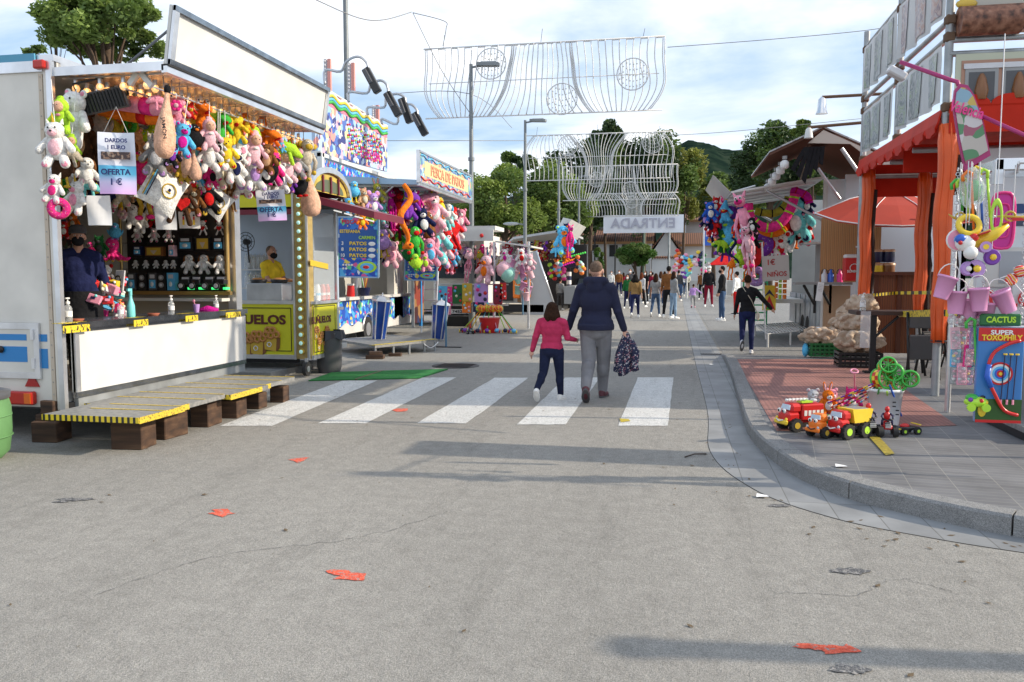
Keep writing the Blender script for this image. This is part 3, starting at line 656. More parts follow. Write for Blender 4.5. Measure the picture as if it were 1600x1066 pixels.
# ================= people =================
SKIN = mat('skin_tone', (.48,.25,.17), .55, 0, .1, 8); SKIN2 = mat('skin_tone_light', (.6,.34,.25), .55, 0, .1, 8)
def person(p, H, face, label, top=('navy','long'), legs='navy', shoe='white', hair=('darkbrown','short'), R=(0,0,0), L=(0,0,0), RA=(0,8,10), LA=(0,8,10),
           vox=.02, slim=1., mask=None, bag=None, cap=None, skin=None, group='people strolling between the stalls', fat=1., hood=False, skirt=None, apron=None, lean=0, torso_extra=None, shortleg=False, hands=False):
 """face: degrees the figure faces, 0 = +Y. R/L = (thigh forward, out, knee bend); RA/LA = (arm forward, out, elbow bend, forearm turn)"""
 SK = skin or SKIN
 root = thing('person', p, label, 'person', group, math.radians(face)); k = H/1.75; root.scale = (k*slim, k*slim, k)
 V = Vector
 hipz = .93; bd = MB(); seg = {}
 def rot(v, sw, out, side):
  q = Matrix.Rotation(math.radians(-out*side), 3, 'Y') @ v; q = Matrix.Rotation(math.radians(sw), 3, 'X') @ q; return q
 LG = []
 for side, (sw, out, kn) in ((1, R), (-1, L)):
  h = V((.095*side, 0, hipz)); t = rot(V((0,0,-1)), sw, out, side); kk = h+t*.43; s_ = Matrix.Rotation(math.radians(-kn), 3, 'X') @ t
  an = kk+s_*.42; tp = kn-sw; fdir = Matrix.Rotation(math.radians(-tp if abs(tp) > 12 else 0), 3, 'X') @ V((side*.12,1,0)).normalized()
  LG.append((h, kk, an, fdir))
 low = min(min(an.z-.085, (an+fd*.16).z-.03) for _,_,an,fd in LG)
 for q in range(2): LG[q] = tuple(v-V((0,0,low)) if i < 3 else v for i, v in enumerate(LG[q]))
 dz = -low; hip = V((0,0,hipz+dz)); ch = V((0,.03*lean,1.27+dz)); sh = V((0,.04*lean,1.42+dz)); nk = V((0,.05*lean,1.5+dz)); hd = V((0,.015+.07*lean,1.635+dz))
 AR = []
 for side, a in ((1, RA), (-1, LA)):
  sw, out, el = a[:3]; tw = a[3] if len(a) > 3 else 0
  s0 = sh+V((.185*side,0,-.015)); u = rot(V((0,0,-1)), sw, out, side); e = s0+u*.28
  fd = Matrix.Rotation(math.radians(el), 3, 'X') @ u; fd = Matrix.Rotation(math.radians(tw*side), 3, 'Z') @ fd; wv = e+fd*.25; AR.append((s0, e, wv, fd))
 def torso(mb, g, m, low_=.0):
  mb.ell(hip+V((0,-.005,.02+low_)), (.165*fat+g,.12*fat+g,.14+g), m, 16, 10); mb.ell(hip.lerp(ch,.5)+V((0,.02*(fat-1)*8,0)), (.14*fat+g,.105*fat+g,.2+g), m, 16, 10)
  mb.ell(ch, (.17*min(fat,1.1)+g,.115*min(fat,1.15)+g,.18+g), m, 16, 10); mb.ell(ch+V((0,-.02,.06)), (.165+g,.1+g,.12+g), m, 14, 8)
  for s in (-1,1): mb.cap(sh+V((s*.06,-.005,.02)), sh+V((s*.17,0,-.015)), .062+g, m, .062+g, 10)
 torso(bd, 0, SK); bd.cap(sh+V((0,0,0)), nk+V((0,.01,.06)), .06, SK, .053)
 bd.ell(hd+V((0,0,.02)), (.075,.092,.105), SK, 16, 12); bd.ell(hd+V((0,.035,-.055)), (.052,.055,.06), SK, 12, 8)     # skull, jaw
 bd.ell(hd+V((0,.098,-.012)), (.014,.024,.024), SK, 8, 6)
 for s in (-1,1): bd.ell(hd+V((s*.078,-.005,-.005)), (.013,.022,.032), SK, 8, 6)
 for h, kk, an, fd in LG:
  bd.cap(h, kk, .082, SK, .052); bd.cap(kk, an, .05, SK, .034); bd.ell(kk.lerp(an,.3)+V((0,-.02,0)), (.048,.055,.11), SK); bd.cap(an+V((0,0,-.04)), an+fd*.14+V((0,0,-.055)), .036, SK, .026)
 for (s0, e, wv, fd), side in zip(AR, (1,-1)):
  bd.cap(s0, e, .048, SK, .038); bd.cap(e, wv, .037, SK, .025)
  pc = wv+fd*.055; bd.ell(pc, (.02,.04,.05), SK, 10, 8, fd.to_track_quat('Z','Y').to_matrix())
  X = fd.cross(V((1,0,0))).normalized(); curl = V((-side,0,0))
  for q in range(4):
   b0 = wv+fd*.09+X*(-.027+.018*q); ln = (.062,.072,.068,.052)[q]; b1 = b0+fd*ln*.55+curl*.008; b2 = b1+fd*ln*.42+curl*.02
   bd.tube([b0-fd*.02, b0, b1, b2], [.0095,.009,.0085,.007], SK, 6)
  fwd = V((0,1,0)); t0 = wv+fd*.03+fwd*.025; bd.tube([t0, t0+fwd*.025+fd*.025, t0+fwd*.03+fd*.06], [.011,.01,.008], SK, 6)
 body = bd.build('body', root, remesh=vox*.55 if hands else vox*.8, smoothit=1)
 # face details
 f = MB(); dk = mat('eye_dark', (.02,.015,.012), .3)
 for s in (-1,1):
  f.ell(hd+V((s*.031,.083,.018)), (.013,.008,.007), plas('white'), 8, 6); f.ell(hd+V((s*.031,.09,.018)), (.006,.004,.006), dk, 6, 5)
  f.box(hd+V((s*.031,.089,.043)), (.034,.006,.006), dk)
 f.tube([hd+V((-.022,.09,-.055)), hd+V((0,.097,-.057)), hd+V((.022,.09,-.055))], .005, mat('lips', (.35,.1,.08)), 5)
 f.build('face', root)
 if mask:
  m_ = MB(); M_ = cloth(mask); m_.ell(hd+V((0,.052,-.045)), (.066,.066,.062), M_, 14, 10)
  for s in (-1,1): m_.tube([hd+V((s*.06,.05,-.02)), hd+V((s*.081,.0,.0)), hd+V((s*.076,-.012,-.02)), hd+V((s*.058,.05,-.07))], .0025, M_, 4)
  m_.build('face_mask', root)
 # hair
 hc, hs = hair; HM = mat('hair_'+hc, {'black':(.012,.01,.009),'darkbrown':(.035,.016,.009),'brown':(.08,.035,.018),'auburn':(.15,.04,.015),'greystubble':(.16,.11,.08),'grey':(.3,.29,.28)}[hc], .85, 0, .35, 40, .4, 90, spec=.15)
 if hs:
  m_ = MB()
  if hs == 'stubble': m_.ell(hd+V((0,-.018,.04)), (.077,.088,.09), HM, 16, 10)
  else: m_.ell(hd+V((0,-.022,.04)), (.085,.095,.1), HM, 16, 10)
  if hs in ('long','curly','bob'):
   ln = {'long':.34,'curly':.24,'bob':.2}[hs]
   for q in range(9):
    a = PI*(q/8); x = mcos(a)*.075; y = -msin(a)*.07-.012
    e = hd+V((x*(1.25 if hs != 'curly' else 1.8), y*1.25, -ln+.03*msin(q*2.1)));
    m_.tube([hd+V((x*.8,y*.8,.07)), hd+V((x*1.1,y*1.05,-.05)), hd+V((x*(1.3 if hs != 'curly' else 1.9),y*1.25,-ln*.6)), e], [.03,.037,.04 if hs != 'curly' else .055,.018], HM, 8)
  if hs == 'bun': m_.ell(hd+V((0,-.09,.1)), (.045,.045,.045), HM, 10, 8)
  if hs == 'tail': m_.tube([hd+V((0,-.1,.05)), hd+V((0,-.14,0)), hd+V((0,-.12,-.15))], [.03,.035,.012], HM, 8)
  m_.build('hair', root, remesh=.012 if vox < .015 else .016, smoothit=1)
 if cap:
  m_ = MB(); CM = cloth(cap); m_.lathe(hd+V((0,-.01,.055)), [(.094,-.01),(.097,.02),(.09,.055),(.06,.085),(.001,.095)], CM, 18)
  m_.prism([hd+V((x*.09,.07+.1*math.sqrt(max(0,1-x*x)),.048-.01*abs(x))) for x in [q/5-1 for q in range(11)]], (0,0,.01), CM); m_.build('cap', root)
 # clothing
 tc_, ts = top; m_ = MB(); TM = cloth(tc_); torso(m_, .018, TM, .02)
 for s0, e, wv, fd in AR:
  if ts == 'long': m_.cap(s0, e, .066, TM, .054); m_.cap(e, wv+fd*-.01, .053, TM, .042); m_.ell(e+V((0,-.01,0)), (.056,.058,.056), TM, 10, 8)
  elif ts == 'half': m_.cap(s0, e, .07, TM, .058); m_.cap(e, e.lerp(wv,.35), .058, TM, .055)
  elif ts == 'short': m_.cap(s0, s0.lerp(e,.62), .066, TM, .062)
 if hood:
  m_.tube([hd+V((-.11,.03,-.13)), hd+V((-.1,-.07,-.12)), hd+V((0,-.12,-.13)), hd+V((.1,-.07,-.12)), hd+V((.11,.03,-.13))], [.04,.055,.065,.055,.04], TM, 10); m_.ell(hd+V((0,-.11,-.19)), (.1,.06,.1), TM)
  m_.cyl(hip+V((0,0,-.03)), hip+V((0,0,.04)), .165*fat+.02, TM, .165*fat+.02, 20)
 if ts == 'long' and hood:
  for s0, e, wv, fd in AR: m_.cyl(wv-fd*.05, wv-fd*.005, .047, TM, .038, 12)
 m_.build('top', root, remesh=vox*.8, smoothit=7)
 m_ = MB(); LM = cloth(legs) if isinstance(legs, str) else legs; m_.ell(hip+V((0,-.012,-.005)), (.172*fat,.135*fat,.125), LM, 16, 10); m_.ell(hip+V((0,-.05,-.05)), (.15*min(fat,1.1),.1,.1), LM, 14, 8)
 jog = 1.25 if shortleg else 1.
 for h, kk, an, fd in LG: m_.cap(h+V((0,0,-.02)), kk, .1, LM, .068*jog); m_.cap(kk, an+V((0,0,.02)), .067*jog, LM, .048*jog); m_.ell(kk.lerp(an,.3)+V((0,-.015,0)), (.064*jog,.068*jog,.12), LM)
 m_.build('trousers', root, remesh=vox*.8, smoothit=1)
 if apron:
  m_ = MB(); AM = cloth(apron); m_.lathe(hip+V((0,.01,0)), [(.21*fat,-.5),(.195*fat,-.2),(.185*fat,.08)], AM, 20); m_.build('apron', root)
 SM = plas(shoe) if isinstance(shoe, str) else shoe
 for h, kk, an, fd in LG:
  m_ = MB(); up = V((0,0,1)); R3 = Matrix((fd.cross(V((0,0,1)) if abs(fd.z) < .9 else V((0,1,0))).normalized(), fd, fd.cross(V((0,0,1)) if abs(fd.z) < .9 else V((0,1,0))).normalized().cross(fd)*-1)).transposed()
  R3 = Matrix.Rotation(math.atan2(-fd.x, fd.y), 3, 'Z') @ Matrix.Rotation(math.asin(max(-1,min(1,fd.z))), 3, 'X')
  c = an+R3 @ V((0,.05,-.05)); SO = plas('white' if shoe in ('white','black') else 'darkgrey')
  m_.ell(c, (.048,.135,.042), SM, 14, 8, R3); m_.ell(an+R3 @ V((0,-.01,-.025)), (.046,.058,.062), SM, 12, 8, R3)
  pts = [R3 @ V((.05*mcos(t)*(1 if msin(t) > 0 else .85), .145*msin(t)+.052, -.086)) + an for t in [2*PI*q/16 for q in range(16)]]
  m_.prism(pts, R3 @ V((0,0,.026)), SO); m_.build('shoe', root)
 if bag:
  m_ = MB(); BM = cloth(bag); m_.rbox(hip+V((.24,-.02,-.08)), (.07,.22,.18), BM, .02)
  m_.tube([hip+V((.22,-.05,0)), ch+V((.08,-.15,-.05)), sh+V((-.1,-.09,.06)), sh+V((-.13,.0,.1)), sh+V((-.08,.11,0)), ch+V((.1,.15,-.1)), hip+V((.22,.06,0))], .008, BM, 6); m_.build('shoulder_bag', root)
 root['_pts'] = 1; del root['_pts']
 return root, LG, AR, hd
# ================= near toy stall (white trailer on the left) =================
TX = -5.75; Y0 = 6.95; Y1 = 10.25
root = thing('toy_stall_trailer', (-7,8.6,0), 'white fairground trailer with raised awning, full of hanging plush toys, nearest on the left', 'stall')
def P(name, fn, parent=root, root_=root, **k):
 b = MB(root_); fn(b); return b.build(name, parent, **k)
def f_(b):
 b.bx(-8.3,TX-.09,Y0-.03,Y0+.03,.32,3.6,CREAMP); b.bx(TX-.055,TX,Y0-.05,Y0+.0,.3,3.6,ALU); b.bx(TX-.09,TX-.055,Y0-.04,Y0+.0,.3,3.6,CREAMP); b.bx(-8.3,TX-.09,Y0-.05,Y0-.032,3.5,3.6,ALU)
 b.bx(TX-.14,TX-.1,Y0-.045,Y0-.03,.32,3.48,mat('beige_trim',(.5,.42,.33),.5)); b.bx(-8.3,TX-.17,Y0-.048,Y0-.031,3.6,3.67,mat('blue_trim',(.08,.3,.45),.5))
 b.bx(-6.6,-6.4,Y0-.036,Y0-.031,.93,1.0,mat('stripe_blue',(.02,.2,.5),.4)); b.bx(-6.6,-5.93,Y0-.034,Y0-.03,.96,1.03,mat('stripe_blue',(.02,.2,.5)))
 b.bx(-6.6,-5.93,Y0-.034,Y0-.03,.7,.89,mat('stripe_blue',(.02,.2,.5)))
 for k in range(26): b.ell((TX-.12,Y0-.047,.45+k*.12), .006, GALV, 6, 4)
P('rear_wall', f_)
def f_(b):
 b.bx(-6.75,-6.0,Y0-.06,Y0-.035,.6,.66,ALU); b.bx(-6.75,-6.0,Y0-.06,Y0-.035,1.08,1.14,ALU); b.bx(-6.06,-6.0,Y0-.06,Y0-.035,.66,1.08,ALU)
 b.bx(-6.75,-6.06,Y0-.052,Y0-.037,.66,1.08,CREAMP); b.bx(-6.75,-6.14,Y0-.055,Y0-.05,.97,1.03,mat('stripe_blue',(.02,.2,.5))); b.bx(-6.75,-6.14,Y0-.055,Y0-.05,.76,.91,mat('stripe_blue',(.02,.2,.5)))
hatch = P('service_hatch', f_)
P('handle', lambda b: b.ell((-6.42,Y0-.07,.88), (.035,.02,.035), BLACKM), hatch)
for z in (.7,.98): P('hinge', lambda b: b.bx(-6.08,-6.05,Y0-.075,Y0-.058,z,z+.1,ALU), hatch)
P('reflector', lambda b: (b.prism([(-6.19,Y0-.035,.52),(-6.03,Y0-.035,.52),(-6.11,Y0-.035,.66)], (0,-.012,0), mat('reflector_red',(.35,.01,.01),.3,0,.2,90))))
def f_(b):
 b.rbox((-6.27,Y0-.06,.41), (.4,.07,.13), mat('lamp_red',(.45,.02,.01),.2), .015); b.bx(-6.16,-6.09,Y0-.1,Y0-.094,.36,.46,mat('lamp_orange',(.7,.14,.01),.2)); b.bx(-6.4,-6.35,Y0-.1,Y0-.094,.36,.46,plas('silver'))
P('tail_light', f_); P('marker_light', lambda b: b.rbox((TX-.1,Y0-.07,3.56), (.12,.05,.08), mat('lamp_red',(.45,.02,.01)), .012))
def f_(b):
 b.bx(-8.3,TX+.01,Y0-.02,Y1+.03,3.6,3.66,ALU); b.bx(TX-.02,TX+.02,Y0+.06,Y1,3.5,3.6,ALU); b.bx(-8.3,TX,Y0+.03,Y1,3.555,3.6,SHADEW)
P('roof', f_)
def f_(b):
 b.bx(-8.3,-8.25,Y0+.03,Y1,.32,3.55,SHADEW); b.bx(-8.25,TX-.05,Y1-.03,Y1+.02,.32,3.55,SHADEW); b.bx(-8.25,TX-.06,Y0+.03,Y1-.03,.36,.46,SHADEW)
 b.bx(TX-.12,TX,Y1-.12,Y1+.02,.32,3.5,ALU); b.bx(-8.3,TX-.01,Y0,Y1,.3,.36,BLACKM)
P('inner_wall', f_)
def f_(b):
 b.bx(TX,TX+.035,Y0+.06,Y1-.02,.46,1.06,WHITEP)
 for z in (.405,1.05): b.bx(TX+.005,TX+.05,Y0+.06,Y1,z,z+.055,CHR)
 b.bx(TX+.01,TX+.055,Y0+.06,Y0+.115,.46,1.05,ALU); b.bx(TX+.01,TX+.055,Y1-.05,Y1,.46,1.05,ALU)
 b.bx(TX-.02,TX+.03,Y0+.1,Y1,.3,.4,GALV)
P('front_panel', f_)
P('counter', lambda b: (b.bx(TX-.55,TX+.08,Y0+.06,Y1,1.105,1.14,mat('counter_top',(.1,.11,.13),.25,.4)), b.bx(TX+.08,TX+.09,Y0+.06,Y1,1.085,1.145,CHR)))
AWX = -4.6
def f_(b):
 A = [(TX,Y0,3.5),(AWX,Y0+.02,3.47),(AWX,Y1+.08,3.47),(TX,Y1+.03,3.5)]
 b.prism(A, (0,0,.035), mat('awning_underside',(.6,.5,.42),.22,.35,.1,2)); b.bx(TX,AWX,Y0-.02,Y0+.02,3.46,3.54,ALU); b.bx(AWX-.02,AWX+.04,Y0-.02,Y1+.1,3.44,3.5,ALU)
 b.bx(AWX-.02,AWX+.055,Y0-.02,Y1+.1,3.50,3.515,RUBBER)
 for k in range(7): b.bx(TX,AWX,Y0+.1+k*.5,Y0+.12+k*.5,3.455,3.47,ALU)
awn = P('awning', f_)
def f_(b):
 a = VX((AWX+.02,Y0,3.52)); t = VX((AWX+.10,Y0,4.04)); up = (t-a); al = VX((0,Y1+.12-Y0,0)); n = VX((.03,0,-.004))
 b.prism([a,a+al,t+al,t], -n, WHITEP)
 for q0, q1 in ((a,a+up*.09),(t-up*.09,t)): b.prism([q0+n*.3,q0+al+n*.3,q1+al+n*.3,q1+n*.3], n, CHR)
 b.prism([a+n*.2,a+n*.2+VX((0,.07,0)),t+n*.2+VX((0,.07,0)),t+n*.2], n, ALU)
 b.prism([a+al+n*.2-VX((0,.05,0)),a+n*.2+al,t+n*.2+al,t+n*.2+al-VX((0,.05,0))], n, ALU)
fas = P('sign_board', f_)
P('stay_rope', lambda b: b.tube([(AWX+.06,Y0+.05,3.86),(-5.2,Y0+.2,3.54)], .012, mat('rope_grey',(.15,.16,.18),.8), 6), fas)
P('awning_bracket', lambda b: (b.box((-4.98,Y0+.1,3.44),(.05,.04,.16),WHITEP,ry(.7)), b.box((-4.86,Y0+.1,3.42),(.05,.04,.18),WHITEP,ry(-.7))), awn)
# bulbs under the awning and along its hanger rails
bb = MB(); bb.cyl((0,0,0),(0,0,.05),.022,ALU,.022,8); bb.ell((0,0,-.03), (.036,.036,.04), BULBG, 9, 7); bb.ell((0,0,-.02), (.014,.014,.018), BULB, 7, 5)
bulb0 = bb.build('light_bulb', root); bulb0.location = (0,0,0); first = True
pts = [(TX+.12+.25*r_+RU(-.02,.02), Y0+.12+k*.145, 3.40) for r_ in range(4) for k in range(23)]
for (x, y, z) in pts[:92]:
 o = bulb0 if first else bulb0.copy()
 if not first: COL.objects.link(o); o.parent = root
 first = False; o.location = VX((x,y,z))-root.location
def f_(b):
 for x in (-4.75,-5.05,-5.35,-5.65): b.cyl((x,Y0+.05,3.33),(x,Y1+.05,3.33),.009,CHAIN,None,6)
 for y in np.arange(Y0+.2, Y1, .13):
  for x in (-4.75,-5.05): b.tube([(x,y,3.46),(x,y,3.36),(x+.02,y,3.31),(x+.04,y,3.33)], .005, CHAIN, 4)
P('hanger_rail', f_, awn)
# back and end shelves
def f_(b):
 g = mat('brass', (.5,.33,.12), .3, .8); ye = Y1-.06; x0 = atY(197,400,10.15).x; x1 = atY(361,400,10.15).x; zt = atY(300,312,10.1).z; zb = atY(300,455,10.1).z
 b.bx(x0,x1,ye-.01,ye+.02,zb,zt,mat('shelf_back',(.025,.02,.018),.5)); b.bx(x0-.04,x1+.04,ye-.16,ye-.10,zb-.05,zb,g); b.cyl((x1,ye-.14,zb),(x1,ye-.14,zt+.06),.035,g,None,10); b.ell((x1,ye-.14,zt+.09),.045,g); b.cyl((x0,ye-.14,zb),(x0,ye-.14,zt),.02,g)
 for y in (379,402,420,455-1):
  if y < 440: z = atY(300,y,10.1).z; b.bx(x0,x0+.98*(x1-x0),ye-.2,ye,z-.008,z,GLASS)
 b.bx(x0+.5*(x1-x0)-.01,x0+.5*(x1-x0)+.01,ye-.15,ye-.01,zb,zt,mat('shelf_back',(.02,.02,.02)))
 b.bx(x0-.05,x0-.02,ye-.3,ye-.25,.46,zb,CREAMP); b.bx(x0,x1,ye-.3,ye-.1,zb-.13,zb-.09,CREAMP); b.bx(x0,x1,ye-.02,ye,.5,zb-.06,mat('beige_board',(.42,.36,.28),.7))
P('glass_shelves', f_)
def f_(b):
 for z in (1.55,1.95,2.35): b.bx(-8.25,-7.98,Y0+.2,Y1-.2,z,z+.02,GLASS)
 b.bx(-8.24,-8.235,Y0+.05,Y1-.1,1.1,3.0,ramp_mat('crowded_backdrop','voronoi',16,[(0,(.03,.02,.02)),(.4,(.1,.05,.03)),(.52,(.35,.1,.08)),(.62,(.05,.1,.05)),(.74,(.5,.45,.35)),(.86,(.06,.1,.25)),(.95,(.5,.3,.05))],.6))
P('back_shelves', f_)
# things on the end shelves
def shelf_pt(px, py, y=10.05): return atY(px, py, y)
row = []
for i, px in enumerate((215,241,264)):
 p = shelf_pt(px,366); o = plush(p, .2, 'bear', 'white', 'lightpink', 'hotpink', yaw=.3); o['label'] = ('leftmost','middle','right-hand')[i]+' white bear with pink nose on the top left glass shelf'; o['group'] = 'white bears on the glass shelf'; del o['_k']
for i, px in enumerate((317,343)):
 p = shelf_pt(px,354); o = plush(p, .19, 'heartbear', 'white', 'red', 'white', yaw=.2); o['label'] = ('left','right')[i]+' small white bear with a heart on the top right glass shelf'; o['group'] = 'white bears with hearts'; del o['_k']
for i, px in enumerate((295,318,344)):
 p = shelf_pt(px,411); o = plush(p, .27, 'dog', 'white', 'brown', 'white', yaw=.7); o['label'] = ('left','middle','right')[i]+' sitting brown and white puppy plush on the glass shelf'; o['group'] = 'puppies on the glass shelf'; del o['_k']
for i, px in enumerate((212,228,244,259,271)):
 p = shelf_pt(px,412); o = plush(p, .12, 'dog', 'white', 'grey', 'white', yaw=.2); o['label'] = 'little white dog figure, '+('first','second','third','fourth','fifth')[i]+' from the left on the glass shelf'; o['group'] = 'little dog figures'; del o['_k']
def carton(px, py, wpx, hpx, c, art, label, y=10.02, d=.08, grp=None):
 p = atY(px, py, y); w = msize(wpx, p); h = msize(hpx, p); root = thing('boxed_toy', p-VX((0,0,h/2)), label, 'boxed toy', grp)
 b = MB(); b.bx(-w/2,w/2,-d/2,d/2,0,h,plas(c)); b.build('carton', root); b = MB(); art(b, w, h, -d/2-.002); b.build('printed_front', root); return root
def art_speakers(b, w, h, y):
 for z in (.3,.72): b.cyl((0,y,h*z),(0,y-.012,h*z),w*.3,plas('grey'),None,14); b.cyl((0,y-.012,h*z),(0,y-.016,h*z),w*.16,plas('silver'),None,12)
def art_window(b, w, h, y): b.bx(-w*.38,w*.38,y-.002,y,h*.12,h*.6,plas('skyblue')); b.bx(-w*.3,w*.3,y-.004,y-.002,h*.68,h*.9,plas('silver')); b.ell((0,y-.01,h*.35),(w*.2,.01,h*.15),plas('white'),8,6)
def art_gold(b, w, h, y): b.bx(-w*.4,w*.4,y-.002,y,h*.1,h*.9,plas('gold')); b.prism([(-w*.2,y-.004,h*.6),(w*.2,y-.004,h*.6),(0,y-.004,h*.15)],(0,.001,0),plas('beige'))
for i, (px, c, a, l) in enumerate(((208,'darkgrey',art_window,'first'),(225,'black',art_speakers,'second'),(241,'darkgrey',art_window,'third'),(255,'black',art_speakers,'fourth'),(270,'skyblue',art_window,'fifth'))):
 carton(px, 440, 14, 27, c, a, f"{'boxed pair of round speakers' if a is art_speakers else 'boxed gadget with pale window'}, {l} from the left on the bottom shelf", grp='boxed prizes on the bottom shelf')
carton(292,381,24,20,'black',art_window,'black boxed gadget on the middle right glass shelf'); carton(319,381,24,20,'black',art_gold,'black box with gold front on the middle right glass shelf'); carton(343,381,18,20,'black',art_window,'narrow black box at the right end of the glass shelf')
carton(217,392,14,14,'navy',art_window,'dark blue boxed prize on the middle left shelf'); carton(243,393,30,14,'brown',art_gold,'flat box with gold trinkets on the middle left shelf'); carton(270,392,9,17,'lightpink',art_window,'small pink box on the middle shelf beside the gold trinkets')
for i, px in enumerate((291,308,328,346)):
 p = atY(px,446,9.98); r = thing('toy_jeep', p-VX((0,0,.055)), 'black toy jeep with chrome wheels, '+('first','second','third','last')[i]+' from the left on the bottom shelf', 'toy car', 'toy jeeps on the shelf')
 b = MB(); b.rbox((0,0,.1),(.14,.1,.07),plas('black'),.01); b.rbox((0,.02,.15),(.12,.07,.05),plas('black'),.01); b.bx(-.05,.05,-.02,-.017,.13,.165,plas('silver')); b.build('body', r)
 for s in (-.04,):
  b = MB(); b.cyl((s,-.05,.05),(s,-.07,.05),.048,RUBBER,None,16); b.cyl((s,-.07,.05),(s,-.074,.05),.03,plas('silver'),None,12); b.build('wheel', r)
 b = MB(); b.bx(.05,.09,-.05,.05,.0,.03,mat('green_led',(.05,.8,.2),.4,emit=1.2)); b.build('lamp', r)
# bottles and goods on the counter
def pump_bottle(p, h, c='clear', label='', cap='white'):
 r = thing('pump_bottle', p, label, 'bottle'); k = h/.2; r.scale = (k,k,k); b = MB(); M_ = CLEAR if c == 'clear' else plas(c)
 b.lathe((0,0,0), [(.03,0),(.033,.01),(.033,.11),(.025,.13),(.014,.14),(.014,.15)], M_, 14); b.build('bottle_body', r)
 b = MB(); b.lathe((0,0,.15), [(.017,0),(.017,.018),(.005,.02),(.005,.04)], plas(cap), 10); b.rbox((.008,-.012,.195),(.02,.045,.012),plas(cap),.004); b.build('pump', r)
 b = MB(); b.lathe((0,0,0), [(.0335,.045),(.0335,.09)], PAPER, 14); b.build('bottle_label', r)
zc = 1.14
def onc(px, py, X=-5.83): v = atX(px, py, X); v.z = zc; return v
pump_bottle(onc(107,505), .24, label='clear sanitiser pump bottle at the near end of the white stall counter'); pump_bottle(onc(189,496), .2, label='clear pump bottle beside the turquoise bottle on the counter', cap='orange')
pump_bottle(onc(268,493), .22, label='clear sanitiser pump bottle in the middle of the stall counter'); pump_bottle(onc(338,488), .2, label='clear sanitiser pump bottle at the far end of the stall counter')
r = thing('spray_bottle', onc(205,496), 'tall turquoise spray bottle standing on the stall counter', 'bottle'); b = MB(); b.lathe((0,0,0), [(.04,0),(.045,.02),(.042,.13),(.02,.2),(.016,.24)], plas('turquoise'), 14); b.build('bottle_body', r)
b = MB(); b.cyl((0,0,.24),(0,0,.3),.02,plas('turquoise')); b.box((.01,-.03,.3),(.02,.07,.03),plas('turquoise')); b.build('trigger', r)
for px, l in ((120,'terracotta saucer beside the near pump bottle on the counter'),(240,'terracotta saucer in the middle of the stall counter')):
 b = MB(); b.lathe(onc(px,497), [(.05,0),(.07,.025),(.065,.028)], mat('terracotta',(.35,.1,.05),.7), 14); b.build('saucer', None, l, 'saucer')
r = thing('plastic_cup', onc(307,488), 'lilac plastic cup with a pink spoon on the counter', 'cup'); b = MB(); b.lathe((0,0,0), [(.03,0),(.042,.1)], plas('lilac'), 12); b.build('cup', r); b = MB(); b.tube([(0,0,.05),(-.03,0,.13)], .005, plas('pink')); b.ell((-.035,0,.14),(.02,.01,.02),plas('pink')); b.build('spoon', r)
b = MB(); p = onc(327,489); b.tube([p+VX((-.12,-.08,.01)),p+VX((-.02,0,.03)),p+VX((.1,.05,.015))],[.02,.045,.02],plushm('magenta'),8); b.build('folded_cloth', None, 'bright pink cloth lying at the far end of the stall counter', 'cloth')
colz = ['red','white','skyblue','pink','black','yellow','navy','white','hotpink','silver','cream','turquoise']
for i in range(26):      # jumble of boxed trinkets and tools heaped behind the counter
 px = 142+i*2.1+RU(-3,3); p = atX(px, 470+RU(-32,22), -6.25+RU(-.2,.1)); c = colz[i % 12]
 r = thing('trinket_box', p, f"{cw(c)} trinket packet in the heap behind the counter beside the vendor", 'trinket', 'trinkets heaped behind the counter'); r.rotation_euler = (RU(-.5,.5), RU(-.6,.6), RU(0,3))
 b = MB(); b.rbox((0,0,0),(RU(.08,.16),RU(.04,.08),RU(.05,.12)),plas(c),.006); b.build('carton', r)
 b = MB(); b.box((0,-.043,0),(.05,.004,.03),plas(colz[(i*5+3) % 12])); b.ell((.02,-.04,.03),.018,plas(colz[(i*7+2) % 12]),8,6); b.build('printed_front', r)
r = thing('boxed_speaker', atY(185,412,10.05)+VX((0,-.4,0)), 'tall dark box with two round speakers standing left of the gold frame', 'speaker'); b = MB(); b.rbox((0,0,-.08),(.15,.08,.36),plas('black'),.01); art_speakers(b,.17,.36,-.045); b.build('cabinet', r)
r = thing('boxed_headphones', atX(187,440,-6.3), 'pale flat pack with headphones leaning behind the counter', 'boxed toy'); b = MB(); b.rbox((0,0,0),(.12,.02,.26),plas('silver'),.005,rx(-.2)); b.torus((0,-.03,.03),.035,.01,plas('black'),14,6,rx(PI/2)); b.torus((0,-.03,-.05),.035,.01,plas('black'),14,6,rx(PI/2)); b.build('pack', r)
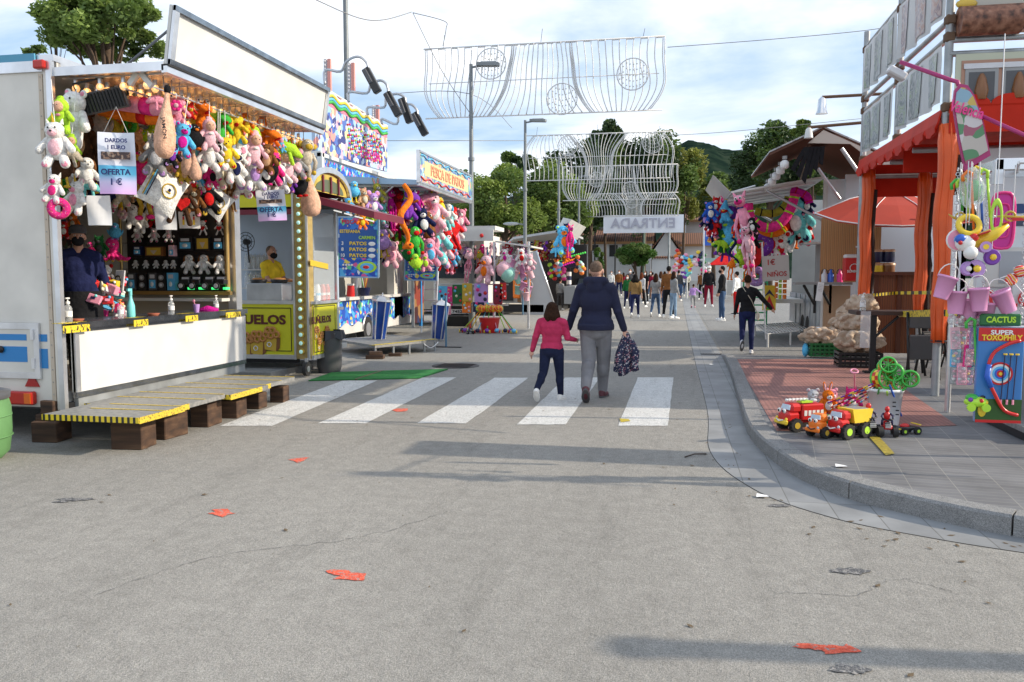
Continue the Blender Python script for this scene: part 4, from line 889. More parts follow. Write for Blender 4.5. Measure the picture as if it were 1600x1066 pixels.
# plush hanging in rows
NEAR = 'the near stall'
def hangrow(rows, X, where, group, yaw=.75, k=1.2):
 out = []
 for t in rows:
  px, py, h, kind, c1 = t[:5]; c2 = t[5] if len(t) > 5 else 'white'; c3 = t[6] if len(t) > 6 else 'pink'
  xx = X+RU(-.07,.07); p = atX(px, py, xx)
  o = plush(p, msize(h, p)*k, kind, c1, c2, c3, yaw=yaw+RU(-.5,.5), roll=RU(-.18,.18), group=group); out.append(o)
  z1 = p.z+msize(h,p)*.45; zt = 3.33
  if z1 < zt-.04 and zt-z1 < .55 and random.random() < .55:
   b = MB(); s_ = 1/o.scale[0]; b.cyl((0,0,.42),(0,0,.42+(zt-z1)*s_),.004*s_,PAPER,None,4); b.build('hanging_cord', o)
 label_row(out, where); return out
hangrow([(247,163,34,'croc','pink','hotpink'),(278,173,44,'maw','pink','lightpink','red'),(289,160,18,'monkey','brown','tan'),(297,172,26,'hood','red','yellow','yellow'),(316,180,44,'maw','orange','lightpink','red'),(303,190,17,'bird','yellow','orange'),(335,190,32,'croc','lime','yellow'),(346,197,44,'maw','green','lightpink','red'),
 (358,190,24,'cone','yellow','orange'),(369,200,44,'maw','yellow','lightpink','red'),(383,192,30,'cat','orange','yellow'),(391,208,38,'croc','lime','yellow'),(408,202,46,'hood','orange','cream','yellow'),(423,221,42,'maw','orange','lightpink','red'),(434,222,22,'bear','grey'),(442,242,56,'croc','lime','green'),(454,228,26,'bird','orange','yellow'),(464,236,26,'bird','yellow','orange'),(472,228,20,'hood','red','white')],
 -4.85, "near stall's top row", 'plush toys hung in the near stall')
hangrow([(275,165,22,'flower','hotpink','lightpink'),(284,216,46,'bear','skyblue','magenta','magenta'),(270,200,22,'twist','lilac','lime'),(303,215,36,'ball','black','orange'),(327,209,46,'doll','lightpink','skin','white'),(343,228,24,'cat','white','black'),(353,236,42,'cat','yellow','yellow','red'),(377,236,38,'ghost','white','skyblue','pink'),(397,232,50,'doll','lightpink','skin','white'),(418,246,42,'bear','brown','tan'),(426,260,44,'bear','hotpink','black'),(448,258,46,'doll','lightpink','skin','white'),(463,256,38,'mouse','grey','lightpink'),(478,247,60,'monkey','beige','gold'),(440,228,20,'ghost','skyblue','pink')],
 -4.72, "near stall's second row", 'plush toys hung in the near stall')
hangrow([(268,240,34,'cat','black','purple','lilac'),(293,248,42,'ham','skin','tan'),(304,258,40,'ham','skin','tan'),(313,240,24,'flower','turquoise','lilac'),(327,241,44,'dog','white','brown'),(340,241,38,'cat','white','black','lightpink'),(365,257,50,'bear','white','navy','lightpink'),(396,266,50,'unicorn','white','lilac','lilac'),(417,272,34,'ball','black','hotpink'),(438,277,40,'bear','white','navy','grey'),(453,284,26,'cat','purple','gold'),(466,288,38,'ball','black','red'),(484,300,64,'ham','skin','black')],
 -4.8, "near stall's third row", 'plush toys hung in the near stall')
hangrow([(246,240,54,'unicorn','grey','silver','lilac'),(262,262,26,'monkey','tan','cream'),(285,268,30,'bear','gold','tan'),(311,270,30,'cat','skyblue','white'),(330,272,34,'bear','hotpink','black','white'),(340,265,46,'bear','cream','white'),(355,272,30,'monkey','brown','tan'),(376,282,44,'unicorn','white','lilac','pink'),(366,290,36,'monkey','brown','tan'),(405,288,34,'bear','white','grey'),(428,288,26,'dog','black','white'),(418,290,26,'cat','beige','white')],
 -5.1, "near stall's fourth row", 'plush toys hung in the near stall')
hangrow([(285,310,56,'heartbear','darkbrown','red','tan'),(305,290,40,'flower','hotpink','lightpink'),(322,304,50,'cat','black','red','gold'),(337,316,46,'pillow','white'),(361,306,44,'lanky','brown','tan'),(303,312,40,'bear','brown','cream'),(254,297,66,'pillow','white'),(313,285,24,'bear','white')],
 -5.2, "near stall's lowest row", 'plush toys hung in the near stall')
ff = []
for i in range(34):
 px = 240+i*6.9+RU(-3,3); py = 190+(px-240)*.28+RU(20,75)*(1-.35*(px-240)/240); ff.append((px, py, RU(24,36), ('cat','monkey','ball','ghost','pig','bird','flower','dog','unicorn','cone','maw')[(i*7) % 11], ('white','brown','pink','grey','lilac','cream','hotpink','tan','skyblue','black','orange','lime','red')[(i*5) % 13], ('white','lightpink','tan','cream')[i % 4], ('pink','red','navy')[i % 3]))
f2 = []
for i in range(30):
 px = 92+(i % 10)*15.5+RU(-4,4); py = (205,250,292)[i//10]+RU(-10,10)
 f2.append((px, py, RU(34,46), ('monkey','ball','cat','dog','bunny','pig','bird','cone','doll')[(i*4) % 9], ('brown','cream','grey','darkbrown','tan','green','maroon','orange','white','navy','pink')[(i*3) % 11], ('tan','white','cream')[i % 3], 'pink'))
hangrow(f2, -6.5, "near stall's rear row", 'plush toys hung in the near stall', .4, 1.2)
hangrow(ff, -5.25, "near stall's shaded row", 'plush toys hung in the near stall')
# one big cured-ham toy and the long soft bodies by the near edge
o = plush(atX(259,190,-4.62), 1.02*msize(112,atX(259,190,-4.62)), 'ham', 'skin', 'black', yaw=.3, roll=.08, sx=.68, label='tall flesh pink ham plush with black hoof hung at the near awning corner', group='plush toys hung in the near stall'); del o['_k']
t_ = text('JAMÓN', fr((.25,-.1,-1),(1,.15,.25),(.06,-.2,-.12)), .09, plas('black'), o, .02)
for (px, py, w, c, c2, l, dy) in ((205,166,150,'pink','hotpink','long pale pink stuffed snake stretched under the near awning',0),(205,181,120,'orange','red','long orange stuffed snake hung just below the pink one',.1)):
 a = atY(px-w/2.4, py-8, 7.35+dy); m_ = atY(px, py, 7.35+dy); c_ = atY(px+w/2, py+6, 7.35+dy)
 r = thing('plush_snake', m_, l, 'plush toy', 'plush toys hung in the near stall'); b = MB(r)
 b.tube([a, a.lerp(m_,.5)+VX((0,0,.02)), m_+VX((0,0,.02)), m_.lerp(c_,.5), c_], [.05,.075,.08,.075,.04], plushm(c), 12); b.build('body', r)
 b = MB(r); b.tube([m_.lerp(c_,.25)+VX((0,0,.014)), m_.lerp(c_,.48)+VX((0,0,.004))], [.084,.082], plushm(c2), 12); b.build('stripe', r)
hangrow([(116,182,74,'bear','white','white','pink'),(96,180,50,'doll','lime','skin'),(88,222,60,'unicorn','white','lightpink','pink'),(110,230,36,'doll','lime','skin'),(135,268,42,'dog','white','brown'),(97,265,52,'bird','darkbrown','gold'),(120,306,44,'unicorn','white','pink','lightpink'),(84,292,38,'cat','white','hotpink'),(107,249,40,'croc','beige','cream'),(139,297,34,'croc','turquoise','yellow'),(92,326,30,'donut','hotpink','tan')],
 -5.55, "near stall's left bunch", 'plush toys hung in the near stall', .35, 1.25)
hangrow([(127,215,80,'bear','darkbrown','tan'),(148,196,54,'ball','grey','silver'),(146,242,58,'bear','darkbrown','brown'),(172,200,40,'ball','olive','yellow'),(225,194,48,'donut','lime','olive'),(204,197,24,'donut','green','olive'),(214,226,44,'bear','tan','brown'),(223,292,84,'longbird','hotpink','gold','hotpink'),(150,300,30,'hood','navy','yellow'),(232,262,30,'monkey','tan','cream')],
 -6.0, "near stall's inner row", 'plush toys hung in the near stall', .35, 1.25)
hangrow([(116,346,26,'bear','orange','cream'),(186,311,26,'bear','yellow','white'),(191,335,20,'flower','lightpink','cream'),(207,336,34,'dog','white','brown'),(222,346,28,'dog','white','tan','hotpink'),(235,318,30,'cat','white','hotpink'),(176,318,26,'monkey','hotpink','white'),(100,358,24,'bear','red','white'),(240,335,30,'bear','red','green'),(180,362,24,'fish' if 0 else 'ball','skyblue','lilac')],
 -6.9, 'row behind the sheets', 'plush toys hung in the near stall', .3, 1.2)
hangrow([(176,396,44,'octopus','hotpink','gold'),(168,433,38,'heartbear','white','red','white'),(156,384,30,'cat','darkgreen','darkgrey'),(142,392,28,'monkey','hotpink','grey')],
 -6.9, 'group behind the vendor', 'plush toys hung in the near stall', .3)
# trinkets packed on the inner back shelves
cc = ['red','yellow','white','pink','green','navy','orange','silver','brown','hotpink','cream','turquoise']
sh = []
for zi, z in enumerate((1.57,1.97,2.37)):
 for k in range(9):
  kd = ('bear','cat','ball','dog','monkey','cone','bunny')[(k*3+zi) % 7]; p = VX((-8.1, 7.35+k*.29, z+.12)); o = plush(p, .25, kd, cc[(k*5+zi*2) % 12], 'white', cc[(k+3) % 12], yaw=.9); sh.append(o); o['group'] = 'small toys on the inner back shelves'
label_row(sh, 'inner back shelves')
# hanging signs and sheets
def leaflet(name, px0, py0, px1, py1, X=None, Y=None, label='', tilt=0., m=PAPER):
 f = (lambda a, b_: atX(a, b_, X)) if X is not None else (lambda a, b_: atY(a, b_, Y))
 c = f((px0+px1)/2, (py0+py1)/2); w = msize(px1-px0, c); h = msize(py1-py0, c); r = thing(name, c, label, 'sign' if 'sign' in name else 'paper sheet'); r.rotation_euler = (0, tilt, th+.05)
 b = MB(); n = 6; vs = []
 for j in range(n+1):
  for i in range(n+1): u = i/n-.5; v = j/n-.5; vs.append((u*w, .02*msin(u*5+v*3)*w/.3, v*h))
 b.add(vs, [(j*(n+1)+i, j*(n+1)+i+1, (j+1)*(n+1)+i+1, (j+1)*(n+1)+i) for j in range(n) for i in range(n)], m, True); b.build('sheet', r); return r, w, h
SIGNM = ramp_mat('offer_paper', 'noise', 1, [(0,(.1,.4,.7)),(1,(.1,.4,.7))], .6)
def offer_mat():
 m = bpy.data.materials.new('offer_print'); m.use_nodes = True; nt = m.node_tree; b = nt.nodes['Principled BSDF']; tc = nt.nodes.new('ShaderNodeTexCoord'); sp = nt.nodes.new('ShaderNodeSeparateXYZ')
 nt.links.new(tc.outputs['Generated'], sp.inputs[0]); r = nt.nodes.new('ShaderNodeValToRGB'); cr = r.color_ramp
 for e, (p, c) in zip(cr.elements, ((0,(.75,.45,.8)),(1,(.75,.78,.85)))): e.position = p; e.color = (*c,1)
 for p, c in ((.2,(.65,.6,.85)),(.33,(.12,.5,.75)),(.46,(.1,.45,.7)),(.47,(.75,.76,.85))): e = cr.elements.new(p); e.color = (*c,1)
 nt.links.new(sp.outputs[2], r.inputs[0]); nt.links.new(r.outputs[0], b.inputs['Base Color']); b.inputs['Roughness'].default_value = .5; return m
OM = offer_mat(); INK = mat('print_navy', (.02,.03,.15), .6)
def offer(px0, py0, px1, py1, X, label, tilt):
 r, w, h = leaflet('price_sign', px0, py0, px1, py1, X, None, label, tilt, OM)
 M_ = lambda x, z: fr((1,0,0),(0,0,1),(x*w,-.035,z*h))
 text('OFERTA', M_(0,-.15), w*.22, INK, r, .03); text('1 €', M_(0,-.31), w*.24, INK, r, .03); text('1 EURO', M_(.02,.25), w*.15, INK, r, .03); text('DARDOS', M_(.02,.36), w*.15, INK, r, .03)
 b = MB(); b.bx(-w*.4,w*.4,-.03,-.026,h*.06,h*.18,ramp_mat('coin_photo','noise',30,[(.3,(.05,.03,.03)),(.5,(.25,.15,.1)),(.6,(.35,.3,.25)),(.7,(.1,.15,.1))],.5)); b.build('printed_photo', r)
 b = MB(); b.tube([(-w*.35,0,h*.5),(0,0,h*.5+w*.7),(w*.3,0,h*.5)], .003, PAPER, 4); b.build('hanging_cord', r)
offer(155,208,211,303,-5.0,'blue and lilac OFERTA 1 € sign hung at the near end of the toy stall',.02)
offer(402,297,446,345,-4.75,'blue OFERTA 1 € sign hung at the far end under the plush toys',-.05)
for q, l in (((137,306,173,352),'blank white paper sheet hung under the near OFERTA sign'),((243,320,275,359),'blank white paper sheet hung below the white pillow')): leaflet('paper_sheet', *q, X=-5.4, label=l)
r, w_, h_ = leaflet('paper_sheet', 280,331,312,357, X=-5.7, label='white paper notice with two small printed figures below the heart bear')
b = MB()
for x in (-.25,.25): b.bx(x*w_-.012,x*w_+.012,-.03,-.027,-h_*.3,0,plas('yellow')); b.bx(x*w_-.01,x*w_+.01,-.03,-.027,0,h_*.2,plas('red')); b.ell((x*w_,-.028,h_*.27),.012,plas('black'),6,5)
b.build('printed_figures', r)
r = thing('floodlight', atX(165,157,-5.35), 'black finned floodlight hung under the near corner of the awning', 'floodlight'); r.rotation_euler = (.25,-.22,.25); b = MB()
b.rbox((0,0,0),(.42,.1,.2),plas('darkgrey'),.015)
for k in range(13): b.bx(-.19+k*.031,-.18+k*.031,-.075,-.05,-.085,.085,plas('black'))
b.build('housing', r); b = MB(); b.tube([(-.22,0,0),(-.24,0,.2),(.24,0,.2),(.22,0,0)], .012, BLACKM, 6); b.build('bracket', r)
# hazard tape pieces on the counter edge
HAZ = ramp_mat('hazard_tape', 'wave', 5.5, [(0,(.02,.02,.02)),(.42,(.75,.55,.03))], .5, (1,1,1), const=True)
TAPE = ramp_mat('printed_tape', 'noise', 34, [(0,(.7,.52,.03)),(.56,(.05,.04,.02))], .5, (1,1,.6), 2)
for px0, px1, l in ((99,141,'nearest'),(210,232,'second'),(291,310,'third'),(354,377,'farthest')):
 a = atX(px0,505,TX+.1).y; c = atX(px1,500,TX+.1).y; b = MB(); b.bx(TX+.091,TX+.096,a,c,1.05,1.12,TAPE); b.bx(TX-.03,TX+.09,a,c,1.1405,1.1445,TAPE); b.build('hazard_tape', None, l+' piece of yellow hazard tape stuck over the white stall counter edge', 'tape', 'tape pieces on the counter edge')
# vendor in the stall
pv_ = atX(127,500,-6.45); pv_.z = .46
person(pv_, 1.66, 180+38, 'vendor in dark blue jumper, grey cap and black mask standing inside the near toy stall', ('navy','half'), 'black', 'black', ('darkbrown','short'), RA=(-18,14,25), LA=(-18,14,25), vox=.014, mask='black', cap='darkgrey', apron='black', fat=1.22, group='stall vendors')
# walkway panels and blocks
DECK = ramp_mat('deck_plate', 'noise', 22, [(.3,(.15,.15,.15)),(.5,(.22,.22,.21)),(.7,(.29,.28,.265))], .5, None, 6, False, bump=.35)
TPL = ramp_mat('tape_seam','noise',60,[(0,(.62,.45,.04)),(.58,(.2,.14,.03))],.6)
ys = [6.42,7.12,8.0,8.86,9.72]
for i in range(4):
 z = .345-.012*i; r = thing('walkway_panel', (-5.12,(ys[i]+ys[i+1])/2,z-.05), ('nearest','second','third','farthest')[i]+' grey metal walkway panel in front of the white toy stall', 'walkway', 'walkway panels before the toy stall')
 xf = -4.62-.08*(i % 2)-.03*(i > 1); b = MB(r); b.bx(-5.6 if i == 0 else -5.74,xf,ys[i]+.01,ys[i+1]-.01,z-.045,z,DECK); b.build('deck', r)
 b = MB(r); b.bx(-5.6 if i == 0 else -5.74,xf,ys[i]+.004,ys[i]+.009,z-.05,z+.002,HAZ if i == 0 else TAPE); b.bx(xf+.001,xf+.006,ys[i]+.01,ys[i]+(.7 if i % 2 == 0 else .2),z-.055,z+.002,TPL); [b.bx(-5.7+.3*(i == 0),xf,q_,q_+.03,z+.0015,z+.004,TPL) for q_ in ((ys[i]+ys[i+1])/2+.03,ys[i+1]-.05)]; b.build('edge_tape', r)
 if i == 0: b = MB(r); b.bx(-5.8,-5.7,ys[0]+.5,ys[1]+.3,z-.12,z-.05,GALV); b.build('angle_bracket', r)
def block(x, y, z0, dx, dy, dz, a, label, grp='wooden support blocks'):
 b = MB(); b.rbox((0,0,0),(dx,dy,dz),WOODD,.008); o = b.build('wood_block', None, label, 'wood block', grp); o.location = (x,y,z0); o.rotation_euler = (0,0,a)
block(-4.93,6.78,.0,.3,.26,.27,.1,'dark wood block under the near front corner of the walkway'); block(-4.92,7.3,.0,.2,.34,.25,-.1,'second wood block from the near end under the walkway')
block(-4.9,7.95,.0,.2,.3,.25,.05,'third wood block under the walkway, below a panel joint'); block(-4.9,8.5,.0,.2,.3,.2,.15,'fourth wood block under the walkway'); block(-4.95,9.1,.0,.2,.2,.19,0,'fifth wood block under the walkway'); block(-4.9,9.62,.0,.18,.2,.2,.1,'farthest wood block under the walkway end')
p = G(70,692); block(p.x-.02,p.y+.12,.0,.26,.24,.2,.1,'large dark wood block on the road below the trailer corner'); block(p.x,p.y+.12,.2,.3,.12,.06,.0,'flat plank lying on the block below the trailer corner'); block(p.x-.03,p.y+.14,.26,.16,.12,.13,-.1,'small block topmost of the stack below the trailer corner')
for (x, y) in ((-6.1,8.6),(-6.1,9.5),(-7.9,8.6)):
 b = MB(root); b.cyl((x,y,.31),(x-.2,y,.31),.31,RUBBER,None,20); b.cyl((x+.005,y,.31),(x+.012,y,.31),.17,GALV,None,14); b.build('wheel', root)
# green bin at the left edge
r = thing('green_bin', G(-46,718), 'round green plastic bin with dark rim cut by the left edge', 'bin'); b = MB(); b.lathe((0,0,0), [(.24,0),(.3,.06),(.325,.25),(.325,.45),(.3,.56)], mat('bin_green',(.12,.27,.1),.6,0,.2,3), 28)
for z in (.2,.38): b.torus((0,0,z),.326,.006,mat('bin_green',(.2,.42,.12)),28,5)
b.build('bin_body', r); b = MB(); b.lathe((0,0,.56), [(.32,-.03),(.325,.03),(.24,.05)], plas('darkgrey'), 28); b.build('rim', r)
# ================= bunuelos kiosk =================
BURG = mat('burgundy', (.16,.012,.03), .4, 0, .1, 2); YEL = mat('kiosk_yellow', (.62,.6,.02), .4, 0, .05, 2); KB = mat('kiosk_brown', (.1,.015,.01), .5)
KX = -5.58; KY0 = 12.1; KY1 = 13.05
root = thing('fritter_kiosk', (-6.6,12.6,0), 'yellow and burgundy BUÑUELOS fritter kiosk with arched roof and bulb-lit corner column', 'kiosk')
kc = -5.86
def f_(b):
 b.bx(-8.0,kc,KY0+.001,KY0+.03,.34,1.14,YEL); b.bx(-8.0,kc,KY0-.012,KY0+.02,.27,.335,ALU); b.bx(-8.0,kc,KY0-.012,KY0+.02,1.145,1.2,ALU)
P('yellow_panel', f_, root, root)
def lineframe(b, M_, w, h):
 b.push(M_)
 for s in (-1,1): b.bx(-w/2,w/2,s*h/2-.006,s*h/2+.006,0,.004,plas('black')); b.bx(s*w/2-.006,s*w/2+.006,-h/2,h/2,0,.004,plas('black'))
 b.pop()
def fritters(b, M_, k):
 b.push(M_)
 b.prism([(-.07*k,-.09*k,0),(.05*k,-.11*k,0),(.06*k,.02*k,0),(-.08*k,.04*k,0)], (0,0,.006), plas('gold')); b.prism([(.05*k,-.11*k,0),(.09*k,-.08*k,0),(.1*k,.03*k,0),(.06*k,.02*k,0)], (0,0,.004), plas('brown'))
 for i, (x, y) in enumerate(((-.05,.06),(0,.05),(.06,.06),(.02,.1),(-.03,.1))): b.torus((x*k,y*k,.01), .028*k, .014*k, mat('fritter_art', (.5,.22,.06), .6), 10, 5)
 b.torus((-.02*k,-.04*k,.009), .022*k, .005*k, PAPER, 10, 4); b.pop()
a = atY(378,545,KY0); M0 = lambda px, py, dz=-.006: fr(*FC, atY(px, py, KY0)+VX((0,dz,0)))
P('printed_border', lambda b: lineframe(b, fr(*FC,(kc-.62,KY0-.002,.74)), 1.08, .68), root, root)
P('printed_fritters', lambda b: [fritters(b, M0(px,py), 1.6) for px, py in ((383,540),(403,538),(424,532))], root, root)
text('BUÑUELOS', M0(391,500), .2, KB, root, .04, root=root, width=1.22)
def f_(b):
 b.bx(KX-.03,KX,12.12,KY1,.34,1.14,YEL); b.bx(KX-.02,KX+.015,12.1,KY1+.03,.27,.335,ALU); b.bx(KX-.25,KX+.06,12.1,KY1+.03,1.145,1.19,ALU); b.bx(KX-.02,KX+.015,KY1,KY1+.03,.27,2.65,ALU)
side = P('side_panel', f_, root, root)
Mx = lambda px, py: fr(*FX, atX(px, py, KX)+VX((.006,0,0)))
P('printed_border', lambda b: lineframe(b, fr(*FX,(KX+.002,12.56,.74)), .84, .72), root, root)
text('BUÑUELOS', Mx(502,500), .15, KB, root, .035, root=root, width=.74)
P('printed_fritters', lambda b: [fritters(b, Mx(px,py), .9) for px, py in ((494,522),(502,530),(510,521),(498,540),(507,541))], root, root)
def f_(b):   # corner column between the two faces
 b.prism([(kc,KY0-.012,.28),(kc+.22,KY0-.05,.28),(KX+.01,KY0+.05,.28),(kc,KY0+.06,.28)], (0,0,2.68), mat('column_gold',(.45,.33,.12),.35,.3,.2,9))
 for (x, y) in ((kc+.0,KY0-.03),(kc+.235,KY0-.055)): b.bx(x-.015,x+.015,y-.015,y+.02,.27,2.96,ALU)
P('corner_column', f_, root, root)
TB = mat('column_bulb', (.45,.8,.72), .2, emit=.25)
for k in range(19):
 b = MB(root); z = .4+k*.134; b.lathe((kc+.12,KY0-.045,z), [(.045,0),(.05,.02),(.03,.035)], plas('gold'), 10, rx(PI/2)); b.ell((kc+.12,KY0-.09,z),(.032,.022,.032),TB,10,6); b.build('column_light', root)
def f_(b):
 b.bx(-8.0,kc,KY0,KY0+.05,2.55,2.66,BURG); b.bx(-8.0,kc,KY0-.01,KY0+.04,2.665,2.86,YEL); b.bx(-8.0,kc,KY0,KY0+.04,2.63,2.664,mat('header_tan',(.45,.3,.15),.5)); b.bx(-8.0,kc,KY0-.03,KY0+.06,2.865,2.93,BURG)
 b.bx(-8.0,kc,KY0-.035,KY0-.03,2.90,2.93,ALU)
P('header', f_, root, root)
def arch(n, y0, y1, z, h): return [(y0+(y1-y0)*(1-mcos(PI*i/n))/2, z+h*msin(PI*i/n)) for i in range(n+1)]
def f_(b):
 A = arch(14, KY0-.03, 13.65, 2.93, .38); B_ = arch(14, KY0+.03, 13.59, 2.93, .32)
 for i in range(14): b.prism([(-8.0,*A[i]),(-8.0,*A[i+1]),(-8.0,*B_[i+1]),(-8.0,*B_[i])], (8.0+KX,0,0), BURG)
P('roof', f_, root, root)
def f_(b):
 A = arch(14, KY0-.06, 13.68, 2.93, .42); B_ = arch(14, KY0+.02, 13.6, 2.93, .33); C_ = arch(14, KY0+.2, 13.42, 2.95, .2)
 for i in range(14): b.prism([(KX+.0,*A[i]),(KX+.0,*A[i+1]),(KX+.0,*B_[i+1]),(KX+.0,*B_[i])], (.05,0,0), ALU)
 b.prism([(KX-.02,y,z) for y, z in B_], (.015,0,0), mat('gable_yellow',(.55,.42,.08),.5,0,.3,5)); b.prism([(KX-.004,y,z) for y, z in C_], (.01,0,0), mat('gable_dark',(.1,.12,.06),.3))
 for t in (.3,.5,.7): y = KY0+(1.55)*t; b.bx(KX+.007,KX+.03,y-.02,y+.02,2.93,3.2,BURG)
P('gable', f_, root, root)
def f_(b):
 a = VX((KX+.02,KY0+.02,2.73)); c = VX((KX+.95,KY0+.25,2.48)); d = VX((0,1.45,0)); b.prism([a,c,c+d,a+d], (0,0,.11), BURG)
 for k in range(4): b.box((KX+.2+.18*k,KY0+.6,2.63-.05*k),(.13,.04,.02),mat('tube_light',(.95,.95,.9),.4,emit=.7),ry(.26))
P('side_awning', f_, root, root)
def f_(b):
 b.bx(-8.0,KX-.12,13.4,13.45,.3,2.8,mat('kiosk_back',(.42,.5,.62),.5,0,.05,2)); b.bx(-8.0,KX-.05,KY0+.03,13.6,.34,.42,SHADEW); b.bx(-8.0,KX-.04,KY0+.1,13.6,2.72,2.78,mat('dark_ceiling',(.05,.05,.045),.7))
 b.bx(-8.0,KX-.1,13.3,13.6,1.0,1.05,STEEL)
P('inner_wall', f_, root, root)
P('side_window', lambda b: b.bx(KX-.012,KX-.006,12.2,13.0,1.2,2.6,mat('window_glass',(.75,.8,.82),.05,0,alpha=.25)), root, root)
for px in (479,521):
 c = atX(px,573,KX-.08); c.z = .13; P('castor', lambda b: (b.cyl(c+VX((-.03,0,0)),c+VX((.03,0,0)),.11,RUBBER,None,14), b.cyl(c+VX((.031,0,0)),c+VX((.036,0,0)),.05,ALU,None,10), b.bx(c.x-.02,c.x+.02,c.y-.02,c.y+.02,.2,.3,ALU)), root, root)
P('drawbar', lambda b: b.bx(-8.0,-5.9,KY0+.1,KY0+.2,.2,.27,BLACKM), root, root)
b = MB(); b.bx(-8.2,-6.05,11.6,13.6,0,.11,CONC); b.build('curb_slab', kind='structure')
p = atY(421,470,12.35); r = thing('deep_fryer', VX((p.x,12.35,1.19)), 'stainless steel fryer with two black pans on the fritter kiosk counter', 'fryer'); b = MB(); b.rbox((0,0,.14),(.62,.34,.28),STEEL,.01); b.build('tank', r)
for s in (-1,1):
 b = MB(); b.lathe((s*.18,0,.28), [(.12,0),(.14,.05),(.13,.06)], BLACKM, 16); b.ell((s*.18,0,.34),(.11,.11,.03),mat('fritter_art',(.5,.22,.06)),10,6); b.build('pan', r)
pb = atY(403,410,13.3)
for i in range(2):
 r = thing('bottle_pack', pb+VX((-.02,0,-.12-.32*i)), ('upper','lower')[i]+' shrink-wrapped pack of clear water bottles at the back of the fritter kiosk', 'bottle pack'); b = MB()
 for k in range(5): b.lathe((-.2+k*.085,0,0), [(.038,0),(.04,.02),(.036,.15),(.04,.2),(.015,.25),(.015,.27)], CLEAR, 10); b.lathe((-.2+k*.085,.085,0), [(.038,0),(.04,.2),(.015,.25)], plas('silver'), 8)
 b.build('bottles', r); b = MB(); b.bx(-.26,.18,-.05,.13,-.02,0,plas('silver')); b.build('tray', r)
r = thing('desk_fan', atY(384,378,12.9), 'round black fan at the left side of the fritter kiosk opening', 'fan'); b = MB()
for q in (.16,.11,.05): b.torus((0,0,0),q,.006,BLACKM,20,5,rx(PI/2))
for k in range(10): b.cyl((0,-.02,0),(.16*mcos(k*PI/5),-.01,.16*msin(k*PI/5)),.003,BLACKM,None,4)
b.build('guard', r); b = MB(); b.cyl((0,.0,0),(0,.1,0),.045,BLACKM); b.cyl((0,.06,-.02),(0,.1,-.35),.015,BLACKM); b.build('motor', r)
for i, (px, c, l) in enumerate(((488,'silver','clear bottle at the near end of the fritter kiosk side counter'),(496,'white','white carton drink on the fritter kiosk side counter'),(504,'red','red drink can with white stripe on the fritter kiosk side counter'),(511,'red','red drink can farthest along the fritter kiosk side counter'))):
 p = atX(px,455,KX-.12); p.z = 1.19; r = thing('drink', p, l, 'drink'); b = MB(); b.lathe((0,0,0), [(.045,0),(.05,.02),(.05,.2),(.03,.26)], plas(c) if c != 'silver' else CLEAR, 12); b.build('container', r); b = MB(); b.lathe((0,0,.08), [(.051,0),(.051,.04)], plas('white' if c != 'white' else 'skyblue'), 12); b.build('label_band', r)
b = MB(); p0 = atX(485,415,KX+.01); p1 = atX(513,421,KX+.01); b.quad(p0,p1,p1+VX((0,0,.09)),p0+VX((0,0,.09)),m=mat('tape_plain',(.6,.42,.03))); b.build('hazard_tape', None, 'black and yellow tape across the side window of the fritter kiosk', 'tape')
r = thing('waste_bin', G(515,582), 'black round waste bin with a liner beside the fritter kiosk', 'bin'); b = MB(); b.lathe((0,0,0), [(.17,0),(.2,.1),(.215,.66)], plas('darkgrey'), 18); b.build('bin_body', r)
b = MB(); vs = [( (.23+.03*msin(k*2.3))*mcos(2*PI*k/18), (.23+.03*msin(k*2.3))*msin(2*PI*k/18)) for k in range(18)]
b.add([(x*.95,y*.95,.7) for x, y in vs]+[(x*1.1,y*1.1,.56+.03*msin(k*1.7)) for k, (x, y) in enumerate(vs)], [(k,(k+1) % 18,18+(k+1) % 18,18+k) for k in range(18)], plas('black')); b.build('liner', r)
pv_ = atY(424,440,13.0); pv_.z = .42
person(pv_, 1.66, 180+75, 'vendor in yellow polo shirt and black mask behind the fryer of the fritter kiosk', ('yellow','short'), 'navy', 'black', ('greystubble','stubble'), RA=(25,6,60), LA=(25,6,60), vox=.015, mask='black', fat=1.15, group='stall vendors')
# ================= duck-fishing stall =================
root = thing('duck_game_stall', (-7.2,19.8,0), 'duck fishing game stall with pale blue canopy, painted sign board and hanging prizes', 'stall')
DX = -5.5; DY0 = 17.4; DY1 = 22.1; PB = mat('pale_blue', (.3,.45,.6), .45, 0, .1, 2)
ART1 = ramp_mat('painted_art', 'voronoi', 9, [(0,(.1,.2,.42)),(.3,(.25,.45,.6)),(.45,(.5,.22,.25)),(.55,(.6,.5,.25)),(.65,(.2,.42,.3)),(.75,(.6,.38,.45)),(.85,(.6,.63,.65)),(.93,(.6,.35,.2))], .45)
ART2 = ramp_mat('undersea_art', 'voronoi', 11, [(0,(.02,.08,.45)),(.35,(.03,.2,.65)),(.6,(.1,.45,.8)),(.72,(.1,.55,.3)),(.8,(.75,.6,.1)),(.87,(.7,.1,.3)),(.93,(.7,.75,.8))], .45)
def f_(b):
 b.prism([(DX,DY0,3.6),(DX,DY1,3.6),(-9,DY1,3.72),(-9,DY0,3.72)], (0,0,.05), PB); b.prism([(DX,DY0-.01,3.56),(-9,DY0-.01,3.68),(-9,DY0-.01,3.9),(DX-.0,DY0-.01,3.66)], (0,.05,0), PB); b.bx(DX-.03,DX+.03,DY0,DY1,3.54,3.6,ALU)
 for k in range(6): b.bx(-7.4,DX,DY0+.2+k*.85,DY0+.26+k*.85,3.55,3.6,WHITEP)
P('canopy', f_, root, root)
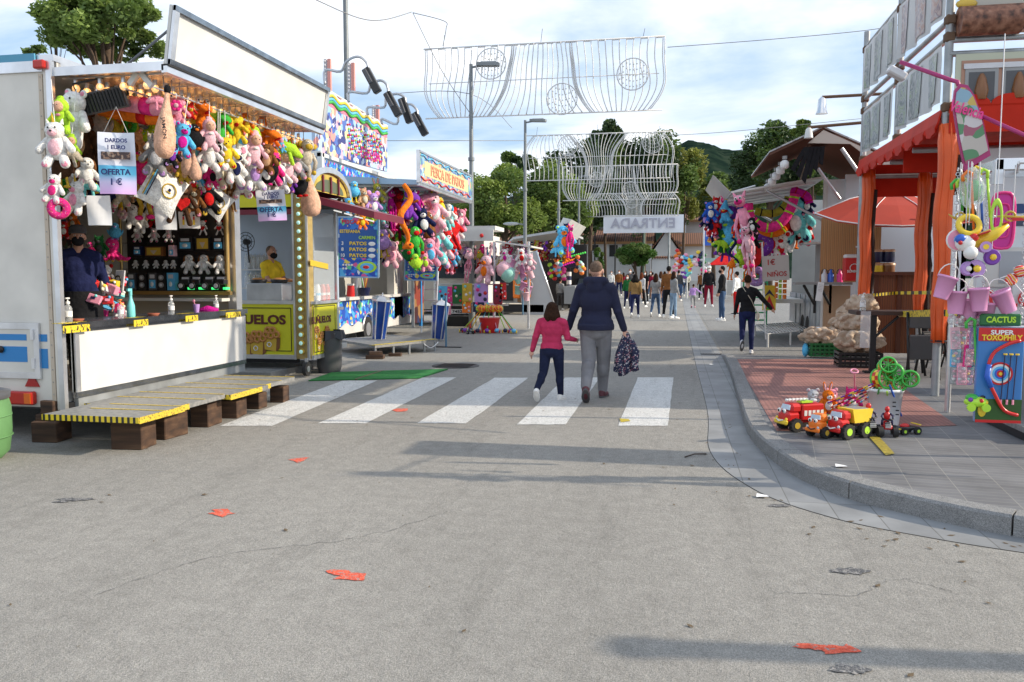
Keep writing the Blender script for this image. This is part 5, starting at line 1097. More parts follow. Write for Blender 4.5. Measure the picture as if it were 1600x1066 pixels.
sgn = P('sign_board', lambda b: (b.bx(DX-.02,DX+.02,DY0,DY1,3.62,4.28,ART1), b.bx(DX-.03,DX+.045,DY0-.03,DY1+.03,4.26,4.3,ALU), b.bx(DX-.03,DX+.045,DY0-.03,DY1+.03,3.6,3.64,ALU), b.bx(DX-.03,DX+.045,DY0-.04,DY0,3.6,4.3,ALU), b.bx(DX-.03,DX+.045,DY1,DY1+.04,3.6,4.3,ALU)), root, root)
P('printed_band', lambda b: (b.bx(DX+.021,DX+.024,DY0+.4,DY1-.4,3.8,4.12,mat('sign_cream',(.7,.6,.3),.5)), b.tube([(DX+.03,DY0+.1+.12*k,4.2+.03*msin(k*1.1)) for k in range(38)], .018, plas('skyblue'), 5), b.tube([(DX+.03,DY0+.1+.12*k,3.72+.03*msin(k*1.1+2)) for k in range(38)], .018, plas('red'), 5)), sgn, root)
text('PESCA DE PATOS', fr(*FX,(DX+.028,19.75,3.95)), .32, mat('sign_red',(.55,.1,.1),.5), sgn, .03, root=root, width=3)
text('PESCA DE PATOS', fr(*FX,(DX+.034,19.77,3.96)), .32, mat('sign_orange',(.7,.4,.2),.5), sgn, .005, root=root, width=3)
BX = -7.3
def f_(b):
 b.bx(BX-.04,BX,15.9,22.2,.45,1.02,ART2); b.bx(BX-.2,BX+.08,15.85,22.25,1.03,1.1,WHITEP)
P('painted_counter', f_, root, root)
P('counter_waves', lambda b: b.prism([(BX+.004,15.9+6.3*k/60,.47+.05*msin(k*.9)) for k in range(61)]+[(BX+.004,22.2,.27),(BX+.004,15.9,.27)], (.02,0,0), WHITEP), root, root)
def f_(b):
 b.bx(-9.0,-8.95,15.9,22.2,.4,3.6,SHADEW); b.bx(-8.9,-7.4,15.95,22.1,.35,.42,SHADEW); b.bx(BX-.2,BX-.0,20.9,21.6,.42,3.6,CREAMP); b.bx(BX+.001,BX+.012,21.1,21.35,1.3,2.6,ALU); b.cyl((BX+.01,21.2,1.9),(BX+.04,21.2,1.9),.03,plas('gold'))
 b.cyl((-7.6,19.0,.42),(-7.6,19.0,1.6),.13,STEEL,None,16); b.bx(-9,-7.35,22.15,22.2,.4,3.6,SHADEW); b.bx(-9,-7.6,15.9,15.95,.4,2.4,SHADEW)
P('inner_wall', f_, root, root)
for y in (18.9,19.75):
 P('wheel', lambda b: (b.cyl((BX-.16,y,.3),(BX+.03,y,.3),.3,RUBBER,None,20), b.cyl((BX+.031,y,.3),(BX+.04,y,.3),.16,ALU,None,14)), root, root)
 P('mudguard', lambda b: b.tube([(BX+.035,y+.36*mcos(t),.32+.36*msin(t)) for t in [PI*k/10 for k in range(11)]], .025, ALU, 6), root, root)
P('support_strut', lambda b: (b.cyl((BX,17.5,2.6),(DX-.6,17.5,3.55),.02,STEEL), b.cyl((BX,21.8,2.6),(DX-.6,21.8,3.55),.02,STEEL)), root, root)
for (x, y, l) in ((-7.45,17.4,'blue bucket with short fishing rods on the painted counter'),):
 r = thing('rod_bucket', (x+.1,y+1.5,1.1), l, 'bucket'); b = MB(); b.lathe((0,0,0), [(.1,0),(.15,.2)], plas('navy'), 14); b.build('bucket', r); b = MB()
 for k in range(5): b.tube([(0,0,.1),(.1*mcos(k*1.3),.1*msin(k*1.3),.5)], .008, plas(('red','yellow','white','green','orange')[k]))
 b.build('rods', r)
for i, py in enumerate((0,1.5)):
 r = thing('red_jar', (-7.42,16.7+py*1.0,1.1), ('near','far')[i]+' small red jar on the duck stall counter', 'jar'); b = MB(); b.lathe((0,0,0), [(.09,0),(.1,.05),(.08,.26)], plas('red'), 12); b.build('jar', r); b = MB(); b.lathe((0,0,.26), [(.085,0),(.085,.04)], plas('white'), 12); b.build('lid', r)
def menu(px0, py0, px1, py1, Y, label):
 c = atY((px0+px1)/2,(py0+py1)/2,Y); w = msize(px1-px0,c); h = msize(py1-py0,c); r = thing('menu_board', c, label, 'menu board', 'PATOS price boards'); r.rotation_euler = (0,.02,.1)
 b = MB(); b.bx(-w/2,w/2,0,.03,-h/2,h/2,ART2); b.build('board', r); b = MB()
 for s in (-1,1): b.bx(s*w/2-.015,s*w/2+.015,-.012,.04,-h/2,h/2,PB); b.bx(-w/2,w/2,-.012,.04,s*h/2-.015,s*h/2+.015,PB)
 b.build('frame', r)
 b = MB(); b.bx(-w*.46,w*.46,-.006,-.002,-h*.18,h*.3,mat('menu_blue',(.02,.1,.35),.5)); b.ell((w*.22,-.004,-h*.33),(w*.24,.004,h*.1),plas('lime'),16,8); b.ell((w*.22,-.008,-h*.33),(w*.17,.004,h*.07),plas('skyblue'),14,8); b.ell((w*.2,-.013,-h*.33),(w*.08,.004,h*.03),plas('red'),8,6)
 for k in range(6): b.ell((-w*.36+w*.07*(k % 4),-.006,-h*.3-h*.06*(k//4)),(w*.03,.004,h*.018),plas('white'),8,6)
 b.build('printed_picture', r)
 M_ = lambda x, z: fr(*FC,(x*w,-.014,z*h)); Y_ = plas('yellow'); O = plas('orange')
 text('PESCA PATOS', M_(0,.42), h*.085, plas('red'), r, .03, width=w*.8); text('ESTEFANIA', M_(-.2,.26), h*.075, Y_, r, .02, width=w*.5); text('CARMEN', M_(.22,.16), h*.075, plas('lime'), r, .02, width=w*.4)
 b = MB()
 for k, n_ in enumerate(('3','8','10')):
  z = .06-.1*k; text(n_, M_(-.38,z), h*.08, plas('white'), r, .02); text('PATOS', M_(0,z), h*.08, Y_, r, .03, width=w*.42); b.ell((w*.34,-.008,z*h),(w*.09,.005,h*.035),plas('white'),14,6)
 b.build('price_ovals', r); return r
menu(527,340,592,433,17.3,'large blue PATOS price board at the near end of the duck stall'); menu(632,395,683,438,19.2,'blue PATOS price board under the prizes at the far end of the duck stall')
# walkway and lantern posts before it
root = thing('metal_walkway', G(600,556), 'low grey metal walkway on short legs in front of the duck stall', 'walkway')
q = [G(524,530,.25),G(586,540,.25),G(684,530,.25),G(613,523,.25)]
P('deck', lambda b: b.prism([v.to_tuple() for v in q], (0,0,-.05), DECK), root, root)
P('edge_tape', lambda b: b.prism([q[1]+VX((.0,0,.003)),q[2]+VX((0,0,.003)),q[2]+VX((-.12,0,.003)),q[1]+VX((-.12,0,.003))], (0,0,.003), TAPE), root, root)
for t in (0.03,.3,.55,.8,.98):
 v = q[1].lerp(q[2], t); P('leg', lambda b: b.cyl((v.x-.04,v.y,0),(v.x-.04,v.y,.2),.025,GALV), root, root)
block(q[1].x+.02,q[1].y-.05,0,.34,.22,.08,.2,'flat wood block lower of the pair under the duck stall walkway'); block(q[1].x+.02,q[1].y-.03,.08,.25,.2,.06,.4,'flat wood block on top of another under the duck stall walkway'); v = q[1].lerp(q[2],.3); block(v.x,v.y,0,.25,.2,.06,.2,'thin wood piece under the second walkway leg by the duck stall')
P('hanging_rope', lambda b: b.tube([q[1].lerp(q[2], .75+.25*k/8)+VX((.01,0,-.06-.1*msin(PI*k/8))) for k in range(9)], .01, PAPER, 5), root, root)
BLUEB = mat('lantern_blue', (.006,.04,.22), .12, .1);
def lantern(px, py0, py1, Y, w, label):
 t = atY(px, py0, Y); bt = atY(px-5, py1, Y); h = t.z-bt.z; r = thing('lantern_post', bt, label, 'lantern', 'tapered blue lanterns'); r.rotation_euler = (0,.1,.3)
 b = MB(); b.lathe((0,0,0), [(w*.35,0),(w*.5,h*.86)], BLUEB, 6, smooth=False); b.build('glass_body', r); b = MB()
 for k in range(6): a = k*PI/3; b.cyl((w*.36*mcos(a),w*.36*msin(a),0),(w*.51*mcos(a),w*.51*msin(a),h*.87),.012,ALU,None,5)
 b.lathe((0,0,h*.86), [(w*.6,0),(w*.58,h*.04),(w*.3,h*.1),(w*.05,h*.13),(.01,h*.18)], ALU, 6, smooth=False); b.lathe((0,0,-.05), [(w*.3,0),(w*.4,.06)], ALU, 6); b.build('frame', r)
lantern(596,460,536,16.6,.36,'tapered blue and silver lantern standing on the walkway before the duck stall'); lantern(689,468,530,17.8,.36,'farther blue lantern standing at the far end of the duck stall walkway')
r = thing('blue_post', G(697,543), 'thin blue steel post standing on a flat foot past the walkway', 'post'); b = MB(); b.cyl((0,0,0),(0,0,1.15),.022,mat('steel_blue',(.08,.18,.28),.5),None,8); b.build('pole', r); b = MB(); b.bx(-.5,.35,-.04,.04,.0,.02,BLACKM); b.build('foot', r)
r = thing('tall_partition', atX(654,450,-6.9), 'narrow blue framed poster panel at the far end of the duck stall', 'panel'); r.location.z = 0
b = MB(); b.bx(-.02,.02,-.5,.4,.3,2.1,ramp_mat('dark_poster','voronoi',3,[(0,(.05,.01,.01)),(.4,(.25,.04,.02)),(.6,(.02,.03,.1)),(.8,(.3,.15,.05))],.5)); b.build('poster', r); b = MB(); b.bx(-.03,.04,.1,.2,.2,2.1,mat('frame_blue',(.02,.25,.6),.4)); b.bx(-.03,.04,-.55,-.5,.2,2.1,GALV); b.build('frame', r)
r = thing('step_ladder', G(669,520), 'aluminium step ladder leaning beside the duck stall', 'ladder'); b = MB()
for s in (-.2,.2): b.cyl((s,0,0),(s,.4,2.0),.025,ALU,None,6)
for k in range(6): b.cyl((-.2,.06+.066*k,.3+.3*k),(.2,.06+.066*k,.3+.3*k),.018,ALU,None,6)
b.build('ladder', r)
# prizes hung around the duck stall
DG = 'prizes hung round the duck stall'
def duckrow(rows, X, where, k=1.08, yaw=.6):
 out = []
 for t in rows:
  px, py, h, kind, c1 = t[:5]; c2 = t[5] if len(t) > 5 else 'white'; c3 = t[6] if len(t) > 6 else 'pink'; p = atX(px, py, X+RU(-.15,.15))
  out.append(plush(p, msize(h, p)*k, kind, c1, c2, c3, yaw=yaw+RU(-.5,.5), roll=RU(-.2,.2), group=DG))
 label_row(out, where)
duckrow([(641,318,46,'maw','purple','yellow','orange'),(632,338,92,'twist','orange','orange'),(655,330,70,'lanky','magenta','hotpink','magenta'),(666,323,40,'donut','pink','tan'),(676,326,56,'unicorn','lightpink','white','pink'),(687,325,34,'bird','yellow','orange','green'),(690,350,60,'croc','turquoise','white'),(700,332,30,'dog','white','skyblue'),(703,352,60,'heartbear','red','red','white'),(707,385,84,'lanky','pink','pink'),(697,378,40,'bear','red','white'),(714,357,30,'dog','white','black'),(691,392,46,'pig','lightpink','lightpink','lilac'),(677,372,70,'unicorn','turquoise','pink','white'),(672,392,44,'bear','pink','skyblue'),(648,378,54,'monkey','green','red','orange'),(640,395,34,'ball','darkgreen','red'),(657,395,34,'bear','yellow','skyblue'),(664,360,60,'bird','brown','tan'),(660,345,46,'bear','navy','white'),(683,352,40,'bear','white','pink'),(694,405,30,'heartbear','red','red','black'),(707,398,30,'cat','skyblue','red'),(720,342,34,'bear','pink','white'),(650,410,26,'ball','lime','green'),(664,408,28,'cat','pink','lime')],
 -5.75, "duck stall's front row")
duckrow([(560,325,30,'monkey','brown','tan'),(553,300,34,'bird','skyblue','yellow'),(568,308,30,'bear','tan','cream'),(576,330,30,'bear','lime','green'),(583,318,36,'mouse','lilac','white'),(590,300,30,'bunny','olive','grey'),(596,332,30,'cat','turquoise','grey'),(601,310,44,'monkey','beige','tan'),(606,340,44,'bear','grey','turquoise'),(612,330,60,'lanky','magenta','hotpink'),(600,360,36,'cat','grey','lilac'),(598,380,44,'bird','lilac','gold'),(612,395,40,'pig','lightpink','pink'),(606,374,30,'longbird','orange','lime'),(618,318,60,'bear','maroon','red'),(622,372,36,'cat','green','lime'),(618,350,50,'monkey','maroon','darkbrown'),(628,392,36,'doll','lightpink','skin'),(603,398,26,'cat','navy','gold'),(625,300,30,'cone','green','lime'),(566,345,24,'bear','orange','yellow'),(545,320,26,'bear','skyblue','yellow')],
 -6.5, "duck stall's inner row")
duckrow([(541+k*12, 305+(k*37) % 30, 34, ('bear','cat','monkey','ball','dog')[k % 5], ('darkbrown','green','maroon','olive','grey','red','turquoise')[k % 7], 'tan') for k in range(12)], -7.6, "duck stall's shaded back row")
# ================= painted ride behind =================
root = thing('fair_ride_front', (-9.5,24,0), 'large painted fair ride facade with rainbow border rising behind the duck stall', 'fair ride')
RX = -9.5
ARTR = ramp_mat('ride_mural', 'voronoi', 6, [(0,(.04,.05,.2)),(.25,(.08,.15,.45)),(.42,(.4,.5,.65)),(.55,(.6,.4,.5)),(.66,(.7,.6,.35)),(.76,(.3,.5,.65)),(.85,(.75,.3,.25)),(.93,(.8,.75,.75))], .5)
def f_(b):
 y0, y1 = 21.0, 26.65; b.prism([(RX,y0,4.9),(RX,y1,5.05),(RX,y1,6.3),(RX,y0,6.45)], (-.1,0,0), ARTR)
P('mural_panel', f_, root, root)
def f_(b):
 b.prism([(RX+.005,21.0,6.3),(RX+.005,26.65,6.15),(RX+.005,26.65,6.5),(RX+.005,21.0,6.72)], (-.11,0,0), mat('rim_pink',(.7,.2,.3),.5))
 for q, (c, o) in enumerate((('yellow',.12),('skyblue',.0),('green',-.1),('white',.2))): b.tube([(RX+.02,21.05+5.55*k/44,6.48-.0036*k+o*.8+.05*msin(k*.9)) for k in range(45)], .045, plas(c), 5)
P('rainbow_border', f_, root, root)
P('rim_strip', lambda b: b.tube([(RX+.02,20.98,6.72),(RX+.02,26.68,6.52)], .03, WHITEP, 5), root, root)
P('dotted_stars', lambda b: [b.ell((RX+.02, 23.2+2.9*((k*.618) % 1), 5.2+.85*((k*.37) % 1)), .035, plas(('white','hotpink','skyblue','lime','red')[k % 5]), 6, 4) for k in range(150)], root, root, kind='stuff')
text('FANTASIA', fr(*FX,(RX+.02,25.1,5.35)), .42, plas('magenta'), root, .04, root=root, width=1.7)
def f_(b):
 b.bx(-13,-9.2,20.6,27,0,4.72,mat('ride_box',(.5,.56,.6),.5,0,.05,1)); b.bx(-9.26,-9.12,20.55,20.7,2,4.8,WHITEP); b.bx(-13,-9.15,20.55,20.62,4.7,4.85,WHITEP); b.bx(-9.22,-9.12,20.6,27,4.7,4.8,WHITEP)
P('trailer_body', f_, root, root); P('side_mural', lambda b: b.bx(-9.19,-9.17,20.8,26.8,3.7,4.65,ART2), root, root)
P('marker_light', lambda b: b.ell((-9.12,20.53,4.15),(.05,.04,.12),plas('red')), root, root)
for (px, py, h) in ((515,118,50),(552,122,46),(590,178,26)):
 def f_(b):
  p = atX(px, py, -9.9); hh = msize(h, p); w = msize(5,p); b.box(p, (w,w,hh), mat('pillar_art',(.7,.3,.25),.5)); b.box(p+VX((-w*1.3,0,0)), (w*.8,w,hh), plas('silver'))
  for k in range(8): b.ell(p+VX((-w*1.3,-w*.6,hh*(k/8-.45))),w*.4,plas('silver'),6,4)
 P('light_pillar', f_, root, root)
# floodlights on curved arms
def flood(pts, hx, hy, Y, label, tilt):
 P_ = [atY(x, y, Y) for x, y in pts]; r = thing('tall_floodlight', P_[0], label, 'floodlight', 'floodlights on curved arms'); b = MB(r); b.tube(smooth_path(P_,4), .035, STEEL, 7); b.build('curved_arm', r)
 c = atY(hx, hy, Y); b = MB(r); b.rbox(c, (.2,.16,.68), plas('black'), .02, ry(tilt)); b.rbox(c+VX((-.08,-.05,.1)),(.1,.12,.4),plas('darkgrey'),.02,ry(tilt)); b.build('lamp_head', r)
 b = MB(r); t = P_[-1]; b.box(t.lerp(c,.35),(.12,.1,.12),BLACKM,ry(tilt)); b.build('bracket', r)
flood([(508,133),(508,110),(532,112),(540,98),(552,90),(564,90),(574,100),(575,112)],581,126,20,'leftmost black floodlight on a tall curved arm above the painted ride',-.5)
flood([(545,160),(545,144),(573,146),(580,132),(594,126),(604,132),(607,146)],614,163,20.6,'second black floodlight from the left on a curved arm above the ride',-.5)
flood([(575,180),(575,168),(600,168),(604,152),(620,147),(632,152),(634,162)],634,173,21.3,'third and slimmest black floodlight on a curved arm above the ride',-.35)
flood([(597,194),(597,186),(620,194),(624,170),(640,163),(650,170),(653,180)],656,194,22,'rightmost and lowest black floodlight on a curved arm above the ride',-.5)
# ================= street lamps, cables and festive light arches =================
LAMPM = mat('lamp_grey', (.2,.22,.23), .5, .4, .15, 2)
lamps = []
for i, (Y, nm) in enumerate(((25.2,'tall street lamp post rising out of the picture behind the painted ride'),(25,'second street lamp, its head in front of the nearest light arch'),(34.3,'third street lamp with a lower second head, left of the light arches'),(44.5,'fourth street lamp seen through the hanging light arches'),(54,'farthest slim street lamp in the left row'))):
 X_ = -10.3 if i == 0 else -6.2; r = thing('street_lamp', (X_,Y,0), nm, 'street lamp', 'street lamps along the left side'); b = MB(); b.cyl((0,0,0),(0,0,1.2),.11,LAMPM,.1,12); b.cyl((0,0,1.2),(0,0,8),.085,LAMPM,.055 if i else .085,12); i or b.cyl((0,0,8),(0,0,12.9),.085,LAMPM,.07,12); b.cyl((0,0,5.1),(0,0,5.2),.1,LAMPM,None,12); b.build('pole', r)
 b = MB(); (0 if i else b.push(Matrix.Translation((0,0,5)))); b.cyl((0,0,7.9),(.35,0,7.95),.035,LAMPM); b.prism([(.2,-.13,7.93),(.85,-.13,7.9),(.9,0,7.9),(.85,.13,7.9),(.2,.13,7.93)], (0,0,.1), LAMPM); b.rbox((.55,0,8.02),(.5,.2,.06),mat('lamp_cap',(.4,.42,.43),.5),.02); b.build('lamp_head', r)
 if i >= 2:
  b = MB(); b.cyl((0,0,3.7),(-.35,0,3.75),.03,LAMPM); b.ell((-.6,0,3.75),(.35,.14,.07),mat('lamp_cap',(.4,.42,.43))); b.build('lower_lamp_head', r)
AR_M = mat('arch_tube', (.66,.66,.65), .5); AR_L = mat('arch_bulb', (.6,.6,.56), .3)
def light_arch(Y, x0, x1, z0, z1, label, seed, circles, rad, flip=False):
 rs = random.Random(seed); root = thing('light_arch', ((x0+x1)/2,Y,z0), label, 'festive lights', 'festive light arches over the road'); W = x1-x0; Hh = z1-z0
 b = MB(root); b.tube([(x0-.05,Y,z1),(x1+.05,Y,z1)], rad*1.4, AR_M, 5); b.tube([(x0+.0,Y,z0),(x1-.0,Y,z0)], rad*1.4, AR_M, 5); b.tube([(x0+.1,Y,z0+Hh*.5),(x1-.1,Y,z0+Hh*.5)], rad*.8, AR_M, 4); b.build('frame_bars', root)
 b = MB(root); n = 33; secs = 3
 # each third is a vase outline of bundled S-curves
 for s in range(secs):
  a = s/secs; c = (s+1)/secs; m = 13
  for k in range(m+1):
   u = k/m; ug = a+(c-a)*u; fl = PI if flip else 0; ug = ug+.016*msin(ug*19)
   XB = (.06,.27,.71,.94) if not flip else (.0,.43,.6,1.)
   XT = (0,.378,.62,1.) if not flip else (.06,.3,.7,.94); tt = XT[s]+(XT[s+1]-XT[s])*u; tb = XB[s]+(XB[s+1]-XB[s])*u
   P_ = [(x0+W*(tt+(tb-tt)*(lambda q: q*q*(3-2*q))(min(1,max(0,(t-.08)/.75)))+.022*msin(2*PI*t)*mcos(PI*(s+u))*(1-2*flip)+(u-.5)*(.08 if s != 1 else -.07)*msin(PI*t)), Y+.03*msin(k), z1-Hh*t) for t in [q/14 for q in range(15)]]
   b.tube(P_, rad, AR_M, 4)
   if k in (0, m):
    b.tube([(x+.06,y,z) for x, y, z in P_], rad, AR_M, 4)
   if k % 2 == 0 and k < m:
    q = P_[0]; b.tube([(q[0],Y,z1-.03),(q[0]+W*(c-a)/m,Y,z1-.03)], rad, AR_M, 4)
 b.build('wavy_tubes', root, kind='stuff')
 for (u, v, r_) in circles:
  b = MB(root); c = VX((x0+W*u, Y-.05, z0+Hh*v)); b.torus(c, r_, rad*1.1, AR_M, 22, 4, rx(PI/2))
  for k in range(-4,5):
   x = k*r_/4.6; h = math.sqrt(max(0,r_*r_-x*x)); b.cyl(c+VX((x,0,-h)), c+VX((x,0,h)), rad*.5, AR_M, None, 4)
   for q in range(int(h*2/.16)): b.box(c+VX((x+.02,0,-h+.1+q*.16)), (.05,.02,.03), AR_L)
  b.build('light_disc', root)
 b = MB(root)
 for u in (.08,.5,.92): b.tube([(x0+W*u,Y,z1),(x0+W*u+.05,Y,z1+.35+.1*msin(u*5))], rad*.5, BLACKM, 3)
 b.build('hanging_hook', root)
light_arch(25, -7.65, -.45, 6.42, 8.52, 'nearest and largest wavy wire light arch hung high across the road', 1, [(.29,.74,.46),(.59,.2,.46),(.88,.5,.46)], .0155)
light_arch(39, -7.05, -.3, 6.05, 8.15, 'second wavy light arch, in front of the dark treetops', 2, [(.3,.75,.46),(.88,.75,.46)], .016, True)
light_arch(52, -7.0, .0, 6.25, 8.35, 'third wavy light arch, lower behind the second one', 3, [(.3,.6,.46),(.6,.3,.46)], .02)
light_arch(66, -6.9, .1, 6.2, 8.0, 'fourth wavy light arch, just above the white banner', 4, [(.5,.6,.46)], .025, True)
def cable(pts, r, label, c=None):
 b = MB(); b.tube(smooth_path([VX(p) for p in pts], 6), r, c or mat('cable_grey',(.22,.22,.22),.7), 4); b.build('overhead_cable', None, label, 'cable', 'thin cables over the street')
cable([atY(494,0,17),atY(560,28,19),atY(600,31,21),atY(643,19,24.5)], .012, 'sagging cable entering at the top left of the sky')
cable([atY(645,20,24.8),atY(694,33,24.9),atY(697,45,24.9),atY(692,72,25)], .012, 'cable dropping to the left end of the nearest light arch')
cable([atY(645,20,24.8),atY(690,110,24.6),atY(735,178,25)], .011, 'slanting cable from the sky down to the second street lamp')
cable([atY(1043,74,25),atY(1200,62,25.5),atY(1350,48,26),atY(1420,36,26)], .01, 'thin cable running right from the nearest light arch')
cable([atY(603,147,26),atY(735,147,25),atY(800,200,30)], .01, 'thin level cable at the height of the light arch centre')
cable([atY(604,220,28),atY(735,220,26),atY(820,220,34.3)], .01, 'thin level cable between the second and third street lamps')
cable([atY(1042,212,39),atY(1150,205,40),atY(1350,185,41)], .012, 'thin cable running right from the second light arch')
r = thing('entrance_banner', (-3,78,5.45), 'white entrance banner seen from behind with ENTRADA in mirrored grey letters', 'banner'); b = MB(r)
n = 14; a = (-6.66,.69); vs = [(a[0]+(a[1]-a[0])*i/n, 78+.05*msin(i*1.3+j), 5.5+1.65*j/2) for j in range(3) for i in range(n+1)]
b.add(vs, [(j*(n+1)+i,j*(n+1)+i+1,(j+1)*(n+1)+i+1,(j+1)*(n+1)+i) for j in range(2) for i in range(n)], mat('banner_cloth',(.78,.8,.86),.8,0,.06,1), True); b.build('cloth', r)
text('ENTRADA', fr((-1,0,0),(0,0,1),(-3.0,77.86,6.35)), 1.25, mat('banner_print',(.42,.42,.5),.8), r, .02, root=r, width=5.9)
for x, l in ((-2.9,'green pole under the white entrance banner'),(-.6,'thin grey pole under the right part of the entrance banner')):
 b = MB(); b.cyl((x,78.3,0),(x,78.3,5.6),.11,mat('pole_green',(.12,.16,.12),.6) if x < -2 else GALV,None,8); b.build('banner_pole', None, l, 'pole')
# ================= trees =================
BARK = mat('bark', (.09,.06,.04), .95, 0, .3, 6, .5, 20)
def leafm(c):
 m = mat('leaf_%s' % c, dict(bright=(.2,.28,.05),mid=(.12,.19,.04),dark=(.04,.08,.022),yellow=(.24,.26,.05),citrus=(.06,.15,.02),ash=(.21,.3,.07))[c], .6, 0, .35, .6)
 if not m.get('t'):
  m['t'] = 1; nt = m.node_tree; b = nt.nodes['Principled BSDF']; t = nt.nodes.new('ShaderNodeBsdfTranslucent'); x = nt.nodes.new('ShaderNodeMixShader'); x.inputs[0].default_value = .35
  s_ = b.inputs['Base Color'].links[0].from_socket; nt.links.new(s_, t.inputs[0]); nt.links.new(b.outputs[0], x.inputs[1]); nt.links.new(t.outputs[0], x.inputs[2]); nt.links.new(x.outputs[0], nt.nodes['Material Output'].inputs[0])
 return m
def tree(base, crown, label, lc, n=7000, leaf=.16, trunk=.22, clumps=26, name='tree', cat='tree', group=None, lc2=None, seed=0):
 """base: trunk foot; crown: (centre, radii)"""
 base = VX(base); c, R_ = VX(crown[0]), crown[1]; r = thing(name, base, label, cat, group); g = np.random.default_rng(seed+11)
 rs = random.Random(seed+5); b = MB(r); b.tube([base, base.lerp(c,.4)+VX((rs.uniform(-.2,.2),0,0)), c-VX((0,0,R_[2]*.3)), c+VX((0,0,R_[2]*.5))], [trunk,trunk*.8,trunk*.55,trunk*.15], BARK, 8)
 cl = []
 for k in range(clumps):
  a = rs.uniform(0,2*PI); z = rs.uniform(-.85,1); q = math.sqrt(max(0,1-z*z))*rs.uniform(.45,1); p = VX((c.x+R_[0]*q*mcos(a), c.y+R_[1]*q*msin(a), c.z+R_[2]*z*rs.uniform(.6,1))); cl.append(p)
  if k < 14: b.tube([base.lerp(c,.55+.02*k), base.lerp(c,.8).lerp(p,.5), p], [trunk*.3,trunk*.16,trunk*.05], BARK, 5)
 b.build('trunk', r)
 C_ = np.array([tuple(p-base) for p in cl]); idx = g.integers(0, clumps, n); sz = g.uniform(.2,.42,clumps) if clumps < 50 else g.uniform(.1,.27,clumps)
 d = g.normal(size=(n,3)); d /= np.linalg.norm(d,axis=1)[:,None]; rad = g.uniform(.35,1.05,n)[:,None]**.6
 ctr = C_[idx] + d*rad*sz[idx][:,None]*np.array(R_)[None,:]*1.05
 u = g.normal(size=(n,3)); u[:,2] *= .6; u /= np.linalg.norm(u,axis=1)[:,None]; w_ = np.cross(u, g.normal(size=(n,3))); w_ /= np.linalg.norm(w_,axis=1)[:,None]
 s_ = (leaf*g.uniform(.5,1.3,n))[:,None]; V_ = np.stack([ctr-u*s_, ctr-w_*s_*.5, ctr+u*s_, ctr+w_*s_*.5],1).reshape(-1,3)
 me = bpy.data.meshes.new('crown'); me.vertices.add(4*n); me.vertices.foreach_set('co', V_.astype(np.float32).ravel()); me.loops.add(4*n); me.loops.foreach_set('vertex_index', np.arange(4*n,dtype=np.int32)); me.polygons.add(n)
 me.polygons.foreach_set('loop_start', np.arange(0,4*n,4,dtype=np.int32)); me.polygons.foreach_set('loop_total', np.full(n,4,dtype=np.int32)); me.materials.append(leafm(lc)); me.materials.append(leafm(lc2 or lc))
 me.polygons.foreach_set('material_index', (g.random(clumps)[idx] > .6).astype(np.int32)); me.update(); me.validate()
 o = bpy.data.objects.new('crown', me); COL.objects.link(o); o.parent = r; return r
def tpx(cx, cy, rx_, ry_, Y, label, lc, n=6000, leaf=None, clumps=26, lc2=None, seed=0, trunk=None, **k):
 n = int(n*2.2) if not leaf else n
 c = atY(cx, cy, Y); R0 = msize(rx_, c); R1 = msize(ry_, c); return tree((c.x,Y,0), (c, (R0,R0*.9,R1)), label, lc, n, leaf or max(.06,msize(3.2,c)), trunk or max(.12,R0*.07), clumps, lc2=lc2, seed=seed, **k)
tpx(165,38,100,66,21,'leafy green tree rising behind the near white trailer','ash',24000,.085,60,'mid',1,.2)
tpx(85,40,34,30,22,'sparse side tree at the left edge behind the near trailer','ash',700,.12,8,'mid',14,.06)
tpx(50,79,26,8,24,'treetop just showing over the near trailer roof','mid',400,.12,6,None,2,.1)
tpx(790,322,78,58,62,'broad bright green tree left of the light arches','bright',9000,None,34,'mid',3,.35); tpx(860,326,62,60,66,'second bright green tree behind the third lamp','bright',8000,None,30,'mid',4,.35)
tpx(722,325,44,56,64,'bright green tree partly hidden by the duck stall sign','mid',4000,None,20,'bright',5)
tpx(805,262,32,24,78,'dark small-crowned tree top left of the second arch','dark',2600,None,14,'mid',6); tpx(880,300,62,58,82,'dark evergreen tree behind the second light arch','dark',7000,None,28,'mid',7)
tpx(948,236,34,44,84,'tallest dark tree behind the light arches','dark',5000,None,20,'mid',8); tpx(925,300,60,66,80,'dense dark tree behind the third light arch','dark',7000,None,28,None,9)
tpx(1005,285,66,76,86,'dark spreading tree behind the right ends of the arches','dark',9000,None,32,'mid',10); tpx(1070,300,38,60,88,'yellow green tree at the right ends of the light arches','yellow',4500,None,20,'mid',11)
tpx(1205,262,64,66,58,'dark green tree behind the wooden-roofed stall on the right','dark',8000,None,30,'mid',12,.3); tpx(1256,206,20,20,54,'small treetop above the wooden stall roof','mid',1600,None,9,'bright',13,.15); tpx(1270,262,44,40,56,'dark tree hidden behind the wooden stall roof','dark',4000,None,20,'mid',15)
tpx(1118,312,50,34,96,'low green tree at the foot of the hill','mid',3000,None,16,'yellow',16); tpx(1000,330,110,30,98,'row-end dark tree above the tiled roofs','dark',4000,None,20,None,17)
tpx(992,400,28,19,78,'clipped round orange tree in front of the white house','citrus',9000,.13,30,'mid',18,.14,cat='orange tree',name='orange_tree'); tpx(935,404,10,17,80,'small narrow tree by the white house windows','citrus',1800,.13,9,'mid',19,.08)
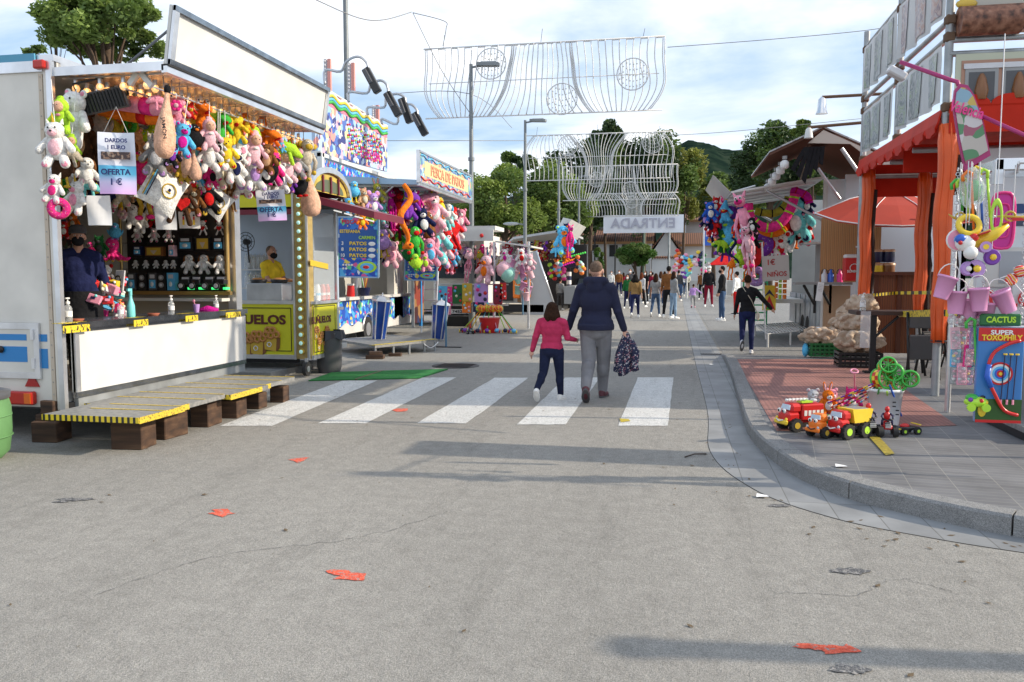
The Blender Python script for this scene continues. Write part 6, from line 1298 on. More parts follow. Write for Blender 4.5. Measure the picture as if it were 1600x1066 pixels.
# ================= houses at the end of the road =================
HW = mat('whitewash', (.56,.57,.58), .85, 0, .12, .6); TILEM = ramp_mat('roof_tiles','wave',1.3,[(0,(.05,.025,.02)),(.35,(.16,.07,.045)),(.7,(.26,.13,.08))],.85,(1,.15,.15),2,False,dist=1.5,bump=.6); DK = mat('dark_opening', (.015,.017,.02), .4)
def house(name, x0, x1, Y, depth_, hw, hr, label, wins=(), shed=True, rm=TILEM):
 r = thing(name, ((x0+x1)/2,Y,0), label, 'house'); b = MB(r); b.bx(x0,x1,Y,Y+depth_,0,hw,HW)
 if not shed: b.prism([(x0,Y,hw),(x1,Y,hw),((x0+x1)/2,Y,hr)], (0,depth_,0), HW)
 b.build('wall', r); b = MB(r)
 if shed: b.prism([(x0-.3,Y-.5,hw-.05),(x0-.3,Y+depth_*.5,hr),(x0-.3,Y+depth_+.4,hw-.05),(x0-.3,Y+depth_+.4,hw+.12),(x0-.3,Y+depth_*.5,hr+.2),(x0-.3,Y-.5,hw+.12)], (x1-x0+.6,0,0), rm); b.bx(x0-.3,x1+.3,Y-.56,Y-.505,hw-.15,hw+.1,mat('eave_tan',(.3,.16,.07),.7))
 else:
  m_ = (x0+x1)/2
  for s in (-1,1): xe = x0-.4 if s < 0 else x1+.4; b.prism([(m_,Y-.3,hr+.02),(xe,Y-.3,hw-.1),(xe,Y-.3,hw+.08),(m_,Y-.3,hr+.22)], (0,depth_+.6,0), rm)
 b.build('roof', r)
 for (a, c, z0, z1) in wins:
  b = MB(r); b.bx(a,c,Y-.03,Y-.002,z0,z1,DK); b.bx(a-.12,c+.12,Y-.08,Y-.031,z0-.15,z0-.03,HW); w_ = b.build('window', r)
 return r
wy = 88; wz = lambda x0, x1, y0, y1: (atY(x0,y1,wy).x, atY(x1,y1,wy).x, atY(x0,y1,wy).z, atY(x1,y0,wy).z)
house('tiled_house', -15.5, -2.5, wy, 8, 5.0, 6.6, 'long white house with brown tiled roof and dark windows behind the round orange tree', [wz(922,935,383,392), wz(952,965,383,401), wz(972,986,382,390), wz(994,1006,381,390)])
house('gabled_house', -2.4, .4, wy+1, 9, 4.0, 6.2, 'white gable end house right of the long tiled house', shed=False)
house('low_house', -.4, 5.2, wy+9, 8, 5.0, 6.4, 'brown roofed house behind the small white gable'); house('far_white_house', 1.2, 8.5, wy+16, 8, 8.2, 9.6, 'farthest white house with dark roof under the hill')
house('left_far_house', -30, -11.5, wy+18, 8, 5.5, 7.5, 'low building with dark roof behind the third and fourth lamps')
b = MB(); p0 = atY(893,352,84); p1 = atY(966,358,84); b.prism([(p0.x,84,p0.z-.1),(p1.x,84,p0.z-.5),(p1.x,84,p0.z-.3),(p0.x,84,p0.z+.1)], (0,5,0), mat('corrugated_roof',(.3,.3,.3),.5,.3));
for x in np.linspace(p0.x+.3,p1.x-.3,5): b.cyl((x,84.3,0),(x,84.3,p0.z-.3),.08,BLACKM)
b.build('open_shed', None, 'open shed with thin grey metal roof left of the tiled house', 'shed')
b = MB(); b.bx(-2.3,2.2,84,84.25,0,3.2,HW)
for k in range(22): b.cyl((-2.2+k*.2,83.85,3.3),(-2.2+k*.2,84.4,3.42),.11,TILEM,None,6)
b.build('garden_wall', None, 'white garden wall topped with roof tiles before the gabled house', 'wall')
# ================= toy stand, truck and farther stalls on the left =================
root = thing('white_toy_stand', (-6.2,24.8,0), 'white van stand with toy packets and plush under a white awning past the duck stall', 'stall')
def f_(b):
 a = atY(735,362,24.8); c = atY(815,395,24.8); b.bx(-9,-5.95,25.6,28,.5,2.9,CREAMP); b.prism([(-7.6,24.3,2.95),(-5.3,24.3,2.95),(-5.3,25.6,2.95),(-7.6,25.6,2.95)], (0,0,.12), WHITEP); b.bx(-7.6,-5.35,24.25,24.3,2.62,2.95,WHITEP)
P('awning', f_, root, root)
P('second_awning', lambda b: b.prism([(-5.3,24.3,2.58),(-4.2,24.3,2.42),(-4.2,26.5,2.42),(-5.3,26.5,2.58)], (0,0,.05), WHITEP), root, root)
P('van_window', lambda b: (b.bx(-7.9,-6.2,25.55,25.59,1.5,2.5,mat('van_glass',(.03,.05,.07),.1)), b.bx(-5.9,-5.1,25.55,25.59,1.4,2.2,mat('van_glass',(.03,.05,.07)))), root, root)
P('rear_bumper', lambda b: (b.bx(-7.6,-5.3,25.3,25.5,.32,.62,BLACKM), b.bx(-7.3,-6.2,25.0,25.6,.0,.3,RUBBER)), root, root)
pl = P('number_plate', lambda b: b.bx(-6.95,-6.35,25.26,25.29,.38,.52,PAPER), root, root); text('7452 BJ', fr(*FC,(-6.65,25.25,.45)), .12, plas('black'), pl, .02, root=root, width=.5)
def f_(b):
 for x, y in ((-5.35,24.35),(-7.2,24.35),(-4.3,24.4)): b.cyl((x,y,0),(x,y,2.6),.04,ALU,None,8)
 b.cyl((-7.2,24.3,1.32),(-4.9,24.3,1.32),.02,ALU); b.cyl((-7.2,24.3,.7),(-4.9,24.3,.7),.02,ALU)
P('display_frame', f_, root, root)
P('tail_lamp', lambda b: b.ell((-5.7,24.22,2.78),(.06,.03,.06),plas('red')), root, root)
pk = ['navy','darkgreen','gold','purple','red','hotpink','skyblue','orange']
for i, (x, y, w_, h_, c) in enumerate(((692,460,16,26,'skyblue'),(703,463,8,30,'hotpink'),(715,460,16,30,'darkgreen'),(730,458,16,30,'gold'),(752,458,22,30,'lilac'),(729,480,14,18,'orange'),(748,480,18,16,'navy'),(765,478,16,10,'lightpink'),(778,460,14,32,'maroon'),(786,455,10,26,'red'),(702,482,5,20,'pink'))):
 p = atY(x, y, 24.2); w1 = msize(w_, p); h1 = msize(h_, p); r = thing('toy_packet', p, f"{cw(c)} toy packet hung on the white stand's frame, {['first','second','third','fourth','fifth','sixth','seventh','eighth','ninth','tenth','eleventh'][i]} counted from the left", 'toy packet', 'toy packets on the white stand')
 b = MB(); b.rbox((0,0,0),(w1,.05,h1),plas(c),.008); b.build('card', r); b = MB()
 for k in range(5): b.ell((w1*.3*mcos(k*2.2),-.03,h1*.35*msin(k*1.7)),(w1*.14,.015,w1*.14),plas(colz[(i*3+k*2) % 12]),7,5)
 b.build('printed_front', r)
def standrow(rows, Y, where, G_):
 out = []
 for t in rows:
  px, py, h, kind, c1 = t[:5]; c2 = t[5] if len(t) > 5 else 'white'; c3 = t[6] if len(t) > 6 else 'pink'; p = atY(px, py, Y+RU(-.1,.1))
  out.append(plush(p, msize(h, p)*1.05, kind, c1, c2, c3, yaw=RU(-.4,.6), roll=RU(-.2,.2), group=G_))
 label_row(out, where)
out_ = []
for i in range(26):
 px = 700+i*4.9; out_.append((px, 392+RU(-6,30)*(i % 3 > 0)+RU(-3,6), RU(16,26), ('bear','cat','bird','lanky','pig','ball')[i % 6], ('pink','white','lightpink','skyblue','red','yellow','lilac','grey','hotpink')[(i*4) % 9]))
standrow(out_, 25.1, 'white stand back row', 'plush hung on the white stand')
standrow([(731,420,46,'lanky','pink','lightpink','pink'),(760,418,44,'bunny','lightpink','orange','lightpink'),(750,400,20,'bird','olive','orange'),(733,400,26,'bird','lightpink','pink'),(762,430,30,'lanky','pink','pink'),(790,400,24,'bear','white','magenta'),(798,408,20,'bird','white','pink'),(815,400,26,'bear','white','red'),(828,408,24,'cat','lightpink','white')], 24.3, 'the white stand row', 'plush hung on the white stand')
def bucket(p, h, c, label, grp, tilt=0., yaw=0.):
 r = thing('toy_bucket', p, label, 'bucket', grp); r.rotation_euler = (0,tilt,yaw); b = MB(); b.lathe((0,0,-h), [(h*.3,0),(h*.4,h*.9),(h*.43,h*.9),(h*.43,h),(h*.38,h),(h*.28,.02)], plas(c), 16); b.build('pail', r)
 b = MB(); b.tube([(h*.42*mcos(t),0,h*.55*msin(t)) for t in [PI*k/8 for k in range(9)]], h*.025, plas('white'), 5); b.build('handle', r); return r
PINKB = 'bucket_pink'; PAL['bucket_pink'] = (.72,.32,.55); PAL['mint'] = (.35,.7,.6)
for i, (x, y, c) in enumerate(((803,410,'bucket_pink'),(810,404,'bucket_pink'),(812,420,'bucket_pink'),(806,428,'lightpink'),(824,416,'bucket_pink'),(818,432,'bucket_pink'),(826,428,'lightpink'),(819,446,'bucket_pink'),(827,452,'bucket_pink'),(821,462,'lightpink'),(806,436,'mint'),(810,452,'mint'))):
 bucket(atY(x, y-5, 24.3+.1*(i % 3)), .26, c, f"{'pale mint' if c == 'mint' else 'pale pink' if c == 'lightpink' else 'pink'} toy bucket in the cluster beside the candyfloss bags, number {i+1} going down", 'toy buckets on the white stand', RU(-.6,.6))
for x, y, c, l in ((794,425,'mint','mint green candyfloss bag hanging at the white stand'),(788,418,'lightpink','pale pink candyfloss bag hanging behind the mint one')):
 r = thing('candyfloss_bag', atY(x,y,24.3), l, 'candyfloss'); b = MB(); b.lathe((0,0,-.3), [(.05,-.02),(.2,.08),(.25,.22),(.24,.34),(.12,.46),(.02,.5)], plas(c), 14); b.build('bag', r)
# balls and push toys on the road in front of the stand
bk = G(765,520); r = thing('red_bucket', bk, 'red bucket holding push toys on the road before the white stand', 'bucket'); b = MB(); b.lathe((0,0,0), [(.22,0),(.3,.42)], plas('red'), 16); b.build('pail', r)
for i in range(9):
 a = -1.4+2.8*i/8; L_ = .75; top = bk+VX((.28*msin(a*1.2),.1*mcos(i*2),.62)); ft = bk+VX((.75*msin(a),-.25+.1*mcos(i),.08)); c = ('lime','orange','yellow','skyblue','green','pink','lime','orange','green')[i]
 r = thing('push_toy', ft, f"push toy with {cw(c)} stick fanned round the red bucket, {['first','second','third','fourth','fifth','sixth','seventh','eighth','ninth'][i]} from the left", 'push toy', 'push toys round the red bucket'); b = MB(r); b.tube([top,ft],.014,plas(c),6); b.build('stick', r)
 b = MB(r); b.ell(top+VX((0,0,.05)),(.12,.1,.1),plas(('yellow','lime','orange')[i % 3]),10,7);
 for k in range(6): b.torus(top+VX((0,0,.05)),.1,.012,plas(('red','yellow')[k % 2]),12,4,rx(k*.5)@ry(k*.6))
 b.build('rattle', r); b = MB(r); b.ell(ft,(.07,.09,.06),plas(('navy','purple','skyblue')[i % 3]),9,6); b.build('toy_foot', r)
 for s in (-1,1): b = MB(r); b.cyl(ft+VX((s*.06,0,-.03)),ft+VX((s*.09,0,-.03)),.045,plas(('yellow','red')[i % 2]),None,10); b.build('wheel', r)
def quad(p, k, label, grp, c='black', rider=True, yaw=0.):
 r = thing('toy_quad', p, label, 'toy vehicle', grp, yaw); r.scale = (k,k,k); b = MB(); b.rbox((0,0,.1),(.09,.2,.05),plas(c),.012); b.rbox((0,-.09,.13),(.06,.06,.05),plas('darkgrey'),.01); b.rbox((0,.06,.14),(.06,.1,.03),plas('red'),.01); b.build('body', r)
 for x in (-.08,.08):
  for y in (-.085,.085): b = MB(); b.cyl((x-.025,y,.05),(x+.025,y,.05),.05,RUBBER,None,14); b.cyl((x+.026*(1 if x > 0 else -1),y,.05),(x+.029*(1 if x > 0 else -1),y,.05),.022,plas('red' if c != 'black' else 'silver'),None,10); b.build('wheel', r)
 b = MB(); b.tube([(-.06,-.06,.19),(0,-.07,.17),(.06,-.06,.19)], .007, BLACKM, 5); b.cyl((0,-.07,.12),(0,-.07,.17),.008,BLACKM)
 for z in (.1,.115,.13): b.bx(-.03,.03,-.125,-.12,z,z+.006,plas('white'))
 b.build('handlebar', r)
 if rider:
  b = MB(); b.ell((0,.02,.21),(.035,.03,.05),plas('red'),10,7); b.ell((0,.01,.285),(.026,.028,.032),plas('red'),10,8)
  for s in (-1,1): b.tube([(s*.035,.02,.235),(s*.06,-.02,.21),(s*.05,-.055,.195)],.01,plas('navy'),6); b.tube([(s*.02,.03,.175),(s*.05,-.01,.16),(s*.05,-.01,.11)],.013,plas('navy'),6)
  b.build('rider', r)
 return r
quad(G(735,522), .9, 'small black toy quad bike on the road left of the red bucket', 'toy vehicles on the ground', rider=True, yaw=.4)
# truck with slanted side panel
root = thing('ramp_truck', (-5.5,34,0), 'white stall trailer with a slanted side panel and dark interior beyond the toy stand', 'trailer')
def f_(b):
 v = [atY(x,y,33) for x, y in ((838,392),(870,488),(868,492),(818,492),(802,400))]
 b.prism([v_.to_tuple() for v_ in v[:4]]+[v[4].to_tuple()], (0,.08,0), mat('ramp_panel',(.45,.45,.45),.5,0,.1,1)); b.tube([v[0],v[1]], .04, ALU, 6)
 b.bx(-7.6,-5.9,33.3,36,.45,2.6,WHITEP); b.bx(-7.4,-6.5,33.2,33.29,.55,2.0,DK); b.bx(-7.0,-5.2,33.0,33.6,.1,.4,BLACKM)
P('body', f_, root, root)
for x, c in ((824,'orange'),(808,'orange')): P('inflatable', lambda b: b.rbox(atY(x,445,33.0)+VX((0,-.1,0)),(.3,.1,1.1),plas(c),.04), root, root)
P('inner_box', lambda b: b.bx(-6.3,-5.9,33.1,33.25,.5,1.3,mat('plywood',(.3,.18,.09),.8)), root, root)
P('wheel', lambda b: b.cyl((-5.6,33.3,.25),(-5.4,33.3,.25),.25,RUBBER,None,14), root, root)
r = thing('blue_post', G(817,492), 'slim blue grey post with a small bracket in front of the slanted trailer', 'post'); b = MB(); b.cyl((0,0,0),(0,0,1.55),.03,mat('steel_blue',(.08,.18,.28),.5),None,8); b.build('pole', r); b = MB(); b.bx(-.25,.15,-.05,.05,1.4,1.55,mat('steel_blue',(.08,.18,.28))); b.build('bracket', r)
# farther stall with slanting awning
root = thing('far_plush_stall', (-5.5,40,0), 'far stall with slanting grey awning and rows of dark plush, left of the crowd', 'stall')
def f_(b):
 a = atY(802,374,36); c = atY(880,362,36); b.prism([a.to_tuple(), c.to_tuple(), (c.x,44,c.z), (a.x-2,44,a.z)], (0,0,.1), mat('grey_awning',(.45,.46,.47),.5)); b.bx(-10,-8,36,44,0,3.2,SHADEW); b.prism([atY(880,340,36).to_tuple(),atY(893,343,36).to_tuple(),atY(877,366,36).to_tuple(),atY(868,363,36).to_tuple()],(0,6,0),WHITEP)
P('awning', f_, root, root)
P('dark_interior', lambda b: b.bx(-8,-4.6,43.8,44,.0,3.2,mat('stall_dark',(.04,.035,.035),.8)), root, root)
P('counter', lambda b: b.bx(-4.9,-4.4,37,43,.3,1.1,mat('counter_grey',(.25,.26,.27),.6)), root, root)
far = []
for k in range(34):
 x = 812+(k % 17)*4.6+RU(-1,1); y = 384+(k//17)*14+RU(-2,2); p = atY(x, y, 36.4+.4*(k//17)); kd = ('bear','cat','monkey','dog','ball','lanky')[k % 6]
 c = ('darkbrown','maroon','navy','brown','darkgrey','red','gold','purple','olive','orange')[(k*3) % 10]; o = plush(p, msize(17,p), kd, c, 'tan', 'red', yaw=.4); o['group'] = 'plush rows of the far awning stall'; far.append(o)
label_row(far, 'far awning stall')
standrow([(881,372,44,'bear','skyblue','orange','lime'),(890,378,50,'lanky','hotpink','magenta'),(872,395,26,'croc','skyblue','lime'),(886,358,20,'cat','navy','orange')], 35.5, 'far awning corner', 'plush at the far stall corner')
# lit carousel-like sign on posts
root = thing('arched_sign', atY(893,432,40), 'arched sign stand with green and pink lights beside the far awning stall', 'sign')
P('sign_panel', lambda b: (b.prism([atY(x,y,40).to_tuple() for x,y in ((870,415),(874,407),(890,403),(903,404),(903,416),(888,419))],(0,.2,0),plas('navy')), b.bx(atY(889,450,40).x-.04,atY(889,450,40).x+.04,40.05,40.15,0,2,BLACKM)), root, root)
for q, c in ((0,'green'),(6,'orange'),(10,'magenta')):
 P('light_band', lambda b: [b.ell(atY(870+k*3.4,408+q-(k*1.2)+(abs(k-5)*.3),39.8),(.05,.05,.05),mat('led_'+c,PAL[c],.4,emit=.8),6,4) for k in range(11 if q else 14)], root, root)
P('candy_post', lambda b: [b.cyl(atY(889,425,39.9)+VX((0,0,-.2*k)),atY(889,425,39.9)+VX((0,0,-.2*k-.2)),.12,plas(('white','navy')[k % 2]),None,8) for k in range(7)], root, root)
for i, (x, y, c, h) in enumerate(((869,420,'orange',26),(866,428,'red',24),(874,424,'skyblue',20),(902,415,'orange',26),(910,422,'orange',16),(861,425,'lime',22),(907,418,'mint',14),(880,430,'hotpink',18))):
 p = atY(x,y,39.5); r = thing('hanging_ball_bag', p, f"{cw(c)} string of small toys hanging below the arched sign, {['first','second','third','fourth','fifth','sixth','seventh','eighth'][i]} of its bunch", 'toy string', 'toy strings near the arched sign'); b = MB()
 for k in range(5): b.ell((.06*msin(k*2+i),0,-msize(h,p)*(k/5-.5)),(.12,.1,.11),plas(c if k % 2 == 0 else colz[(k+i) % 12]),8,6)
 b.build('toys', r)
# black car parked beyond
def car(p, yaw, c, label, k=1.):
 r = thing('parked_car', p, label, 'car', None, yaw); r.scale = (k,k,k); b = MB();
 prof = [(-2.1,.35),(-2.15,.75),(-1.9,.95),(-1.2,1.0),(-.6,1.42),(.7,1.45),(1.5,1.05),(2.05,.95),(2.15,.6),(2.1,.32)]
 b.prism([(-.85,y,z) for y, z in prof], (1.7,0,0), mat('car_paint_'+c,PAL[c],.25,.3)); b.build('body', r)
 b = MB(); b.prism([(-.86,-1.05,1.0),(-.86,-.55,1.36),(-.86,.68,1.38),(-.86,1.3,1.04)], (1.72,0,0), mat('car_glass',(.03,.04,.05),.08)); b.prism([(-.7,-1.17,1.03),(.7,-1.17,1.03),(.62,-.66,1.4),(-.62,-.66,1.4)],(0,-.02,.02),mat('car_glass',(.03,.04,.05))); b.build('window', r)
 for x in (-.8,.8):
  for y in (-1.35,1.35): b = MB(); b.cyl((x-.1,y,.32),(x+.1,y,.32),.32,RUBBER,None,18); b.cyl((x+.1*(1 if x > 0 else -1),y,.32),(x+.11*(1 if x > 0 else -1),y,.32),.2,ALU,None,12); b.build('wheel', r)
 for x in (-.6,.6): b = MB(); b.rbox((x,-2.13,.7),(.35,.08,.15),plas('red' if c == 'black' else 'white'),.03); b.build('headlight', r)
car((-4.35,44,0), .05, 'black', 'dark car parked beyond the arched sign at the left of the crowd'); car((-9.3,33,0), 1.3, 'white', 'white car parked behind the white toy stand')
# small crowd
PAL.update(mustard=(.3,.18,.07), denim=(.05,.09,.17), paledenim=(.22,.32,.44))
def pp(px, py, Y=None): return G(px, py, .006)
WALK = dict(R=(18,2,6), L=(-16,2,22), RA=(-14,8,14), LA=(14,8,14)); STAND = dict(R=(2,4,2), L=(-2,4,2), RA=(4,8,14), LA=(4,8,20))
def crowd(px, py, top_px, face, label, **k):
 p = pp(px, py); H = msize(py-top_px, p); pose = dict(k.pop('pose', STAND)); pose.update(k); person(p, H, face, label, vox=.026, **pose)
crowd(992,496,428,0,'woman with black curly hair, mustard top and blue jeans walking away',top=('mustard','half'),legs='navy',hair=('black','curly'),pose=WALK)
crowd(967,462,423,180,'man in tan jacket and pale shirt facing us behind the walking father',top=('brown','long'),legs='navy',hair=('black','short'),mask='white')
crowd(984,470,421,180,'man in dark jacket with white mask behind the curly haired woman',top=('darkgrey','long'),legs='black',hair=('black','short'),mask='white')
crowd(980,482,430,170,'woman in dark green coat with light mask left of the curly haired woman',top=('darkgreen','long'),legs='navy',hair=('darkbrown','long'),mask='white',slim=.9)
crowd(1002,480,426,-30,'red haired woman in pale jacket walking beside the curly haired woman',top=('silver','long'),legs='black',hair=('auburn','long'),pose=WALK,slim=.9)
crowd(1008,474,424,150,'woman in black with light trainers facing us in mid road',top=('black','short'),legs='black',hair=('darkbrown','long'),mask='white',slim=.88)
crowd(1024,495,427,-10,'woman in grey T-shirt and jeans with dark hair walking away',top=('grey','short'),legs='denim',hair=('darkbrown','long'),pose=WALK,slim=.9)
crowd(1032,478,424,5,'brown haired woman in pale top behind the grey T-shirt woman',top=('silver','short'),legs='denim',hair=('brown','long'),pose=WALK,slim=.88)
crowd(1044,496,417,-10,'tall man in brown jacket and black trousers standing in mid road',top=('brown','long'),legs='black',hair=('black','short'))
crowd(1052,498,425,-60,'woman in grey jumper and pale blue jeans beside the brown jacket man',top=('grey','long'),legs='paledenim',hair=('darkbrown','bob'),mask='grey',slim=.9)
crowd(1067,463,422,10,'woman in pale grey coat and jeans far up the road with a bag',top=('silver','long'),legs='denim',hair=('darkbrown','bun'),bag='black',slim=.9,pose=WALK)
crowd(1083,481,444,0,'small girl in lilac jacket running up the road',top=('lilac','long'),legs='grey',shoe='pink',hair=('darkbrown','tail'),pose=WALK,RA=(10,50,10),slim=1.05)
crowd(1090,453,428,0,'far person in dark coat with red bag near the stalls on the right',top=('maroon','long'),legs='black',hair=('black','short'),slim=1.)
crowd(1107,479,417,180,'man in black jacket, pale blue shirt and white cap facing us',top=('black','long'),legs='maroon',hair=('darkbrown','short'),mask='white',cap='white')
crowd(1127,501,417,95,'young man in black top and jeans with black mask by the right stalls',top=('black','long'),legs='denim',hair=('black','short'),mask='black',slim=.92)
crowd(875,484,436,-20,'boy in grey jacket standing before the far stall on the left',top=('grey','long'),legs='darkgrey',hair=('darkbrown','short'),slim=1.)
crowd(912,470,427,150,'dark haired woman in red top beyond the arched sign',top=('red','long'),legs='black',hair=('darkbrown','long'),slim=.9)
crowd(895,474,430,20,'person in navy coat walking beyond the far awning stall',top=('navy','long'),legs='black',hair=('black','short'))
for i, (px, fy, ty, f, tp, lg, hr_, l) in enumerate(((955,461,424,180,'white','navy','black','pale shirt'),(974,459,426,20,'maroon','black','darkbrown','maroon top'),(989,466,425,0,'navy','denim','black','navy jacket'),(1016,462,424,175,'black','denim','auburn','black coat, light hair'),(1019,470,426,10,'maroon','black','black','dark red top'),(1038,466,424,0,'darkgreen','black','darkbrown','dark green coat'),(1060,470,423,-15,'darkgrey','denim','black','dark grey jacket'),(1074,458,426,180,'cream','black','darkbrown','cream jumper'),(1096,468,424,175,'brown','black','black','brown coat'),(1101,460,427,0,'black','navy','darkbrown','black anorak'),(927,466,427,170,'darkgrey','black','black','charcoal coat'),(940,460,425,0,'beige','denim','brown','beige coat'))):
 crowd(px,fy,ty,f,f"far stroller in {l}, {['first','second','third','fourth','fifth','sixth','seventh','eighth','ninth','tenth','eleventh','twelfth'][i]} of the distant crowd",top=(tp,'long'),legs=lg,hair=(hr_,('short','long')[i % 2]),mask=('white',None,'black')[i % 3],slim=.92,pose=WALK if i % 2 else STAND)
p, LG, AR, hd = person(pp(1166,553), msize(553-434, pp(1166,553))*1.02, -4, 'woman in black top and dark jeans with white shoulder strap walking by the right stalls', ('black','long'), 'navy', 'silver', ('darkbrown','bun'), R=(-4,1,2), L=(-10,1,50), RA=(2,42,12), LA=(4,10,14), vox=.016, bag='beige', slim=.96)
r0 = G(1150,492,.006); person(r0, 1.72, 60, 'person in white and red top with black trousers standing under the plush on the right', ('white','long'), 'red', 'black', ('black','short'), vox=.024)
# father and daughter walking away on the crossing
fp = G(930,624); FL = ramp_mat('floral_print','voronoi',70,[(0,(.012,.016,.05)),(.76,(.012,.016,.05)),(.78,(.45,.42,.45)),(.9,(.3,.12,.16))],.8)
JOG = mat('jogger_grey', (.2,.2,.215), .9, 0, .2, 6, .3, 90); HOOD = mat('hoodie_navy', (.012,.015,.045), .92, 0, .2, 5, .3, 90); MATS[('cloth_hoodie',)] = HOOD; PAL['hoodie'] = (.012,.015,.045)
father, LG, AR, hd = person(fp, 1.79, -6, 'man in navy hoodie and grey joggers walking away on the crossing, holding a girl\'s hand', ('hoodie','long'), JOG, mat('shoe_maroon', (.1,.02,.03), .5), ('greystubble','stubble'), R=(16,-3,6), L=(-10,-4,34), RA=(3,15,12), LA=(0,17,10), vox=.012, fat=1.2, slim=1.07, hood=True, hands=True, group='father and daughter on the crossing', shortleg=True, skin=SKIN2)
FAR = AR; gp = G(862,626); PAL['raspberry'] = (.5,.04,.11); PAL['leggings'] = (.015,.02,.05)
girl, LGg, ARg, hdg = person(gp, 1.25, -8, 'little girl in raspberry pink sweater and navy leggings walking hand in hand with the man', ('raspberry','long'), 'leggings', 'white', ('darkbrown','bob'), R=(10,1,4), L=(-14,1,36), RA=(6,12,72), LA=(-6,14,10), vox=.012, slim=1.16, hands=True, group='father and daughter on the crossing', skin=SKIN2)
def world_pt(root, v): return root.location + Matrix.Rotation(root.rotation_euler[2],3,'Z') @ VX((v.x*root.scale[0], v.y*root.scale[1], v.z*root.scale[2]))
hw_ = world_pt(father, FAR[0][2]+FAR[0][3]*.09)
r = thing('floral_jacket', hw_, 'dark navy jacket with small pale flowers hanging from the man\'s right hand', 'jacket'); b = MB(); n = 22; vs = []; m_ = 12
for j in range(m_+1):
 t = j/m_; w_ = .03+.1*min(1,t*1.6)**.8; d_ = .025+.04*min(1,t*2)
 for i in range(n):
  a = 2*PI*i/n; f = 1+.2*msin(a*5+t*2)*t; vs.append((w_*f*mcos(a)-.03*t, d_*f*msin(a), .05-.49*t+(.03*msin(a*3)+.045*mcos(a*2))*(t > .9)))
b.add(vs, [(j*n+i,j*n+(i+1)%n,(j+1)*n+(i+1)%n,(j+1)*n+i) for j in range(m_) for i in range(n)]+[tuple(range(n))], FL, True); b.build('cloth', r)
b = MB(); b.tube([(.06,-.03,-.05),(.12,-.05,-.2),(.11,-.05,-.38),(.13,-.05,-.44)],[.04,.055,.05,.045],FL,10); b.tube([(-.05,-.05,-.1),(-.09,-.07,-.28),(-.06,-.06,-.43),(-.05,-.05,-.5)],[.04,.055,.05,.045],FL,10); b.build('sleeve', r)
# ================= right side: plush stall =================
root = thing('right_plush_stall', (3.6,22,0), 'white trailer plush stall with raised awning and zinc skirting on the right of the road', 'stall')
RXX = 3.25; RY0 = 19.6; RY1 = 24.6
P('side_wall', lambda b: (b.bx(RXX,6.2,RY0,RY0+.06,.5,3.72,mat('wall_bluewhite',(.74,.78,.83),.5,0,.05,1)), b.bx(RXX-.03,RXX+.05,RY0-.03,RY0+.08,.4,3.76,WHITEP)), root, root)
P('marker_light', lambda b: b.ell((3.75,RY0-.02,3.35),(.06,.03,.05),plas('red')), root, root)
P('awning', lambda b: (b.prism([(RXX,RY0,3.76),(1.22,RY0,3.46),(1.22,RY1,3.56),(RXX,RY1,3.76)], (0,0,.04), WHITEP), [b.box((2.2,RY0+.6+k*.9,3.58),(1.9,.05,.04),ALU,ry(-.14)) for k in range(5)]), root, root)
P('sign_board', lambda b: b.prism([(1.22,RY0,3.47),(1.22,RY1,3.57),(.85,RY1,4.0),(.85,RY0,3.85)], (-.04,0,.03), mat('board_back',(.5,.5,.5),.5)), root, root)
P('awning_strut', lambda b: (b.cyl((RXX,RY0+.03,2.8),(2.0,RY0+.03,3.5),.03,STEEL), b.cyl((RXX,RY1,2.8),(2.0,RY1,3.5),.03,STEEL), b.cyl((1.3,RY0+.05,3.5),(1.75,RY0+.05,3.62),.02,STEEL)), root, root)
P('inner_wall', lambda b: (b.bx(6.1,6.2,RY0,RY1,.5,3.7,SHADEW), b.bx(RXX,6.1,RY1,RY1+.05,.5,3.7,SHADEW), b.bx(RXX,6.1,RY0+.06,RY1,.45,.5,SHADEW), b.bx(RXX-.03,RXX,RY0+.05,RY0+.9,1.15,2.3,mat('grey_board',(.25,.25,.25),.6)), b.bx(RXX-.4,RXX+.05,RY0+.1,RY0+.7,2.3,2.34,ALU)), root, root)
P('zinc_skirting', lambda b: (b.bx(RXX-.04,RXX,RY0,RY1,.32,1.12,mat('zinc',(.4,.43,.46),.4,.5,.3,4)), [b.bx(RXX-.06,RXX-.041,RY0+.5+k*.8,RY0+.54+k*.8,.32,1.12,GALV) for k in range(5)]), root, root)
for y in (21.3,22.1): P('wheel', lambda b: b.cyl((RXX-.05,y,.3),(RXX+.2,y,.3),.3,RUBBER,None,18), root, root)
P('counter', lambda b: b.bx(RXX-.9,RXX-.1,RY0+2,RY1,.9,1.0,WHITEP), root, root)
for (px, py, w, h, c, l) in ((1213,450,5,36,'orange','orange'),(1219,452,5,34,'lime','lime green'),(1226,452,6,34,'orange','second orange')):
 p = atY(px, py, 21.2); b = MB(root)
 for k in range(4): b.cyl(p+VX((0,0,msize(h,p)*(.5-k/4))), p+VX((0,0,msize(h,p)*(.5-k/4)-msize(h,p)/5)), msize(w*.5,p), plas(c), None, 8)
 b.build('game_tube', root)
